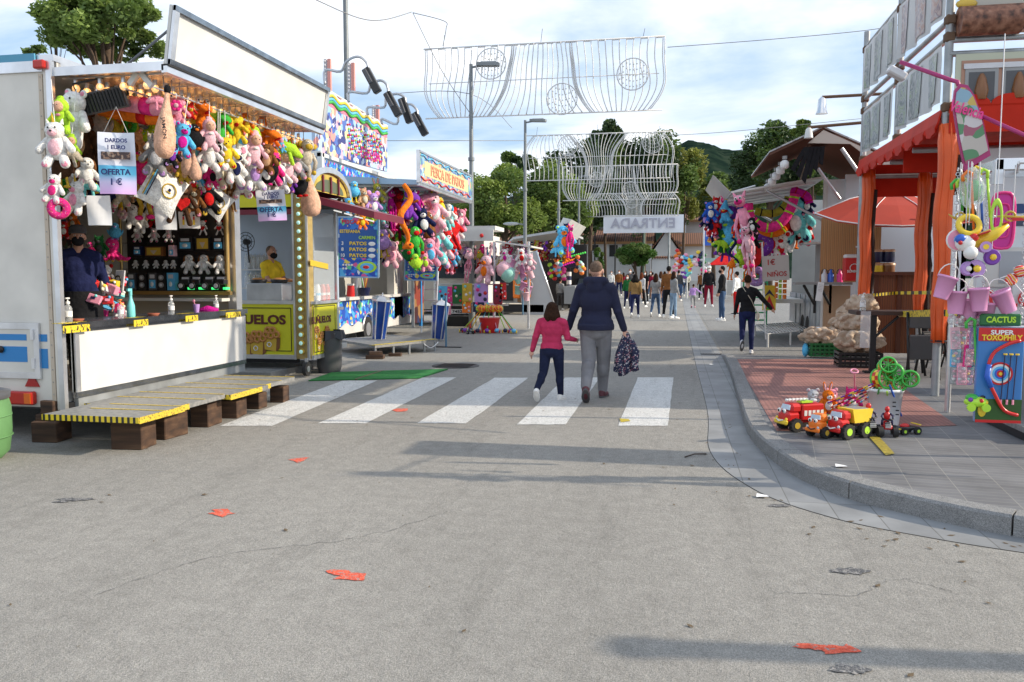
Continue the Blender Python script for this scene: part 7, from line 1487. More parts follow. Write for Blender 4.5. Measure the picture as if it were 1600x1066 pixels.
r = thing('target_board', atY(1202,465,21.4), 'yellow board with red and blue triangles below the prices of the right plush stall', 'game board'); b = MB(); b.bx(-.16,.16,0,.03,-.32,.3,plas('yellow')); b.build('board', r); b = MB(); b.prism([(-.14,-.01,-.3),(.14,-.01,-.3),(0,-.01,.05)],(0,-.004,0),plas('red')); b.prism([(-.08,-.015,-.3),(.08,-.015,-.3),(0,-.015,-.12)],(0,-.004,0),plas('green')); b.prism([(-.14,-.012,.0),(0,-.012,.2),(.14,-.012,.0),(0,-.012,.1)],(0,-.004,0),plas('navy')); b.build('printed_pattern', r)
r = thing('green_shelf_rack', atY(1180,460,22.6), 'green wire rack stacked behind the walking woman at the right plush stall', 'rack'); b = MB()
for k in range(7): b.bx(-.3,.3,0,.3,-.7+.2*k,-.67+.2*k,mat('rack_green',(.03,.4,.15),.5))
for s in (-.3,.3): b.cyl((s,0,-.8),(s,0,.6),.02,mat('rack_green',(.03,.4,.15)))
b.build('rack', r)
r = thing('price_sign', atY(1212,419,19.4), 'white board reading 1€ NIÑOS in red in front of the right plush stall', 'sign'); r.rotation_euler = (0,-.06,0); b = MB(); b.bx(-.29,.29,0,.02,-.28,.28,mat('board_grey',(.42,.4,.38),.6)); b.build('board', r)
text('1€', fr(*FC,(-.1,-.006,.13)), .17, mat('ink_red',(.35,.02,.02)), r, .02); text('NIÑOS', fr(*FC,(.02,-.006,-.14)), .15, mat('ink_red',(.35,.02,.02)), r, .02, width=.42); b = MB(); b.cyl((-.27,.04,-1.6),(-.27,.04,.6),.02,ALU); b.build('post', r)
r = thing('shop_board', atY(1187,390,22), 'small white board with blue letters ER half hidden by the prizes', 'sign'); b = MB(); b.bx(-.35,.35,0,.02,-.18,.18,PAPER); b.build('board', r); text('ER', fr(*FC,(.12,-.006,0)), .26, plas('blue'), r, .03)
r = thing('red_pennant', atY(1173,405,20.4), 'red triangular flag hanging among the prizes of the right plush stall', 'flag'); b = MB(); b.prism([(-.12,0,-.45),(.1,0,.35),(.3,0,.4),(.22,0,-.1)],(0,.03,0),cloth('red')); b.build('cloth', r)
RG = 'prizes hung at the right plush stall'
def rrow(rows, Y, where, k=1.15):
 out = []
 for t in rows:
  px, py, h, kind, c1 = t[:5]; c2 = t[5] if len(t) > 5 else 'white'; c3 = t[6] if len(t) > 6 else 'pink'; p = atY(px, py, Y+RU(-.2,.2))
  out.append(plush(p, msize(h, p)*k, kind, c1, c2, c3, yaw=RU(-.7,.3), roll=RU(-.2,.2), group=RG))
 label_row(out, where)
rrow([(1164,362,104,'lanky','pink','hotpink','black'),(1156,385,28,'croc','lime','green'),(1170,394,74,'lanky','lightpink','pink','pink'),(1152,355,30,'monkey','red','orange'),(1146,394,40,'twist','navy','white','white'),(1142,421,30,'longbird','orange','orange','orange'),(1167,424,30,'longbird','orange','orange','orange'),(1176,352,26,'bear','black','white'),(1156,404,28,'ball','lime','lime'),(1176,378,30,'cat','black','white')], 19.2, "right stall's near bunch")
rrow([(1125,340,60,'lanky','hotpink','pink'),(1110,330,30,'bear','blue','white'),(1104,340,26,'bear','navy','lilac'),(1132,330,34,'hood','skyblue','red','yellow'),(1120,360,40,'monkey','navy','tan'),(1131,376,36,'cat','darkgreen','lime'),(1126,386,28,'croc','lime','purple'),(1140,345,50,'bear','purple','white'),(1146,330,40,'twist','white','navy'),(1140,365,44,'ball','skyblue','lime'),(1113,350,30,'bear','red','navy'),(1133,400,34,'croc','purple','red'),(1118,320,24,'cat','red','white'),(1160,335,34,'bear','blue','white')], 21.8, "right stall's far bunch")
rrow([(1245,340,64,'bear','turquoise','white','navy'),(1243,365,44,'bird','black','orange'),(1208,376,44,'mouse','white','red','red'),(1222,384,38,'mouse','white','red','red'),(1213,362,34,'bear','red','white'),(1232,368,44,'cone','white','orange'),(1200,385,32,'bear','magenta','white'),(1252,325,30,'bear','darkgreen','green'),(1260,318,30,'bear','navy','white'),(1188,382,40,'donut','purple','orange'),(1230,350,30,'bear','maroon','red'),(1218,395,22,'cat','hotpink','lime'),(1258,348,34,'dog','white','red'),(1262,365,30,'bear','red','white'),(1185,410,34,'monkey','darkgreen','orange'),(1192,360,24,'cat','black','white'),(1182,432,30,'donut','lilac','purple')], 21.0, "right stall's inner bunch")
def softsnake(pts, Y, c, c2, rr_, label, grp=RG):
 Q = smooth_path([atY(x, y, Y) for x, y in pts], 5); r = thing('plush_snake', Q[len(Q)//2], label, 'plush toy', grp); b = MB(r); b.tube(Q, rr_, plushm(c), 10); b.build('body', r); b = MB(r)
 for k in range(3, len(Q)-2, 5): b.tube([Q[k],Q[k].lerp(Q[k+1],.6)], rr_*1.06, plushm(c2), 10)
 b.build('bands', r)
softsnake([(1169,318),(1172,338),(1186,352),(1205,356),(1224,345),(1236,325),(1242,303)], 20.2, 'hotpink', 'lime', .11, 'thick bright pink stuffed snake sagging under the right awning')
softsnake([(1180,330),(1195,333),(1212,333),(1226,322),(1232,308)], 20.7, 'olive', 'black', .09, 'yellow and black stuffed snake behind the pink one')
softsnake([(1178,345),(1192,362),(1212,366),(1228,356)], 20.5, 'orange', 'lime', .08, 'orange stuffed snake sagging lowest under the right awning')
softsnake([(1236,296),(1248,300),(1260,306),(1265,318)], 20.3, 'magenta', 'red', .09, 'short magenta stuffed snake at the inner end of the right awning')
root = thing('white_grid_step', G(1222,525), 'low white wire grid platform on short legs before the right plush stall', 'step')
q = [G(1180,508,.3),G(1200,522,.3),G(1268,516,.3),G(1250,503,.3)]
def f_(b):
 for k in range(15): b.cyl(q[0].lerp(q[3],k/14), q[1].lerp(q[2],k/14), .014, WHITEP, None, 4)
 for k in range(9): b.cyl(q[0].lerp(q[1],k/8), q[3].lerp(q[2],k/8), .012, WHITEP, None, 4)
P('grid', f_, root, root)
for v in q+[q[1].lerp(q[2],.5)]: P('leg', lambda b: b.cyl((v.x,v.y,0),(v.x,v.y,.3),.022,WHITEP), root, root)
# ---------- far right stalls at the end of the road ----------
r = thing('red_gazebo', atY(1128,420,52), 'small red gazebo roof beyond the right plush stall', 'gazebo'); c = r.location.copy(); c.z = 0; r.location = c; b = MB(); zt = atY(1128,400,52).z; b.prism([(-.8,-1,zt-.55),(1.6,-1,zt-.55),(.8,0,zt+.15),(.1,0,zt+.15)],(0,2.4,0),cloth('red')); b.build('canopy', r); b = MB()
for x in (-.75,1.5): b.cyl((x,-1,0),(x,-1,zt-.5),.03,ALU)
b.build('pole', r)
r = thing('food_sign', atY(1114,370,44), 'white and red snack sign reading BACON with a painted roll on a post', 'sign'); b = MB(); b.bx(-.4,.42,0,.05,-.45,.45,plas('blue')); b.bx(-.36,.38,-.01,0,.02,.4,PAPER); b.ell((0,-.02,-.2),(.3,.03,.14),plas('gold'),12,8); b.ell((0,-.04,-.18),(.28,.03,.04),plas('red'),10,6); b.build('board', r); text('BACON', fr(*FC,(0,-.02,.2)), .3, plas('red'), r, .03, width=.7); b = MB(); b.cyl((-.45,.0,-2.6),(-.45,0,.5),.05,ALU); b.build('post', r)
root = thing('far_white_stall', (1.7,60,0), 'far white stall frame with green trim and hung goods near the white wall', 'stall')
def f_(b):
 b.bx(.8,4.5,60,60.2,2.5,2.8,mat('frame_green',(.35,.5,.45),.5)); b.bx(.8,4.5,58,58.1,2.3,2.45,WHITEP)
 for x in (.8,2.2,3.4,4.4): b.cyl((x,58,0),(x,58,2.5),.06,WHITEP)
 b.bx(1.0,4.5,60,60.2,.2,1.2,SHADEW)
P('frame', f_, root, root)
for i, (x, y, c, h) in enumerate(((1058,402,'orange',26),(1064,410,'red',18),(1078,412,'yellow',26),(1071,405,'skyblue',16),(1086,408,'lightpink',14),(1093,404,'navy',24),(1098,404,'darkgreen',22),(1056,418,'pink',14),(1075,425,'turquoise',12),(1100,425,'hotpink',14),(1068,428,'purple',12))):
 p = atY(x,y,57); r = thing('goods_string', p, f"{cw(c)} string of goods hung on the far white stall frame, {['first','second','third','fourth','fifth','sixth','seventh','eighth','ninth','tenth','last'][i]} of its bunch", 'toy string', 'goods on the far white stall'); b = MB(); H_ = msize(h,p)
 for k in range(6): b.ell((.1*msin(k*2+i),0,-H_*(k/6-.4)),(.16,.1,.13),plas(c if k % 3 else colz[(k+i) % 12]),7,5)
 b.build('goods', r)
# ================= wooden-roofed food stall =================
WOOD = ramp_mat('pine_boards','wave',4.2,[(0,(.08,.035,.015)),(.06,(.48,.25,.1)),(1,(.36,.17,.065))],.5,(1,.02,.02),2,False,dist=.6,bump=.25); WOODR = ramp_mat('redwood_boards','wave',3.8,[(0,(.05,.015,.008)),(.06,(.26,.085,.03)),(1,(.19,.06,.02))],.45,(1,.02,.02),2,False,dist=.6,bump=.25)
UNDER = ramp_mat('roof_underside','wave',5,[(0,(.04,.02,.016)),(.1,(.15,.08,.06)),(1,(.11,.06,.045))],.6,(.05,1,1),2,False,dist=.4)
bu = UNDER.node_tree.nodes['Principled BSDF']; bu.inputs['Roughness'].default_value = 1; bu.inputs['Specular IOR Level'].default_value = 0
root = thing('wooden_food_stall', (4.2,17.5,0), 'wooden food stall with peaked plank roof, white gable and pine walls on the right', 'stall')
WY = 17.3
A = atY(1286,204,WY); Lf = atY(1202,243,WY); Rt = atY(1400,254,WY); D = VX((0,4.0,0))
def f_(b):
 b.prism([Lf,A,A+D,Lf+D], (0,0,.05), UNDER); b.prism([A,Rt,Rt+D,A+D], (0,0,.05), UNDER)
 b.prism([Lf+VX((0,-.02,.055)),A+VX((0,-.02,.055)),A+D+VX((0,0,.055)),Lf+D+VX((0,0,.055))], (0,0,.03), ramp_mat('scale_sheet','voronoi',12,[(0,(.4,.41,.42)),(.5,(.5,.5,.5)),(.8,(.3,.3,.3))],.45)); b.prism([A+VX((0,-.02,.055)),Rt+VX((0,-.02,.055)),Rt+D+VX((0,0,.055)),A+D+VX((0,0,.055))], (0,0,.03), ramp_mat('scale_sheet','voronoi',12,[(0,(.4,.4,.4))],.45))
P('roof', f_, root, root)
P('gable_board', lambda b: b.prism([A+VX((-.28,-.05,-.24)),A+VX((0,-.05,0)),Rt+VX((0,-.05,0)),Rt+VX((0,-.05,-.3)),A+VX((.5,-.05,-.28))], (0,.04,0), mat('gable_cream',(.5,.46,.4),.6)), root, root)
P('ridge_rail', lambda b: (b.cyl(A+VX((-.05,-.1,.62)),A+VX((1.2,-.1,.64)),.03,mat('rust',(.13,.08,.05),.9)), b.cyl(A+VX((-.3,-.1,.05)),A+VX((.9,-.1,.12)),.03,mat('rust',(.13,.08,.05))), b.lathe(A+VX((-.05,-.1,.28)),[(.02,.35),(.07,.3),(.09,.1),(.12,.02)],ALU,10), b.lathe(A+VX((-.28,-.12,-.16)),[(.03,.2),(.06,.17),(.08,.05),(.09,0)],WHITEP,10)), root, root)
P('roof_strut', lambda b: (b.cyl(atY(1315,232,WY-.1),atY(1350,282,WY-.1),.04,STEEL), b.cyl(atY(1278,263,WY),atY(1312,311,WY+.2),.035,STEEL)), root, root)
for k in range(5):
 p = atY(1226-k*6.5,252+k*9,WY+.1+k*.6); r = thing('jar_lamp', p, f"white jar-shaped hanging lamp under the plank roof, {['nearest','second','third','fourth','farthest'][k]} in its row", 'lamp', 'white jar lamps under the plank roof'); b = MB(); b.lathe((0,0,-.15),[(.05,0),(.085,.03),(.085,.13),(.04,.17)],mat('milk_glass',(.75,.75,.75),.3),12); b.build('shade', r); b = MB(); b.cyl((0,0,.04),(0,0,.1),.05,plas('grey')); b.build('holder', r)
r = thing('black_feather_banner', atY(1268,255,WY-.2), 'ragged black cloth hanging under the peak of the plank roof', 'banner'); b = MB()
for k in range(6): x = -.2+.08*k; b.prism([(x*.8,0,.3),(x*.8+.08,0,.32),(x*.8+.05-.2*(5-k)/5,0,-.4+.12*abs(k-2)),(x*.8-.01-.22*(5-k)/5,0,-.3+.1*abs(k-2))], (0,.02+.01*k,0), cloth('black'))
b.build('cloth', r)
def f_(b):
 a = atY(1284,341,18.6); c = atY(1350,345,18.6); z0 = atY(1300,441,18.6).z; b.prism([(a.x,18.6,z0),(c.x+.35,18.6,z0),(c.x+.35,18.6,3.75),(a.x+.45,18.6,3.0),(a.x,18.6,a.z+.0)], (0,.06,0), WOOD)
P('pine_wall', f_, root, root)
WL = 3.55
P('shelf', lambda b: (b.box(atY(1284,443,18.0),(1.1,.5,.05),mat('shelf_grey',(.25,.24,.23),.6)), [b.cyl(atY(x,446,18.1),atY(x+16,475,18.3),.03,BLACKM) for x in (1256,1280)], [b.bx(atY(x,446,18.3).x,atY(x,446,18.3).x+.05,18.3,18.35,.8,1.4,BLACKM) for x in (1272,1296)]), root, root)
def f_(b):
 a = atY(1296,445,18.3); b.bx(a.x-.1,a.x+.42,18.3,18.4,.1,1.38,mat('plywood_pale',(.4,.25,.15),.7)); a = atY(1369,431,16.4); c = atY(1480,431,16.4); b.bx(a.x,c.x,16.4,16.46,.15,1.6,WOODR);
 for k in range(4): x = a.x+(c.x-a.x)*k/3; b.bx(x-.04,x+.04,16.36,16.4,.15,1.62,mat('redwood_trim',(.12,.035,.015),.5))
 b.bx(a.x-.1,c.x,16.2,16.5,1.6,1.66,mat('redwood_trim',(.12,.035,.015)))
 b.bx(a.x-.02,c.x+.3,19.4,19.5,.2,3.8,mat('wall_pale',(.65,.68,.72),.6)); b.bx(a.x+.1,a.x+1.2,17.6,17.7,2.55,2.95,mat('plywood_pale',(.4,.25,.15)))
P('front_wall', f_, root, root)
for x, y, w, h, c, l in ((1332,420,30,34,'red','red drink dispenser box with white lid on the wooden stall counter'),):
 p = atY(x,440,17.6); r = thing('drink_dispenser', p, l, 'dispenser'); b = MB(); b.rbox((0,0,.24),(.36,.25,.46),plas(c),.02); b.build('box', r); b = MB(); b.rbox((0,0,.5),(.34,.24,.08),plas('white'),.02); b.cyl((.12,0,.54),(.12,0,.68),.015,plas('white')); b.box((.09,-.02,.69),(.1,.04,.03),plas('white')); b.build('pump_lid', r); b = MB(); b.torus((0,-.13,.27),.08,.008,PAPER,14,5,rx(PI/2)); b.build('printed_mark', r)
text('SUMMER', fr(*FC,(-.0,-.135,.2)), .07, PAPER, r, .02)
for i, (x, y, c) in enumerate(((1370,400,'navy'),(1388,400,'navy'),(1370,421,'yellow'),(1388,421,'brown'),(1352,421,'gold'))):
 p = atY(x,y+10,17.2); r = thing('snack_tub', p, f"{cw(c)} plastic tub with tan lid, {['upper left','upper right','lower middle','lower right','lower left'][i]} of the tubs in the wooden stall", 'tub', 'snack tubs in the wooden stall'); b = MB(); b.lathe((0,0,0),[(.1,0),(.115,.03),(.115,.2)],plas(c),16); b.build('tub', r); b = MB(); b.lathe((0,0,.2),[(.125,0),(.125,.04),(.1,.05)],plas('tan'),16); b.build('lid', r)
for i, (x, y, c, l) in enumerate(((1298,432,'blue','blue handled tool caddy on the shelf of the wooden stall'),(1312,430,'hotpink','pink bottle on the shelf of the wooden stall'),(1288,434,'silver','clear pump bottle on the shelf of the wooden stall'))):
 p = atY(x,441,17.9); r = thing('shelf_bottle', p, l, 'bottle'); b = MB(); b.lathe((0,0,0),[(.06,0),(.065,.15),(.03,.2),(.02,.26)],plas(c),12); b.build('bottle_body', r); b = MB(); b.torus((0,0,.2),.06,.01,plas('black'),12,5,rx(PI/2)); b.build('handle', r)
r = thing('paper_sheet', atY(1281,455,17.6), 'white printed notice hanging from the shelf of the wooden stall', 'paper sheet'); r.rotation_euler = (0,.12,0); b = MB(); b.bx(-.06,.06,0,.005,-.2,.18,PAPER); b.build('sheet', r); b = MB()
for k in range(5): b.bx(-.04,.04,-.004,-.001,.12-k*.03,.125-k*.03,plas('grey'))
b.build('printed_lines', r)
# potatoes in net sacks and crates
NET = ramp_mat('potato_sack','voronoi',9,[(0,(.36,.25,.17)),(.35,(.46,.34,.24)),(.7,(.55,.43,.32))],.8,None,3,False,bump=1.)
def sack(p, rr_, label, s=0):
 rs = random.Random(s+3); r = thing('potato_sack', p, label, 'sack', 'net sacks of potatoes'); b = MB();
 for k in range(100):
  a = rs.uniform(0,2*PI); z = rs.uniform(.05,.95); q = math.sqrt(max(.05,1-(2*z-1)**2))*rs.uniform(.8,.92); b.ell((rr_[0]*q*mcos(a),rr_[1]*q*msin(a),rr_[2]*2*z), (.062,.05,.045), NET, 8, 6)
 b.ell((0,0,rr_[2]),(rr_[0]*.84,rr_[1]*.84,rr_[2]*.86),NET,12,8); b.build('sack', r, remesh=.014, smoothit=1); b = MB(); b.torus((0,-.01,rr_[2]*1.93),rr_[0]*.2,.018,PAPER,10,5); b.build('tie', r)
def crate(p, c, label):
 r = thing('plastic_crate', p, label, 'crate', 'crates under the potato sacks'); b = MB(); M_ = plas(c); w, d, h = .32,.22,.24
 for z in (0,.07,.14,.21):
  for s in (-1,1): b.bx(-w,w,s*d-.012,s*d+.012,z,z+.035,M_); b.bx(s*w-.012,s*w+.012,-d+.013,d-.013,z,z+.035,M_)
 for k in range(9): x = -w+2*w*k/8; b.bx(x-.013,x+.013,-d-.014,-d-.012,0,.24,M_)
 for s in (-1,1):
  for t in (-1,1): b.bx(s*(w-.012)-.02,s*(w-.012)+.02,t*(d)-.02,t*d+.02,0,.245,M_)
 b.bx(-w,w,-d,d,.01,.02,M_); b.build('crate', r)
pc1 = G(1292,556,.118); pc2 = G(1340,573,.118); crate(pc1,'darkgreen','dark green crate under the left potato sacks'); crate(pc2,'black','black crate under the front potato sacks')
r = thing('blue_bag', pc1+VX((-.38,0,.1)), 'light blue crumpled bag beside the green crate', 'bag'); b = MB(); b.ell((0,0,0),(.06,.1,.13),cloth('skyblue'),8,6); b.build('bag', r)
sack(pc1+VX((-.1,0,.22)),(.42,.25,.15),'net potato sack lying on the green crate',1); sack(pc1+VX((.32,.1,.25)),(.3,.24,.26),'net potato sack upright behind the green crate',2); sack(pc1+VX((.5,.35,.45)),(.3,.24,.26),'tallest net potato sack at the back of the heap',3)
sack(pc2+VX((.0,0,.24)),(.43,.25,.17),'net potato sack lying on the black crate',4); sack(pc2+VX((.03,.12,.5)),(.3,.22,.2),'net potato sack on top of the one on the black crate',5); sack(pc2+VX((.08,.2,.82)),(.24,.2,.17),'topmost net potato sack above the black crate',6)
# ================= red umbrella =================
root = thing('red_parasol', atY(1441,560,16.1), 'wide red parasol with white piping and black pole in front of the wooden stall', 'parasol'); root.location.z = .12
def f_(b):
 ap = atY(1395,297,17.3); rim = [atY(x,y,Y) for x, y, Y in ((1273,334,16.6),(1308,346,16),(1352,352,15.8),(1410,354,15.8),(1464,352,16),(1520,346,17),(1480,335,18.4),(1400,328,18.5),(1318,326,18))]
 mid = [ap.lerp(r_,.55)+VX((0,0,.07)) for r_ in rim]; n = len(rim); vs = [ap]+mid+rim+[r_+VX((0,0,-.02)) for r_ in rim]
 fs = [(0,1+i,1+(i+1) % n) for i in range(n)]+[(1+i,1+n+i,1+n+(i+1) % n,1+(i+1) % n) for i in range(n)]+[(1+n+i,1+2*n+i,1+2*n+(i+1) % n,1+n+(i+1) % n) for i in range(n)]; b.add(vs, fs, mat('parasol_red',(.38,.035,.014),.8,0,.12,2))
 root['x'] = 1; del root['x']; f_.rim = rim; f_.ap = ap; f_.mid = mid
P('canopy', f_, root, root)
P('piping', lambda b: (b.tube([v+VX((0,0,.012)) for v in f_.rim], .012, PAPER, 5, True), [b.tube([f_.ap+VX((0,0,.01)),f_.mid[k]+VX((0,0,.012)),f_.rim[k]+VX((0,0,.012))], .009, PAPER, 4) for k in range(0,9,2)]), root, root)
P('pole', lambda b: b.cyl((root.location.x,root.location.y,.12),(root.location.x,root.location.y,2.75),.025,BLACKM), root, root)
# ================= orange tent frame with banners =================
root = thing('orange_tent', (4.5,12.5,0), 'tall scaffold tent with orange rolled drapes, scalloped red valance and printed banners above', 'tent')
TXX = 3.16; TY0 = 10.9; TY1 = 15.4; ORG = mat('tent_orange', (.72,.1,.012), .42, 0, .12, 3, .3, 4); TRED = mat('tent_red', (.5,.025,.01), .6, 0, .15, 3, .3, 5, spec=.15)
posts = [(TXX,TY0),(TXX,TY1),(TXX,(TY0+TY1)/2+.0),(TXX+4.5,TY0),(TXX+4.5,TY1)]
for i, (x, y) in enumerate(posts): P('post', lambda b: b.cyl((x,y,.12 if i != 2 else 3.55),(x,y,5.75 if i < 3 else 5.6),.05,GALV,None,10), root, root)
zl = lambda f: 3.62+.0*f
P('frame_bar', lambda b: [b.cyl((TXX,TY0,z),(TXX,TY1,z),.035,GALV,None,8) for z in (3.55,4.42,4.62,5.5)]+[b.cyl((TXX,TY0-.02,z),(TXX+4.5,TY0-.02,z),.035,GALV,None,8) for z in (3.5,4.22,4.38,5.5)]+[b.cyl((TXX,y,3.3),(TXX+4.5,y,3.3),.04,GALV,None,8) for y in (TY0+1.4,TY0+2.6,TY1)], root, root)
for y in (TY0,(TY0+TY1)/2,TY1):
 for z in (3.6,4.42,4.62,5.45): P('clamp', lambda b: b.rbox((TXX,y,z),(.12,.12,.12),mat('rust',(.13,.08,.05)),.02), root, root)
BANP = {}
def banner_side(y0, y1, z0, z1, nm, stops, seed):
 m_ = ramp_mat(nm, 'noise', 4, stops, .35, (1,1.6,1), 8, False, dist=1.6); n = 16; rs = random.Random(seed); b = MB(root); vs = []
 for j in range(5):
  for i in range(n+1):
   u = i/n; vs.append((TXX-.05+.03*msin(u*22+seed)*(1-j/6)+rs.uniform(-.004,.004), y0+(y1-y0)*u, z0+(z1-z0)*j/4-.03*msin(u*PI)*(j == 0)))
 fa_ = [(j*(n+1)+i,j*(n+1)+i+1,(j+1)*(n+1)+i+1,(j+1)*(n+1)+i) for j in range(4) for i in range(n)]; b.add(vs, fa_, mat('banner_vinyl',(.5,.5,.49),.35,0,.1,3), True); bo = b.build('banner', root)
 for (u0, u1) in ((1,4),(6,10),(12,15)):
  b = MB(root); sub_ = [tuple(VX(vs[j*(n+1)+i])+VX((-.008,0,(.05 if j == 0 else -.05 if j == 4 else 0)))) for j in range(5) for i in range(u0,u1+1)]; k_ = u1-u0+1
  b.add(sub_, [(j*k_+i,j*k_+i+1,(j+1)*k_+i+1,(j+1)*k_+i) for j in range(4) for i in range(k_-1)], m_, True); b.build('printed_picture', bo)
PS = [(.3,(.4,.4,.39)),(.42,(.3,.31,.31)),(.48,(.1,.13,.12)),(.53,(.36,.36,.36)),(.6,(.2,.27,.14)),(.68,(.42,.41,.41))]
PS2 = [(.3,(.45,.39,.37)),(.4,(.38,.2,.15)),(.48,(.45,.41,.4)),(.55,(.18,.12,.15)),(.62,(.44,.32,.28)),(.75,(.46,.43,.43))]
ym = (TY0+TY1)/2
banner_side(TY0+.1,ym-.1,4.7,5.45,'print_pale_a',PS2,1); banner_side(ym+.1,TY1-.1,4.7,5.45,'print_pale_b',PS,2); banner_side(TY0+.1,ym-.1,3.68,4.36,'print_pale_c',PS,3); banner_side(ym+.1,TY1-.1,3.68,4.36,'print_pale_b',PS,4)
b = MB(root); b.bx(TXX+.08,TXX+4.4,TY0-.08,TY0-.05,4.42,5.4,mat('banner_rust',(.42,.2,.12),.45,0,.1,2)); fb = b.build('front_banner', root)
def roast(b):   # food picture: a dark roast log on coals
 c = atY(1545,32,TY0-.1); b.bx(TXX+.22,TXX+4.3,TY0-.1,TY0-.085,4.56,5.4,mat('print_sand',(.45,.42,.36),.5)); b.bx(TXX+.22,TXX+1.6,TY0-.104,TY0-.1,4.56,4.74,ramp_mat('coals','noise',9,[(.35,(.02,.015,.015)),(.5,(.3,.05,.02)),(.6,(.1,.05,.04)),(.7,(.5,.3,.2))],.5,None,4,False))
 b.cyl((c.x-.33,TY0-.11,c.z),(c.x+.33,TY0-.11,c.z),.17,ramp_mat('roast_crust','noise',14,[(.3,(.05,.02,.012)),(.5,(.2,.08,.045)),(.7,(.32,.16,.1))],.5,None,5,False,bump=.5),None,18); b.cyl((c.x+.331,TY0-.13,c.z),(c.x+.36,TY0-.13,c.z),.13,plas('black'),None,14); b.ell((c.x-.25,TY0-.11,c.z+.2),(.12,.03,.06),plas('gold'),10,6)
P('food_picture', roast, root, root)
b = MB(root); b.bx(TXX+.06,TXX+4.4,TY0-.08,TY0-.05,3.55,4.2,mat('banner_greenish',(.5,.52,.4),.45,0,.08,1.5)); b.build('front_banner', root)
def ovens(b):
 b.bx(TXX+.12,TXX+.98,TY0-.09,TY0-.081,3.55,4.12,mat('banner_rust2',(.4,.22,.15),.5))
 for k in (0,1): x = TXX+.16+k*.4; b.bx(x,x+.36,TY0-.1,TY0-.09,3.6,4.08,plas('grey')); b.bx(x+.04,x+.32,TY0-.104,TY0-.1,3.64,3.98,plas('darkgrey')); b.lathe((x+.18,TY0-.1,3.66),[(.06,0),(.08,.1),(.05,.24),(.02,.3)],plas('brown'),10); b.bx(x-.02,x+.38,TY0-.11,TY0-.1,4.02,4.08,plas('silver'))
P('oven_picture', ovens, root, root)
def f_(b):      # scalloped valance and red roof inside
 n = 9
 for k in range(n):
  y0 = TY0+(TY1-TY0)*k/n; y1 = TY0+(TY1-TY0)*(k+1)/n; zt = 3.58; w_ = (y1-y0)/2
  b.prism([(TXX-.06,y0,zt)]+[(TXX-.10-.02*(i % 2),(y0+y1)/2-w_*mcos(PI*i/8),zt-.16-.14*msin(PI*i/8)) for i in range(9)]+[(TXX-.06,y1,zt)], (.02,0,0), TRED)
 n = 10
 for k in range(n):
  x0 = TXX+(4.4)*k/n; x1 = TXX+4.4*(k+1)/n; w_ = (x1-x0)/2
  b.prism([(x0,TY0-.1,3.52)]+[((x0+x1)/2-w_*mcos(PI*i/8),TY0-.14,3.6+.12*msin(PI*i/8)) for i in range(9)]+[(x1,TY0-.1,3.52)], (0,.02,0), TRED); b.bx(x0,x1,TY0-.13,TY0-.11,3.28,3.6,TRED)
P('valance', f_, root, root)
P('tent_roof', lambda b: (b.prism([(TXX,TY0,3.5),(TXX+2.2,TY0,3.75),(TXX+2.2,TY1,3.75),(TXX,TY1,3.5)], (0,0,.02), TRED), b.prism([(TXX+2.2,TY0,3.75),(TXX+4.5,TY0,3.5),(TXX+4.5,TY1,3.5),(TXX+2.2,TY1,3.75)], (0,0,.02), TRED), b.bx(TXX+.1,TXX+4.4,TY1+.02,TY1+.05,2.95,3.5,TRED), b.bx(TXX+.1,TXX+4.4,ym,ym+.03,3.1,3.5,TRED)), root, root)
def drape(x, y, z0, z1, w_, nm='rolled_drape'):
 b = MB(root); n = 14; H_ = z1-z0; rs = random.Random(int(x*100+y*10))
 pts = [(x+.012*msin(k*.8),y+.012*mcos(k*1.1),z1-H_*k/n) for k in range(n+1)]; b.tube(pts, [w_*(.98+.05*msin(k*1.3)) if 0 < k < n-1 else w_*.8 for k in range(n+1)], ORG, 12)
 for a_ in (-2.4,-1.5,-.4): b.tube([(px_+w_*.99*mcos(a_+.1*msin(pz*3)),py_+w_*.99*msin(a_+.1*msin(pz*3)),pz) for px_, py_, pz in pts], .012, ORG, 5)
 d = b.build(nm, root); b = MB(root); b.tube([(px_+w_*.95,py_-w_*.3,pz) for px_, py_, pz in pts[2:]], [w_*.4+.01*msin(k*3) for k in range(n-1)], mat('drape_dark',(.035,.015,.012),.95,0,.3,30,1,80), 6); b.build('fringe', root)
drape(TXX+.02,TY0-.02,.78,3.4,.115); drape(TXX+.05,TY1-.2,.95,3.4,.105); drape(4.05,15.0,.9,3.3,.11)
P('drape_cord', lambda b: [b.torus((x,y,z),.1,.014,BLACKM,12,5) for x, y, z in ((TXX+.02,TY0-.02,.8),(TXX+.05,TY1-.2,.97),(4.05,15,.92))], root, root)
P('post', lambda b: b.cyl((4.05,15,.12),(4.05,15,3.4),.045,GALV,None,10), root, root)
# tapes between the drapes
for (pts, w_, l, m_) in (([(1355,462,14.6),(1400,458,14.9),(1480,457,11.0)],.05,'upper yellow and black hazard tape strung between the orange drapes',HAZ),([(1404,491,13.5),(1440,490,12),(1475,489,10.75)],.09,'lower wide yellow tape strung to the front orange drape',TAPE),([(1475,489,10.75),(1510,493,10.5),(1545,492,10.3)],.08,'yellow tape from the front orange drape to the pink buckets',HAZ)):
 Q = [atY(*p) for p in pts]; b = MB(); b.add([q for a in Q for q in (a+VX((0,0,-w_/2)), a+VX((0,0,w_/2)))], [(2*i,2*i+2,2*i+3,2*i+1) for i in range(len(Q)-1)], m_); b.build('hazard_tape', None, l, 'tape')
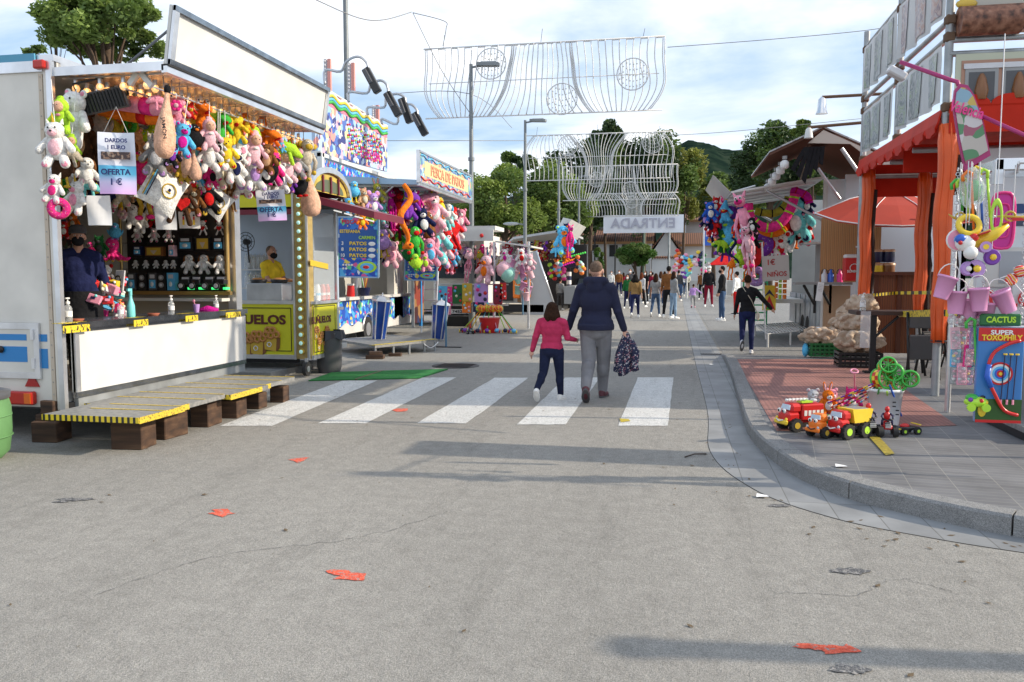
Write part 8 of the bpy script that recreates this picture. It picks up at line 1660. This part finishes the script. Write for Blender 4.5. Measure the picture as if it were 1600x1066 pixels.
# black table with diagonal leg, bottle, stacked chairs
r = thing('black_table', G(1362,583,.118), 'black steel table with a diagonal brace and sanitiser holder before the tent', 'table'); b = MB(r); e = G(1362,583,.118); zt = atY(1362,486,e.y).z; x1 = atY(1404,486,e.y).x; x0 = atY(1336,486,e.y).x
b.bx(x0,x1+.5,e.y-.1,e.y+.5,zt-.06,zt,mat('dark_wood_top',(.05,.025,.02),.5)); b.build('table_top', r); b = MB(r); b.bx(e.x-.04,e.x+.04,e.y-.04,e.y+.04,.118,zt-.06,BLACKM); b.bx(e.x-.12,e.x+.12,e.y-.08,e.y+.08,.118,.15,BLACKM); b.build('leg', r); b = MB(r); b.cyl((e.x,e.y,zt-.42),(x1,e.y,zt-.08),.02,BLACKM); b.build('brace', r)
pump_bottle((x0+.12,e.y+.05,zt), .27, label='clear sanitiser pump bottle at the end of the black table by the potato sacks')
b = MB(); b.bx(x0+.06,x0+.2,e.y-.12,e.y-.105,zt-.55,zt,mat('clear_sheet',(.8,.82,.85),.1,alpha=.35)); b.build('plastic_sleeve', None, 'clear plastic sleeve hanging from the end of the black table', 'sleeve')
for k in range(4):
 p = G(1440+k*16,592-(k % 2)*10,.118)+VX((0,.5*(k//2),0)); r = thing('folding_chair', p, f"folded black chair standing behind the front orange drape, {['leftmost','second','third','rightmost'][k]} of four", 'chair', 'folded black chairs under the tent'); r.rotation_euler = (0,0,.2*k); b = MB()
 for s in (-.2,.2): b.tube([(s,-.12,0),(s,.0,.5),(s,.08,.95)],.018,BLACKM,6)
 b.build('frame', r); b = MB(); b.rbox((0,.08,.83),(.36,.03,.22),plas('darkgrey'),.01); b.build('backrest', r); b = MB(); b.rbox((0,.03,.45),(.36,.05,.36),plas('darkgrey'),.01,rx(.2)); b.build('seat', r)
 for s in (-.17,.17): b = MB(); b.tube([(s,.16,0),(s,.02,.5)],.016,BLACKM,6); b.build('leg', r)
r = thing('serving_table', G(1445,560,.118), 'round grey topped table under the orange tent', 'table'); b = MB(); b.lathe((0,0,.74),[(.45,0),(.47,.02),(.45,.04)],plas('grey'),20); b.build('table_top', r); b = MB(); b.cyl((0,0,.03),(0,0,.74),.04,BLACKM); b.lathe((0,0,0),[(.25,0),(.1,.06)],BLACKM,12); b.build('leg', r)
# ================= white trailer behind and candy/toy stand at the right edge =================
root = thing('sweets_trailer', (7,12,0), 'white sweets trailer with blue stripes and red letters DULCE behind the hanging toys', 'trailer'); SY = 11.6
def f_(b):
 b.bx(3.8,9,SY,SY+.1,.5,3.2,mat('wall_bluewhite2',(.7,.74,.78),.5,0,.05,1)); b.bx(4.1,9,SY-.012,SY-.002,2.38,2.5,mat('stripe_navy',(.02,.06,.2),.4)); b.bx(4.1,9,SY-.012,SY-.002,2.22,2.33,mat('stripe_dark',(.05,.07,.12),.4)); b.bx(3.8,9,SY-.3,SY,1.0,1.04,ALU)
P('side_wall', f_, root, root)
P('window', lambda b: (b.bx(3.9,4.5,SY-.03,SY-.005,1.45,1.95,WHITEP), b.bx(4.05,4.45,SY-.04,SY-.03,1.5,1.9,mat('pale_shutter',(.4,.42,.45),.5))), root, root)
P('name_board', lambda b: b.bx(4.1,5.6,SY-.36,SY-.34,1.1,1.7,mat('board_white',(.65,.65,.65),.5)), root, root); text('DULCE', fr(*FC,atY(1578,468,SY-.4)+VX((-.02,0,0))), .27, plas('red'), root, .03, root=root, width=.85)
root = thing('toy_display_stand', (2.9,8.2,0), 'chrome roofed toy stand with low platform at the right edge of the picture', 'stand')
def f_(b):
 a = atY(1549,252,7.6); b.rbox((a.x+1.6,7.8,a.z-.04),(3.2,.6,.1),mat('chrome',(.7,.7,.72),.15,1),.01); b.bx(a.x-.005,a.x+.06,7.5,7.56,a.z-.2,a.z+.0,ALU); b.bx(a.x,a.x+3.2,7.52,7.54,a.z-.14,a.z-.05,STEEL)
P('canopy', f_, root, root)
TOPZ = atY(1549,252,7.6).z; TOPX = atY(1549,252,7.6).x
for k, (px, py) in enumerate(((1583,272),(1560,284),(1596,288))): P('ceiling_light', lambda b: b.lathe((TOPX+.25+.28*k,7.7+.1*k,TOPZ-.11),[(.09,0),(.09,.02)],mat('panel_light',(1,1,1),.3,emit=2.5),18), root, root)
for x, y in ((TOPX+3,7.6),(TOPX+3,9.6),(TOPX+.35,9.6)): P('post', lambda b: b.cyl((x,y,.12),(x,y,TOPZ-.1),.03,ALU), root, root)
P('display_rail', lambda b: (b.cyl(atY(1500,510,6.75),atY(1500,510,6.75)+VX((2.2,0,0)),.012,ALU), b.cyl((TOPX-.1,6.75,TOPZ-.12),(TOPX+2,6.75,TOPZ-.12),.012,ALU), b.cyl((TOPX-.1,6.75,TOPZ-.12),(TOPX+.2,7.6,TOPZ-.1),.012,ALU)), root, root)
pf = G(1560,672,.118);
P('platform', lambda b: (b.bx(pf.x-.0,pf.x+2.5,7.9,9.4,.2,.25,DECK), b.bx(pf.x+.02,pf.x+2.4,7.95,9.3,.12,.2,BLACKM)), root, root)
P('plinth', lambda b: b.bx(pf.x+.2,pf.x+2.5,8.2,9.4,.25,.95,mat('plinth_grey',(.2,.2,.2),.6)), root, root)
# pink pole with sign, floodlight
r = thing('pink_sign_pole', atY(1495,128,9.2), 'thin pink pole reaching left over the tent valance with a small floodlight at its tip', 'pole'); b = MB(r); b.tube([atY(1407,97,9.6),atY(1485,125,9.3),atY(1496,128,9.2),atY(1500,140,9.2)], .022, mat('pole_pink',(.4,.03,.15),.4), 7); b.tube([atY(1535,182,9.1),atY(1600,211,8.9),atY(1680,240,8.7)], .02, mat('pole_pink',(.4,.03,.15)), 7); b.build('pole', r)
b = MB(r); b.rbox(atY(1401,115,9.6),(.2,.14,.08),plas('silver'),.015,ry(.55)); b.build('floodlight_body', r)
r = thing('plush_picture_sign', atY(1518,200,9.1), 'tall magenta framed sign with plush picture and cut top edge hanging beside the tent', 'sign')
SGP = [(1489,163),(1492,140),(1500,131),(1512,133),(1522,148),(1535,182),(1548,243),(1508,267),(1497,215)]
V_ = [atY(x,y,9.1) for x, y in SGP]; c = sum(V_, VX())/len(V_)
P('frame', lambda b: b.prism(V_, (0,.04,0), mat('pole_pink',(.4,.03,.15))), r, r)
P('printed_picture', lambda b: b.prism([c+(v-c)*.88+VX((0,-.01,0)) for v in V_], (0,.008,0), ramp_mat('plush_photo','voronoi',7,[(0,(.1,.25,.12)),(.3,(.5,.45,.4)),(.5,(.35,.1,.15)),(.62,(.6,.55,.55)),(.75,(.25,.4,.5)),(.88,(.55,.4,.1))],.4)), r, r)
text('Valencia', fr((1,0,-.32),(.32,0,1),atY(1511,172,9.08)), .15, plas('hotpink'), r, .02, root=r, width=.33)
def hung(name, pos, label, cat, grp='toys hung at the right stand'):
 r = thing(name, pos, label, cat, grp); return r
HY = 6.75
def cordto(r, x=0, y=0, z=0, m=None):
 b = MB(); L_ = TOPZ-.12-r.location.z
 if L_ > z+.02: b.cyl((x,y,z),(x,y,L_),.004,m or CHAIN,None,4); b.build('hanging_cord', r)
# chains
for i, (px, l) in enumerate(((1487,'chain of clear beads hanging to the leftmost pink bucket'),(1535,'steel chain hanging down to the pink buckets'),(1594,'steel chain with lollipops at the right edge'))):
 a = atY(px,250,HY); e = atY(px,(500,490,520)[i],HY); b = MB(); n = int((TOPZ-.12-e.z)/.035)
 for k in range(n): b.torus((e.x,HY,e.z+.035*k),.014,.0035,CHAIN,8,4,rx(PI/2) if k % 2 else ry(PI/2))
 b.build('chain', None, l, 'chain')
# walking-stick push toys with hooks
for i, (px, py0, py1, c, l) in enumerate(((1500,288,330,'green','green'),(1509,285,338,'lime','lime'),(1518,275,370,'orange','orange'),(1532,268,375,'blue','blue and yellow'),(1543,272,340,'lime','green and red'),(1523,505,610,'green','lower long green'))):
 a = atY(px,py0,HY-.05*(i % 3)); e = atY(px+4,py1,HY-.05*(i % 3)); r = hung('toy_stick', a, f"{l} plastic stick with hooked handle hanging on the right toy stand", 'toy stick'); b = MB(r); hk = [(a.x-.055,a.y,a.z-.04),(a.x-.06,a.y,a.z),(a.x-.03,a.y,a.z+.035),(a.x,a.y,a.z+.02),(a.x,a.y,a.z-.03)]; b.tube(hk,.012,plas('yellow' if i == 3 else c),7); b.tube([(a.x,a.y,a.z-.03),tuple(e)],.009,plas('blue' if i == 3 else c),6); b.build('stick', r)
r = hung('toy_aeroplane', atY(1541,372,6.65), 'yellow toy aeroplane with purple wheels hanging on the right stand', 'toy aeroplane'); r.rotation_euler = (0,-.35,-.2); b = MB(); b.tube([(-.13,0,0),(-.08,0,.0),(.05,0,.01),(.16,0,.04)],[.035,.05,.045,.015],plas('yellow'),12); b.build('fuselage', r); b = MB(); b.rbox((-.01,0,.04),(.07,.3,.012),plas('red'),.004); b.rbox((.15,0,.06),(.04,.12,.01),plas('red'),.003); b.build('wing', r)
for s in (-1,1): b = MB(); b.cyl((-.03,s*.05,-.06),(-.03,s*.075,-.06),.04,plas('lilac'),None,14); b.cyl((-.03,s*.076,-.06),(-.03,s*.08,-.06),.02,plas('yellow'),None,10); b.build('wheel', r)
cordto(r)
for i, (px, py, c, c2, rad_, l) in enumerate(((1525,420,'lilac','yellow',.045,'lilac toy wheel with yellow hub hanging lowest above the pink buckets'),(1512,420,'lilac','white',.035,'small lilac toy wheel left of the yellow hubbed one'),(1550,402,'purple','yellow',.04,'purple toy wheel with yellow hub beside the toy aeroplane'),(1497,375,'pink','skyblue',.06,'round pink and orange toy face at the left of the hanging bunch'))):
 p = atY(px,py,6.65); r = hung('rolling_disc_toy', p, l, 'rolling toy'); b = MB(); b.cyl((0,-.02,0),(0,.03,0),rad_*1.25,plas(c),None,18); b.torus((0,0,0),rad_*1.2,.012,plas('white' if i == 3 else c),18,6,rx(PI/2)); b.build('tyre', r); b = MB(); b.ell((0,-.025,0),(rad_*.6,.02,rad_*.6),plas(c2),12,8); b.build('hub', r)
 if i != 1: cordto(r,0,.01,rad_)
r = hung('toy_helicopter_clown', atY(1508,380,6.6), 'white and blue rolling toy figure with red nose in the hanging bunch', 'rolling toy'); b = MB(); b.ell((0,0,0),(.07,.06,.06),plas('white'),14,10); b.ell((.03,-.03,-.07),(.05,.05,.05),plas('white'),12,8); b.build('body', r); b = MB(); b.ell((-.04,-.03,.03),(.04,.03,.035),plas('blue'),10,8); b.ell((-.05,-.06,0),.016,plas('red'),8,6); b.ell((.05,-.02,.04),(.035,.03,.03),plas('red'),8,6); b.build('markings', r); cordto(r)
r = hung('toy_ring', atY(1514,352,6.62), 'bright yellow toy ring above the rolling figure', 'toy ring'); b = MB(); b.torus((0,0,0),.07,.022,plas('yellow'),20,8,rx(1.2)); b.build('ring', r); cordto(r)
r = hung('toy_ring', atY(1557,340,6.62), 'lime green racket shaped toy hanging beside the magenta tray', 'toy racket'); b = MB(); b.torus((0,0,0),.035,.009,plas('lime'),20,6,rx(PI/2)); b.build('ring', r); r.scale = (1,1,3.2); cordto(r)
r = hung('clear_toy_bag', atY(1518,298,6.7), 'clear bag with green plastic toy hanging at the top of the stand', 'toy bag'); b = MB(); b.lathe((0,0,-.13),[(.03,0),(.09,.06),(.1,.15),(.05,.26),(.02,.3)],CLEAR,12); b.build('bag', r); b = MB(); b.ell((.02,0,0),(.05,.04,.08),plas('green'),8,6); b.build('toy', r); cordto(r)
r = hung('magenta_tray', atY(1566,345,7.2), 'magenta plastic sledge tray hanging upright on the right stand', 'tray'); b = MB(); pts = [( (.085+.0*mcos(t))*math.copysign(abs(mcos(t))**.5,mcos(t)), 0, .22*math.copysign(abs(msin(t))**.6,msin(t)) ) for t in [2*PI*k/24 for k in range(24)]]; b.prism(pts,(0,.02,0),plas('magenta')); b.tube([(x,-.005,z) for x, y, z in pts],.012,plas('hotpink'),6,True); b.tube([(x*.6,-.005,z*.6) for x, y, z in pts],.008,plas('hotpink'),6,True); b.build('tray', r); cordto(r,0,.01,.2)
r = hung('toy_trumpet', atY(1583,338,6.9), 'gold and red toy trumpet hanging at the right edge', 'toy trumpet'); b = MB(); b.tube([(-.12,0,0),(-.05,0,0),(.05,0,-.01),(.13,0,-.02)],[.006,.01,.012,.035],plas('gold'),10); b.torus((-.02,0,0),.035,.009,plas('gold'),16,6,rx(PI/2)); b.lathe((-.12,0,0),[(.02,-.03),(.006,.0)],plas('silver'),8,ry(PI/2)); b.build('horn', r); b = MB(); b.bx(-.01,.09,-.014,.014,-.035,-.012,plas('red')); b.build('valves', r); cordto(r)
r = hung('gold_toy_horn', atY(1500,343,6.75), 'small golden toy horn in the left of the hanging bunch', 'toy trumpet'); b = MB(); b.tube([(-.08,0,.04),(-.04,0,.01),(.05,0,.0),(.1,0,0)],[.004,.009,.01,.03],plas('gold'),8); b.torus((0,0,.02),.03,.007,plas('gold'),14,6,rx(PI/2)); b.build('horn', r); b = MB(); b.bx(-.01,.05,-.012,.012,-.02,-.008,plas('red')); b.build('valves', r); cordto(r)
LOL = ramp_mat('lollipop_swirl','wave',9,[(0,(.7,.05,.03)),(.4,(.75,.7,.65)),(.7,(.75,.3,.02))],.25,None,2,True,dist=3)
for i, (px, py, rot) in enumerate(((1580,437,-.7),(1594,424,1.2))):
 r = hung('swirl_lollipop', atY(px,py,6.7), ('lower left','upper right')[i]+' red and white swirl lollipop on the right chain', 'lollipop', 'swirl lollipops'); r.rotation_euler = (0,rot,0); b = MB(); b.lathe((0,0,0),[(.03,-.012),(.045,0),(.03,.012)],LOL,18,rx(PI/2)); b.build('candy', r); b = MB(); b.cyl((0,0,-.04),(0,0,-.14),.004,PAPER,None,5); b.build('stick', r)
for i, (px, py, t_) in enumerate(((1482,447,.3),(1496,470,.05),(1514,482,0),(1529,465,-.08),(1562,470,-.45),(1541,488,.05))):
 p = atY(px,py-15,HY-.12+.05*(i % 3)); bucket(p, .17, 'bucket_pink', ('leftmost and tilted pink toy bucket of the hanging cluster','second pink toy bucket from the left with raised handle','third and low pink toy bucket in the hanging cluster','front centre pink toy bucket under the steel chain','rightmost pink toy bucket, tilted, in the hanging cluster','lowest right pink toy bucket behind the front one')[i], 'pink buckets on the right stand', t_)
# boxed bow set
c0 = atY(1530,512,6.6); c1 = atY(1595,662,6.6); W_ = c1.x-c0.x; H_ = c0.z-c1.z
r = thing('bow_set_pack', VX(((c0.x+c1.x)/2,6.6,c1.z)), 'blue and red boxed bow and target set reading SUPER TOXOPHILY hanging on the right stand', 'boxed toy'); b = MB(); b.rbox((0,.03,H_/2),(W_,.05,H_),mat('pack_blue',(.05,.2,.5),.25),.006); b.bx(-W_/2,W_/2,-.0,.0045,H_*.86,H_,plas('red')); b.bx(-W_/2,W_/2,-.0,.0045,0,H_*.25,mat('pack_grass',(.03,.1,.02),.3)); b.bx(-W_/2,W_/2,-.001,.003,0,H_*.03,plas('red')); b.build('card', r)
b = MB()
for q, c in ((.085,'red'),(.07,'white'),(.055,'skyblue'),(.04,'blue'),(.026,'red'),(.012,'yellow')): b.cyl((-.0,.004-.002*0,H_*.52),(0,-.004-.09*(.085-q),H_*.52),q,plas(c),None,24)
b.build('target', r)
b = MB(); b.tube(smooth_path([VX((W_*.38,-.02,H_*.87)),VX((W_*.1,-.025,H_*.83)),VX((-W_*.22,-.03,H_*.72)),VX((-W_*.3,-.03,H_*.5)),VX((-W_*.12,-.03,H_*.3)),VX((W_*.1,-.025,H_*.14)),VX((W_*.4,-.02,H_*.09))],4),.013,plas('red'),8); b.tube([(-W_*.28,-.033,H_*.62),(-W_*.32,-.035,H_*.5),(-W_*.22,-.033,H_*.38)],.02,plas('blue'),8); b.build('toy_bow', r)
b = MB();
for k in range(3): x = W_*(.02+.13*k); b.cyl((x,-.015,H_*.2),(x+W_*.05,-.015,H_*.72),.004,plas('navy')); b.cyl((x+W_*.05,-.02,H_*.72),(x+W_*.05,-.02,H_*.735),.014,plas('yellow')); b.cyl((x,-.02,H_*.2),(x,-.02,H_*.25),.008,plas('pink'))
b.build('toy_arrows', r); b = MB(); b.ell((-W_*.36,-.002,H_*.24),(.018,.006,.022),SKIN); b.ell((-W_*.36,-.004,H_*.27),(.019,.006,.012),plas('black')); b.ell((-W_*.36,-.002,H_*.13),(.03,.006,.05),plas('yellow')); b.build('printed_child', r)
text('SUPER', fr(*FC,(0,-.004,H_*.95)), .045, plas('white'), r, .03, width=W_*.5); text('TOXOPHILY', fr(*FC,(0,-.004,H_*.895)), .055, plas('yellow'), r, .04, width=W_*.88)
r = thing('header_pack', atY(1563,500,6.65), 'green and black packet header above the boxed bow set', 'toy packet'); b = MB(); b.rbox((0,0,0),(.28,.02,.09),plas('darkgreen'),.01); b.build('card', r); text('CACTUS', fr(*FC,(0,-.014,0)), .06, plas('lime'), r, .03, width=.2)
# bagged small toys left of the bow set
bc = ['lightpink','pink','silver','lilac','skyblue','lightpink','hotpink','turquoise','grey','pink','lilac','silver']
for i in range(12):
 px = 1493+(i % 4)*10; py = 528+(i//4)*28; p = atY(px,py,6.75+.03*(i % 3)); r = thing('toy_blister', p, f"{cw(bc[i])} toy blister pack left of the bow set, {['top','middle','bottom'][i//4]} row, {['first','second','third','fourth'][i % 4]} one", 'toy packet', 'blister packs on the right stand'); r.rotation_euler = (0,RU(-.1,.1),RU(-.4,.4))
 b = MB(); b.bx(-.035,.035,0,.006,-.085,.08,plas(bc[i])); b.build('card', r); b = MB(); b.rbox((0,-.012,-.01),(.058,.024,.13),CLEAR,.006); b.build('blister', r); b = MB()
 for k in range(6): b.ell((.018*msin(k*2.1+i),-.014,-.06+.02*k),(.014,.008,.011),plas(colz[(i*2+k*3) % 12] if k % 2 else 'pink'),7,5)
 b.build('toys', r)
for i, (px, c) in enumerate(((1502,'red'),(1516,'orange'),(1531,'hotpink'),(1489,'lightpink'))):
 p = atY(px,500,6.7); r = thing('sweet_bag', p, f"small bag of {cw(c)} sweets on the rail, {['second','third','rightmost','leftmost'][i]} in its row", 'sweet bag', 'sweet bags on the rail'); b = MB(); b.ell((0,0,0),(.04,.03,.04),CLEAR,10,8)
 for k in range(10): b.ell((.025*msin(k*2),-.015*mcos(k),.02*mcos(k*1.3)),.012,plas(c if k % 2 else 'white'),6,5)
 b.build('bag', r)
r = thing('green_rolling_toy', atY(1525,628,6.6), 'lime green and red rolling toy at the foot of the long green stick', 'rolling toy'); b = MB(); b.ell((0,0,0),(.085,.06,.04),plas('lime'),12,8); b.ell((-.03,0,.03),(.045,.045,.03),plas('green'),10,8); b.build('body', r); b = MB(); b.ell((-.05,-.04,.02),.018,plas('purple'),8,6); b.ell((.02,-.05,.015),.016,plas('red'),8,6); b.ell((.06,-.03,.0),.014,plas('yellow'),8,6); b.build('markings', r)
for s in (-.05,.05): b = MB(); b.cyl((s,-.05,-.035),(s,-.07,-.035),.03,plas('lime'),None,12); b.build('wheel', r)
r = thing('pink_knob_toy', atY(1556,607,6.68), 'bright pink heart ended toy handle beside the boxed bow set', 'toy'); b = MB(); b.heart((0,0,0),.06,.02,plas('hotpink')); b.cyl((0,.01,.02),(0,.01,.3),.006,plas('hotpink')); b.build('handle', r)
# ================= toys on the pavement =================
PZ = .1225
def pt(px, py): return G(px, py, PZ)
def stick(p0, p1, cs, label, name='push_stick'):
 r = thing(name, p0, label, 'push toy', 'striped sticks of the toy trucks'); b = MB(r); n = 12
 for k in range(n): b.cyl(p0.lerp(p1,k/n), p0.lerp(p1,(k+1)/n), .009, plas(cs[k % len(cs)]), None, 7)
 b.build('stick', r); return r
bp_ = pt(1381,662); r = thing('white_bucket', bp_, 'white plastic bucket holding the green rattle toys on the red paving', 'bucket'); b = MB(); b.lathe((0,0,0),[(.135,0),(.165,.33),(.175,.33),(.175,.36),(.16,.36),(.13,.02)],mat('bucket_white',(.78,.8,.8),.4,0,.05,4),24); b.build('pail', r); b = MB()
for k, (x, z) in enumerate(((.05,.2),(.05,.24),(.08,.16),(.08,.12))): b.box((x,-.162,z),(.03,.004,.012),plas('black'))
b.build('printed_marks', r)
def drum(p, rad_, R3, label, c='green'):
 r = thing('rattle_wheel', p, label, 'push toy', 'green rattle wheels over the white bucket'); r.rotation_euler = R3.to_euler(); b = MB()
 for s in (-1,1):
  b.torus((0,0,s*.05),rad_,.012,plas(c),22,6)
  for k in range(8): b.cyl((0,0,s*.05),(rad_*mcos(k*PI/4),rad_*msin(k*PI/4),s*.05),.005,plas(c),None,5)
 b.build('wheel', r); b = MB(); n = 14
 for k in range(n):
  a = 2*PI*k/n
  for z, c2 in ((-.025,'yellow'),(.02,'red')): b.box((rad_*.93*mcos(a),rad_*.93*msin(a),z),(.012,.045,.04),plas(c2 if k % 2 else ('red' if c2 == 'yellow' else 'yellow')),Matrix.Rotation(a,3,'Z'))
 b.torus((0,0,-.04),rad_*.93,.006,plas('yellow'),20,5); b.torus((0,0,.035),rad_*.93,.006,plas('red'),20,5); b.build('drum', r)
for (px, py, rd, R3, l) in ((1386,572,.075,rx(1.2),'green rattle wheel at the top of the cluster'),(1378,592,.095,rx(1.35)@ry(.6),'largest red and yellow rattle wheel at the left'),(1397,582,.08,rx(1.5)@ry(-.3),'rattle wheel in the middle of the cluster'),(1402,600,.07,rx(1.3)@ry(.3),'low rattle wheel in the middle of the cluster'),(1421,592,.075,rx(1.45)@ry(-.1),'bright green open rattle wheel at the right')): drum(atY(px,py,bp_.y-.05), rd, R3, l)
for (a, e, c, l) in (((1374,606),(1365,655),'green','left green'),((1386,612),(1388,655),'lime','middle lime'),((1390,602),(1408,662),'blue','right blue')):
 A_ = atY(*a, bp_.y-.25); E_ = pt(*e); E_.z = .2; stick(A_, E_, [c], f"{l} plain stick leaning on the white bucket")
r = stick(atY(1335,582,bp_.y+.2), pt(1336,640)+VX((0,0,.03)), ['pink'], 'pink stick with loop handle standing behind the toy trucks'); b = MB(r); b.torus(atY(1335,580,bp_.y+.2),.035,.009,plas('pink'),16,6,rx(.5)); b.build('loop_handle', r)
cs = [['red','yellow','blue'],['navy','white','red'],['orange','purple','green'],['skyblue','red','white'],['purple','yellow','red']]
for i, (a, e) in enumerate((((1366,603),(1288,648)),((1367,606),(1297,652)),((1368,609),(1318,650)),((1370,612),(1327,655)),((1364,600),(1280,650)))):
 stick(atY(*a, bp_.y-.1), pt(*e)+VX((0,0,.1)), cs[i], f"striped {cs[i][0]} and {cs[i][1]} stick slanting from the toy trucks to the bucket, number {i+1}")
def wheels(r, xs_, ys_, rad_, w_, hub):
 for x in xs_:
  for y in ys_:
   b = MB(); s = 1 if y > 0 else -1; b.cyl((x,y-w_/2,rad_),(x,y+w_/2,rad_),rad_,RUBBER,None,20)
   for k in range(12): a = k*PI/6; b.box((x+rad_*mcos(a),y,rad_+rad_*msin(a)),(.012,w_*.95,.012),RUBBER,ry(-a))
   b.build('tyre', r); b = MB(); b.cyl((x,y+s*w_*.5,rad_),(x,y+s*w_*.56,rad_),rad_*.5,plas(hub),None,14); b.build('hub', r)
def truckface(b, x, z, c2):
 for s in (-1,1): b.ell((x,s*.035,z+.05),(.012,.026,.022),EYW,10,7); b.ell((x-.01,s*.032,z+.048),(.006,.011,.013),EYE,8,6)
 b.tube([(x-.02,-.05,z-.03),(x-.03,0,z-.045),(x-.02,.05,z-.03)],.007,plas(c2),6)
def toytruck(p, yaw, k, body, bed, hub, label, kind):
 r = thing('toy_truck', p, label, 'toy truck', 'toy vehicles on the paving', yaw); r.scale = (k,k,k)     # nose towards -X
 b = MB(); b.rbox((-.11,0,.13),(.15,.17,.11),plas(body),.03); b.rbox((-.08,0,.21),(.12,.16,.09),plas(body),.025); b.rbox((-.02,0,.09),(.36,.12,.04),plas('darkgrey') if kind == 'dump' else plas(body),.01); b.build('cab', r)
 b = MB(); b.rbox((-.195,0,.085),(.03,.19,.045),plas('yellow' if kind == 'fire' else 'red' if kind == 'dump' else body),.01); b.build('bumper', r)
 b = MB(); b.prism([(-.146,-.065,.2),(-.146,.065,.2),(-.135,.055,.245),(-.135,-.055,.245)],(-.008,0,0),mat('toy_glass',(.5,.6,.7),.1)); truckface(b,-.19,.14,'white' if kind != 'car' else 'black')
 for s in (-1,1): b.ell((-.19,s*.07,.115),(.01,.017,.017),plas('yellow' if kind == 'fire' else 'silver'),8,6)
 b.build('face', r)
 b = MB()
 if kind == 'dump': b.prism([(.0,-.09,.14),(.2,-.09,.14),(.24,-.09,.26),(-.03,-.09,.27)],(0,.18,0),plas(bed)); b.bx(.02,.19,-.075,.075,.262,.268,plas('grey'))
 elif kind == 'fire':
  b.rbox((.1,0,.17),(.24,.16,.15),plas(bed),.01)
  for q in range(5): b.bx(.0+.045*q,.03+.045*q,-.083,-.081,.14,.19,plas('white'));
 else: b.ell((.08,0,.16),(.13,.085,.07),plas(bed),14,9)
 b.build('bed', r)
 if kind == 'fire':
  b = MB(); b.rbox((-.03,0,.285),(.24,.03,.02),plas('white'),.006)
  for q in range(6): b.bx(-.13+.04*q,-.125+.04*q,-.03,.03,.28,.295,plas('white'))
  b.bx(.0,.12,-.04,.04,.255,.27,plas('lime')); b.build('ladder', r); b = MB(); b.rbox((.16,0,.27),(.05,.06,.03),plas('silver'),.01); b.build('siren', r)
 wheels(r, (-.1,.13), (-.095,.095), .06 if kind != 'dump' else .07, .05, hub); return r
toytruck(pt(1250,674)+VX((0,.1,0)), .5, 1.02, 'red', 'red', 'gold', 'red toy fire engine with white ladder and yellow bumper, leftmost on the paving', 'fire')
toytruck(pt(1285,682)+VX((.02,.03,0)), .72, .84, 'orange', 'green', 'gold', 'orange and green toy car with a smiling face between the two red trucks', 'car')
toytruck(pt(1312,682)+VX((.06,.0,0)), .66, .98, 'red', 'yellow', 'lime', 'red toy dump truck with yellow bed and big black tyres', 'dump')
quad(pt(1356,680), .95, 'black toy quad bike with rider, left of the pair before the bucket', 'toy vehicles on the paving', 'black', True, .15); quad(pt(1385,680), .85, 'red toy quad bike with rider, right of the pair before the bucket', 'toy vehicles on the paving', 'red', True, -.1)
r = thing('toy_racer', pt(1416,677), 'low black and yellow toy racing car at the right of the toy row', 'toy car', 'toy vehicles on the paving', .4); b = MB(); b.rbox((0,0,.05),(.2,.09,.03),plas('black'),.01); b.ell((-.02,0,.07),(.05,.03,.025),plas('red'),10,7); b.build('body', r); b = MB(); b.rbox((.1,0,.085),(.02,.13,.01),plas('yellow'),.003); b.rbox((-.11,0,.05),(.03,.12,.01),plas('yellow'),.003); b.build('spoiler', r)
wheels(r, (-.07,.07), (-.065,.065), .03, .03, 'lime')
for i, (px, py, c, l) in enumerate(((1302,622,'orange','orange eared soft toy behind the toy trucks'),(1278,636,'silver','pale grey toy behind the fire engine ladder'),(1308,640,'pink','pink ride-on toy behind the dump truck'),(1340,648,'hotpink','bright pink toy behind the dump truck bed'))):
 p = pt(px,660-i)+VX((0,.35,0)); p.z = PZ+.16; o = plush(p, .3, ('bunny','pig','pig','cat')[i], c, 'white', 'lightpink', yaw=.2, label=l); del o['_k']; o['group'] = 'toys behind the toy trucks'
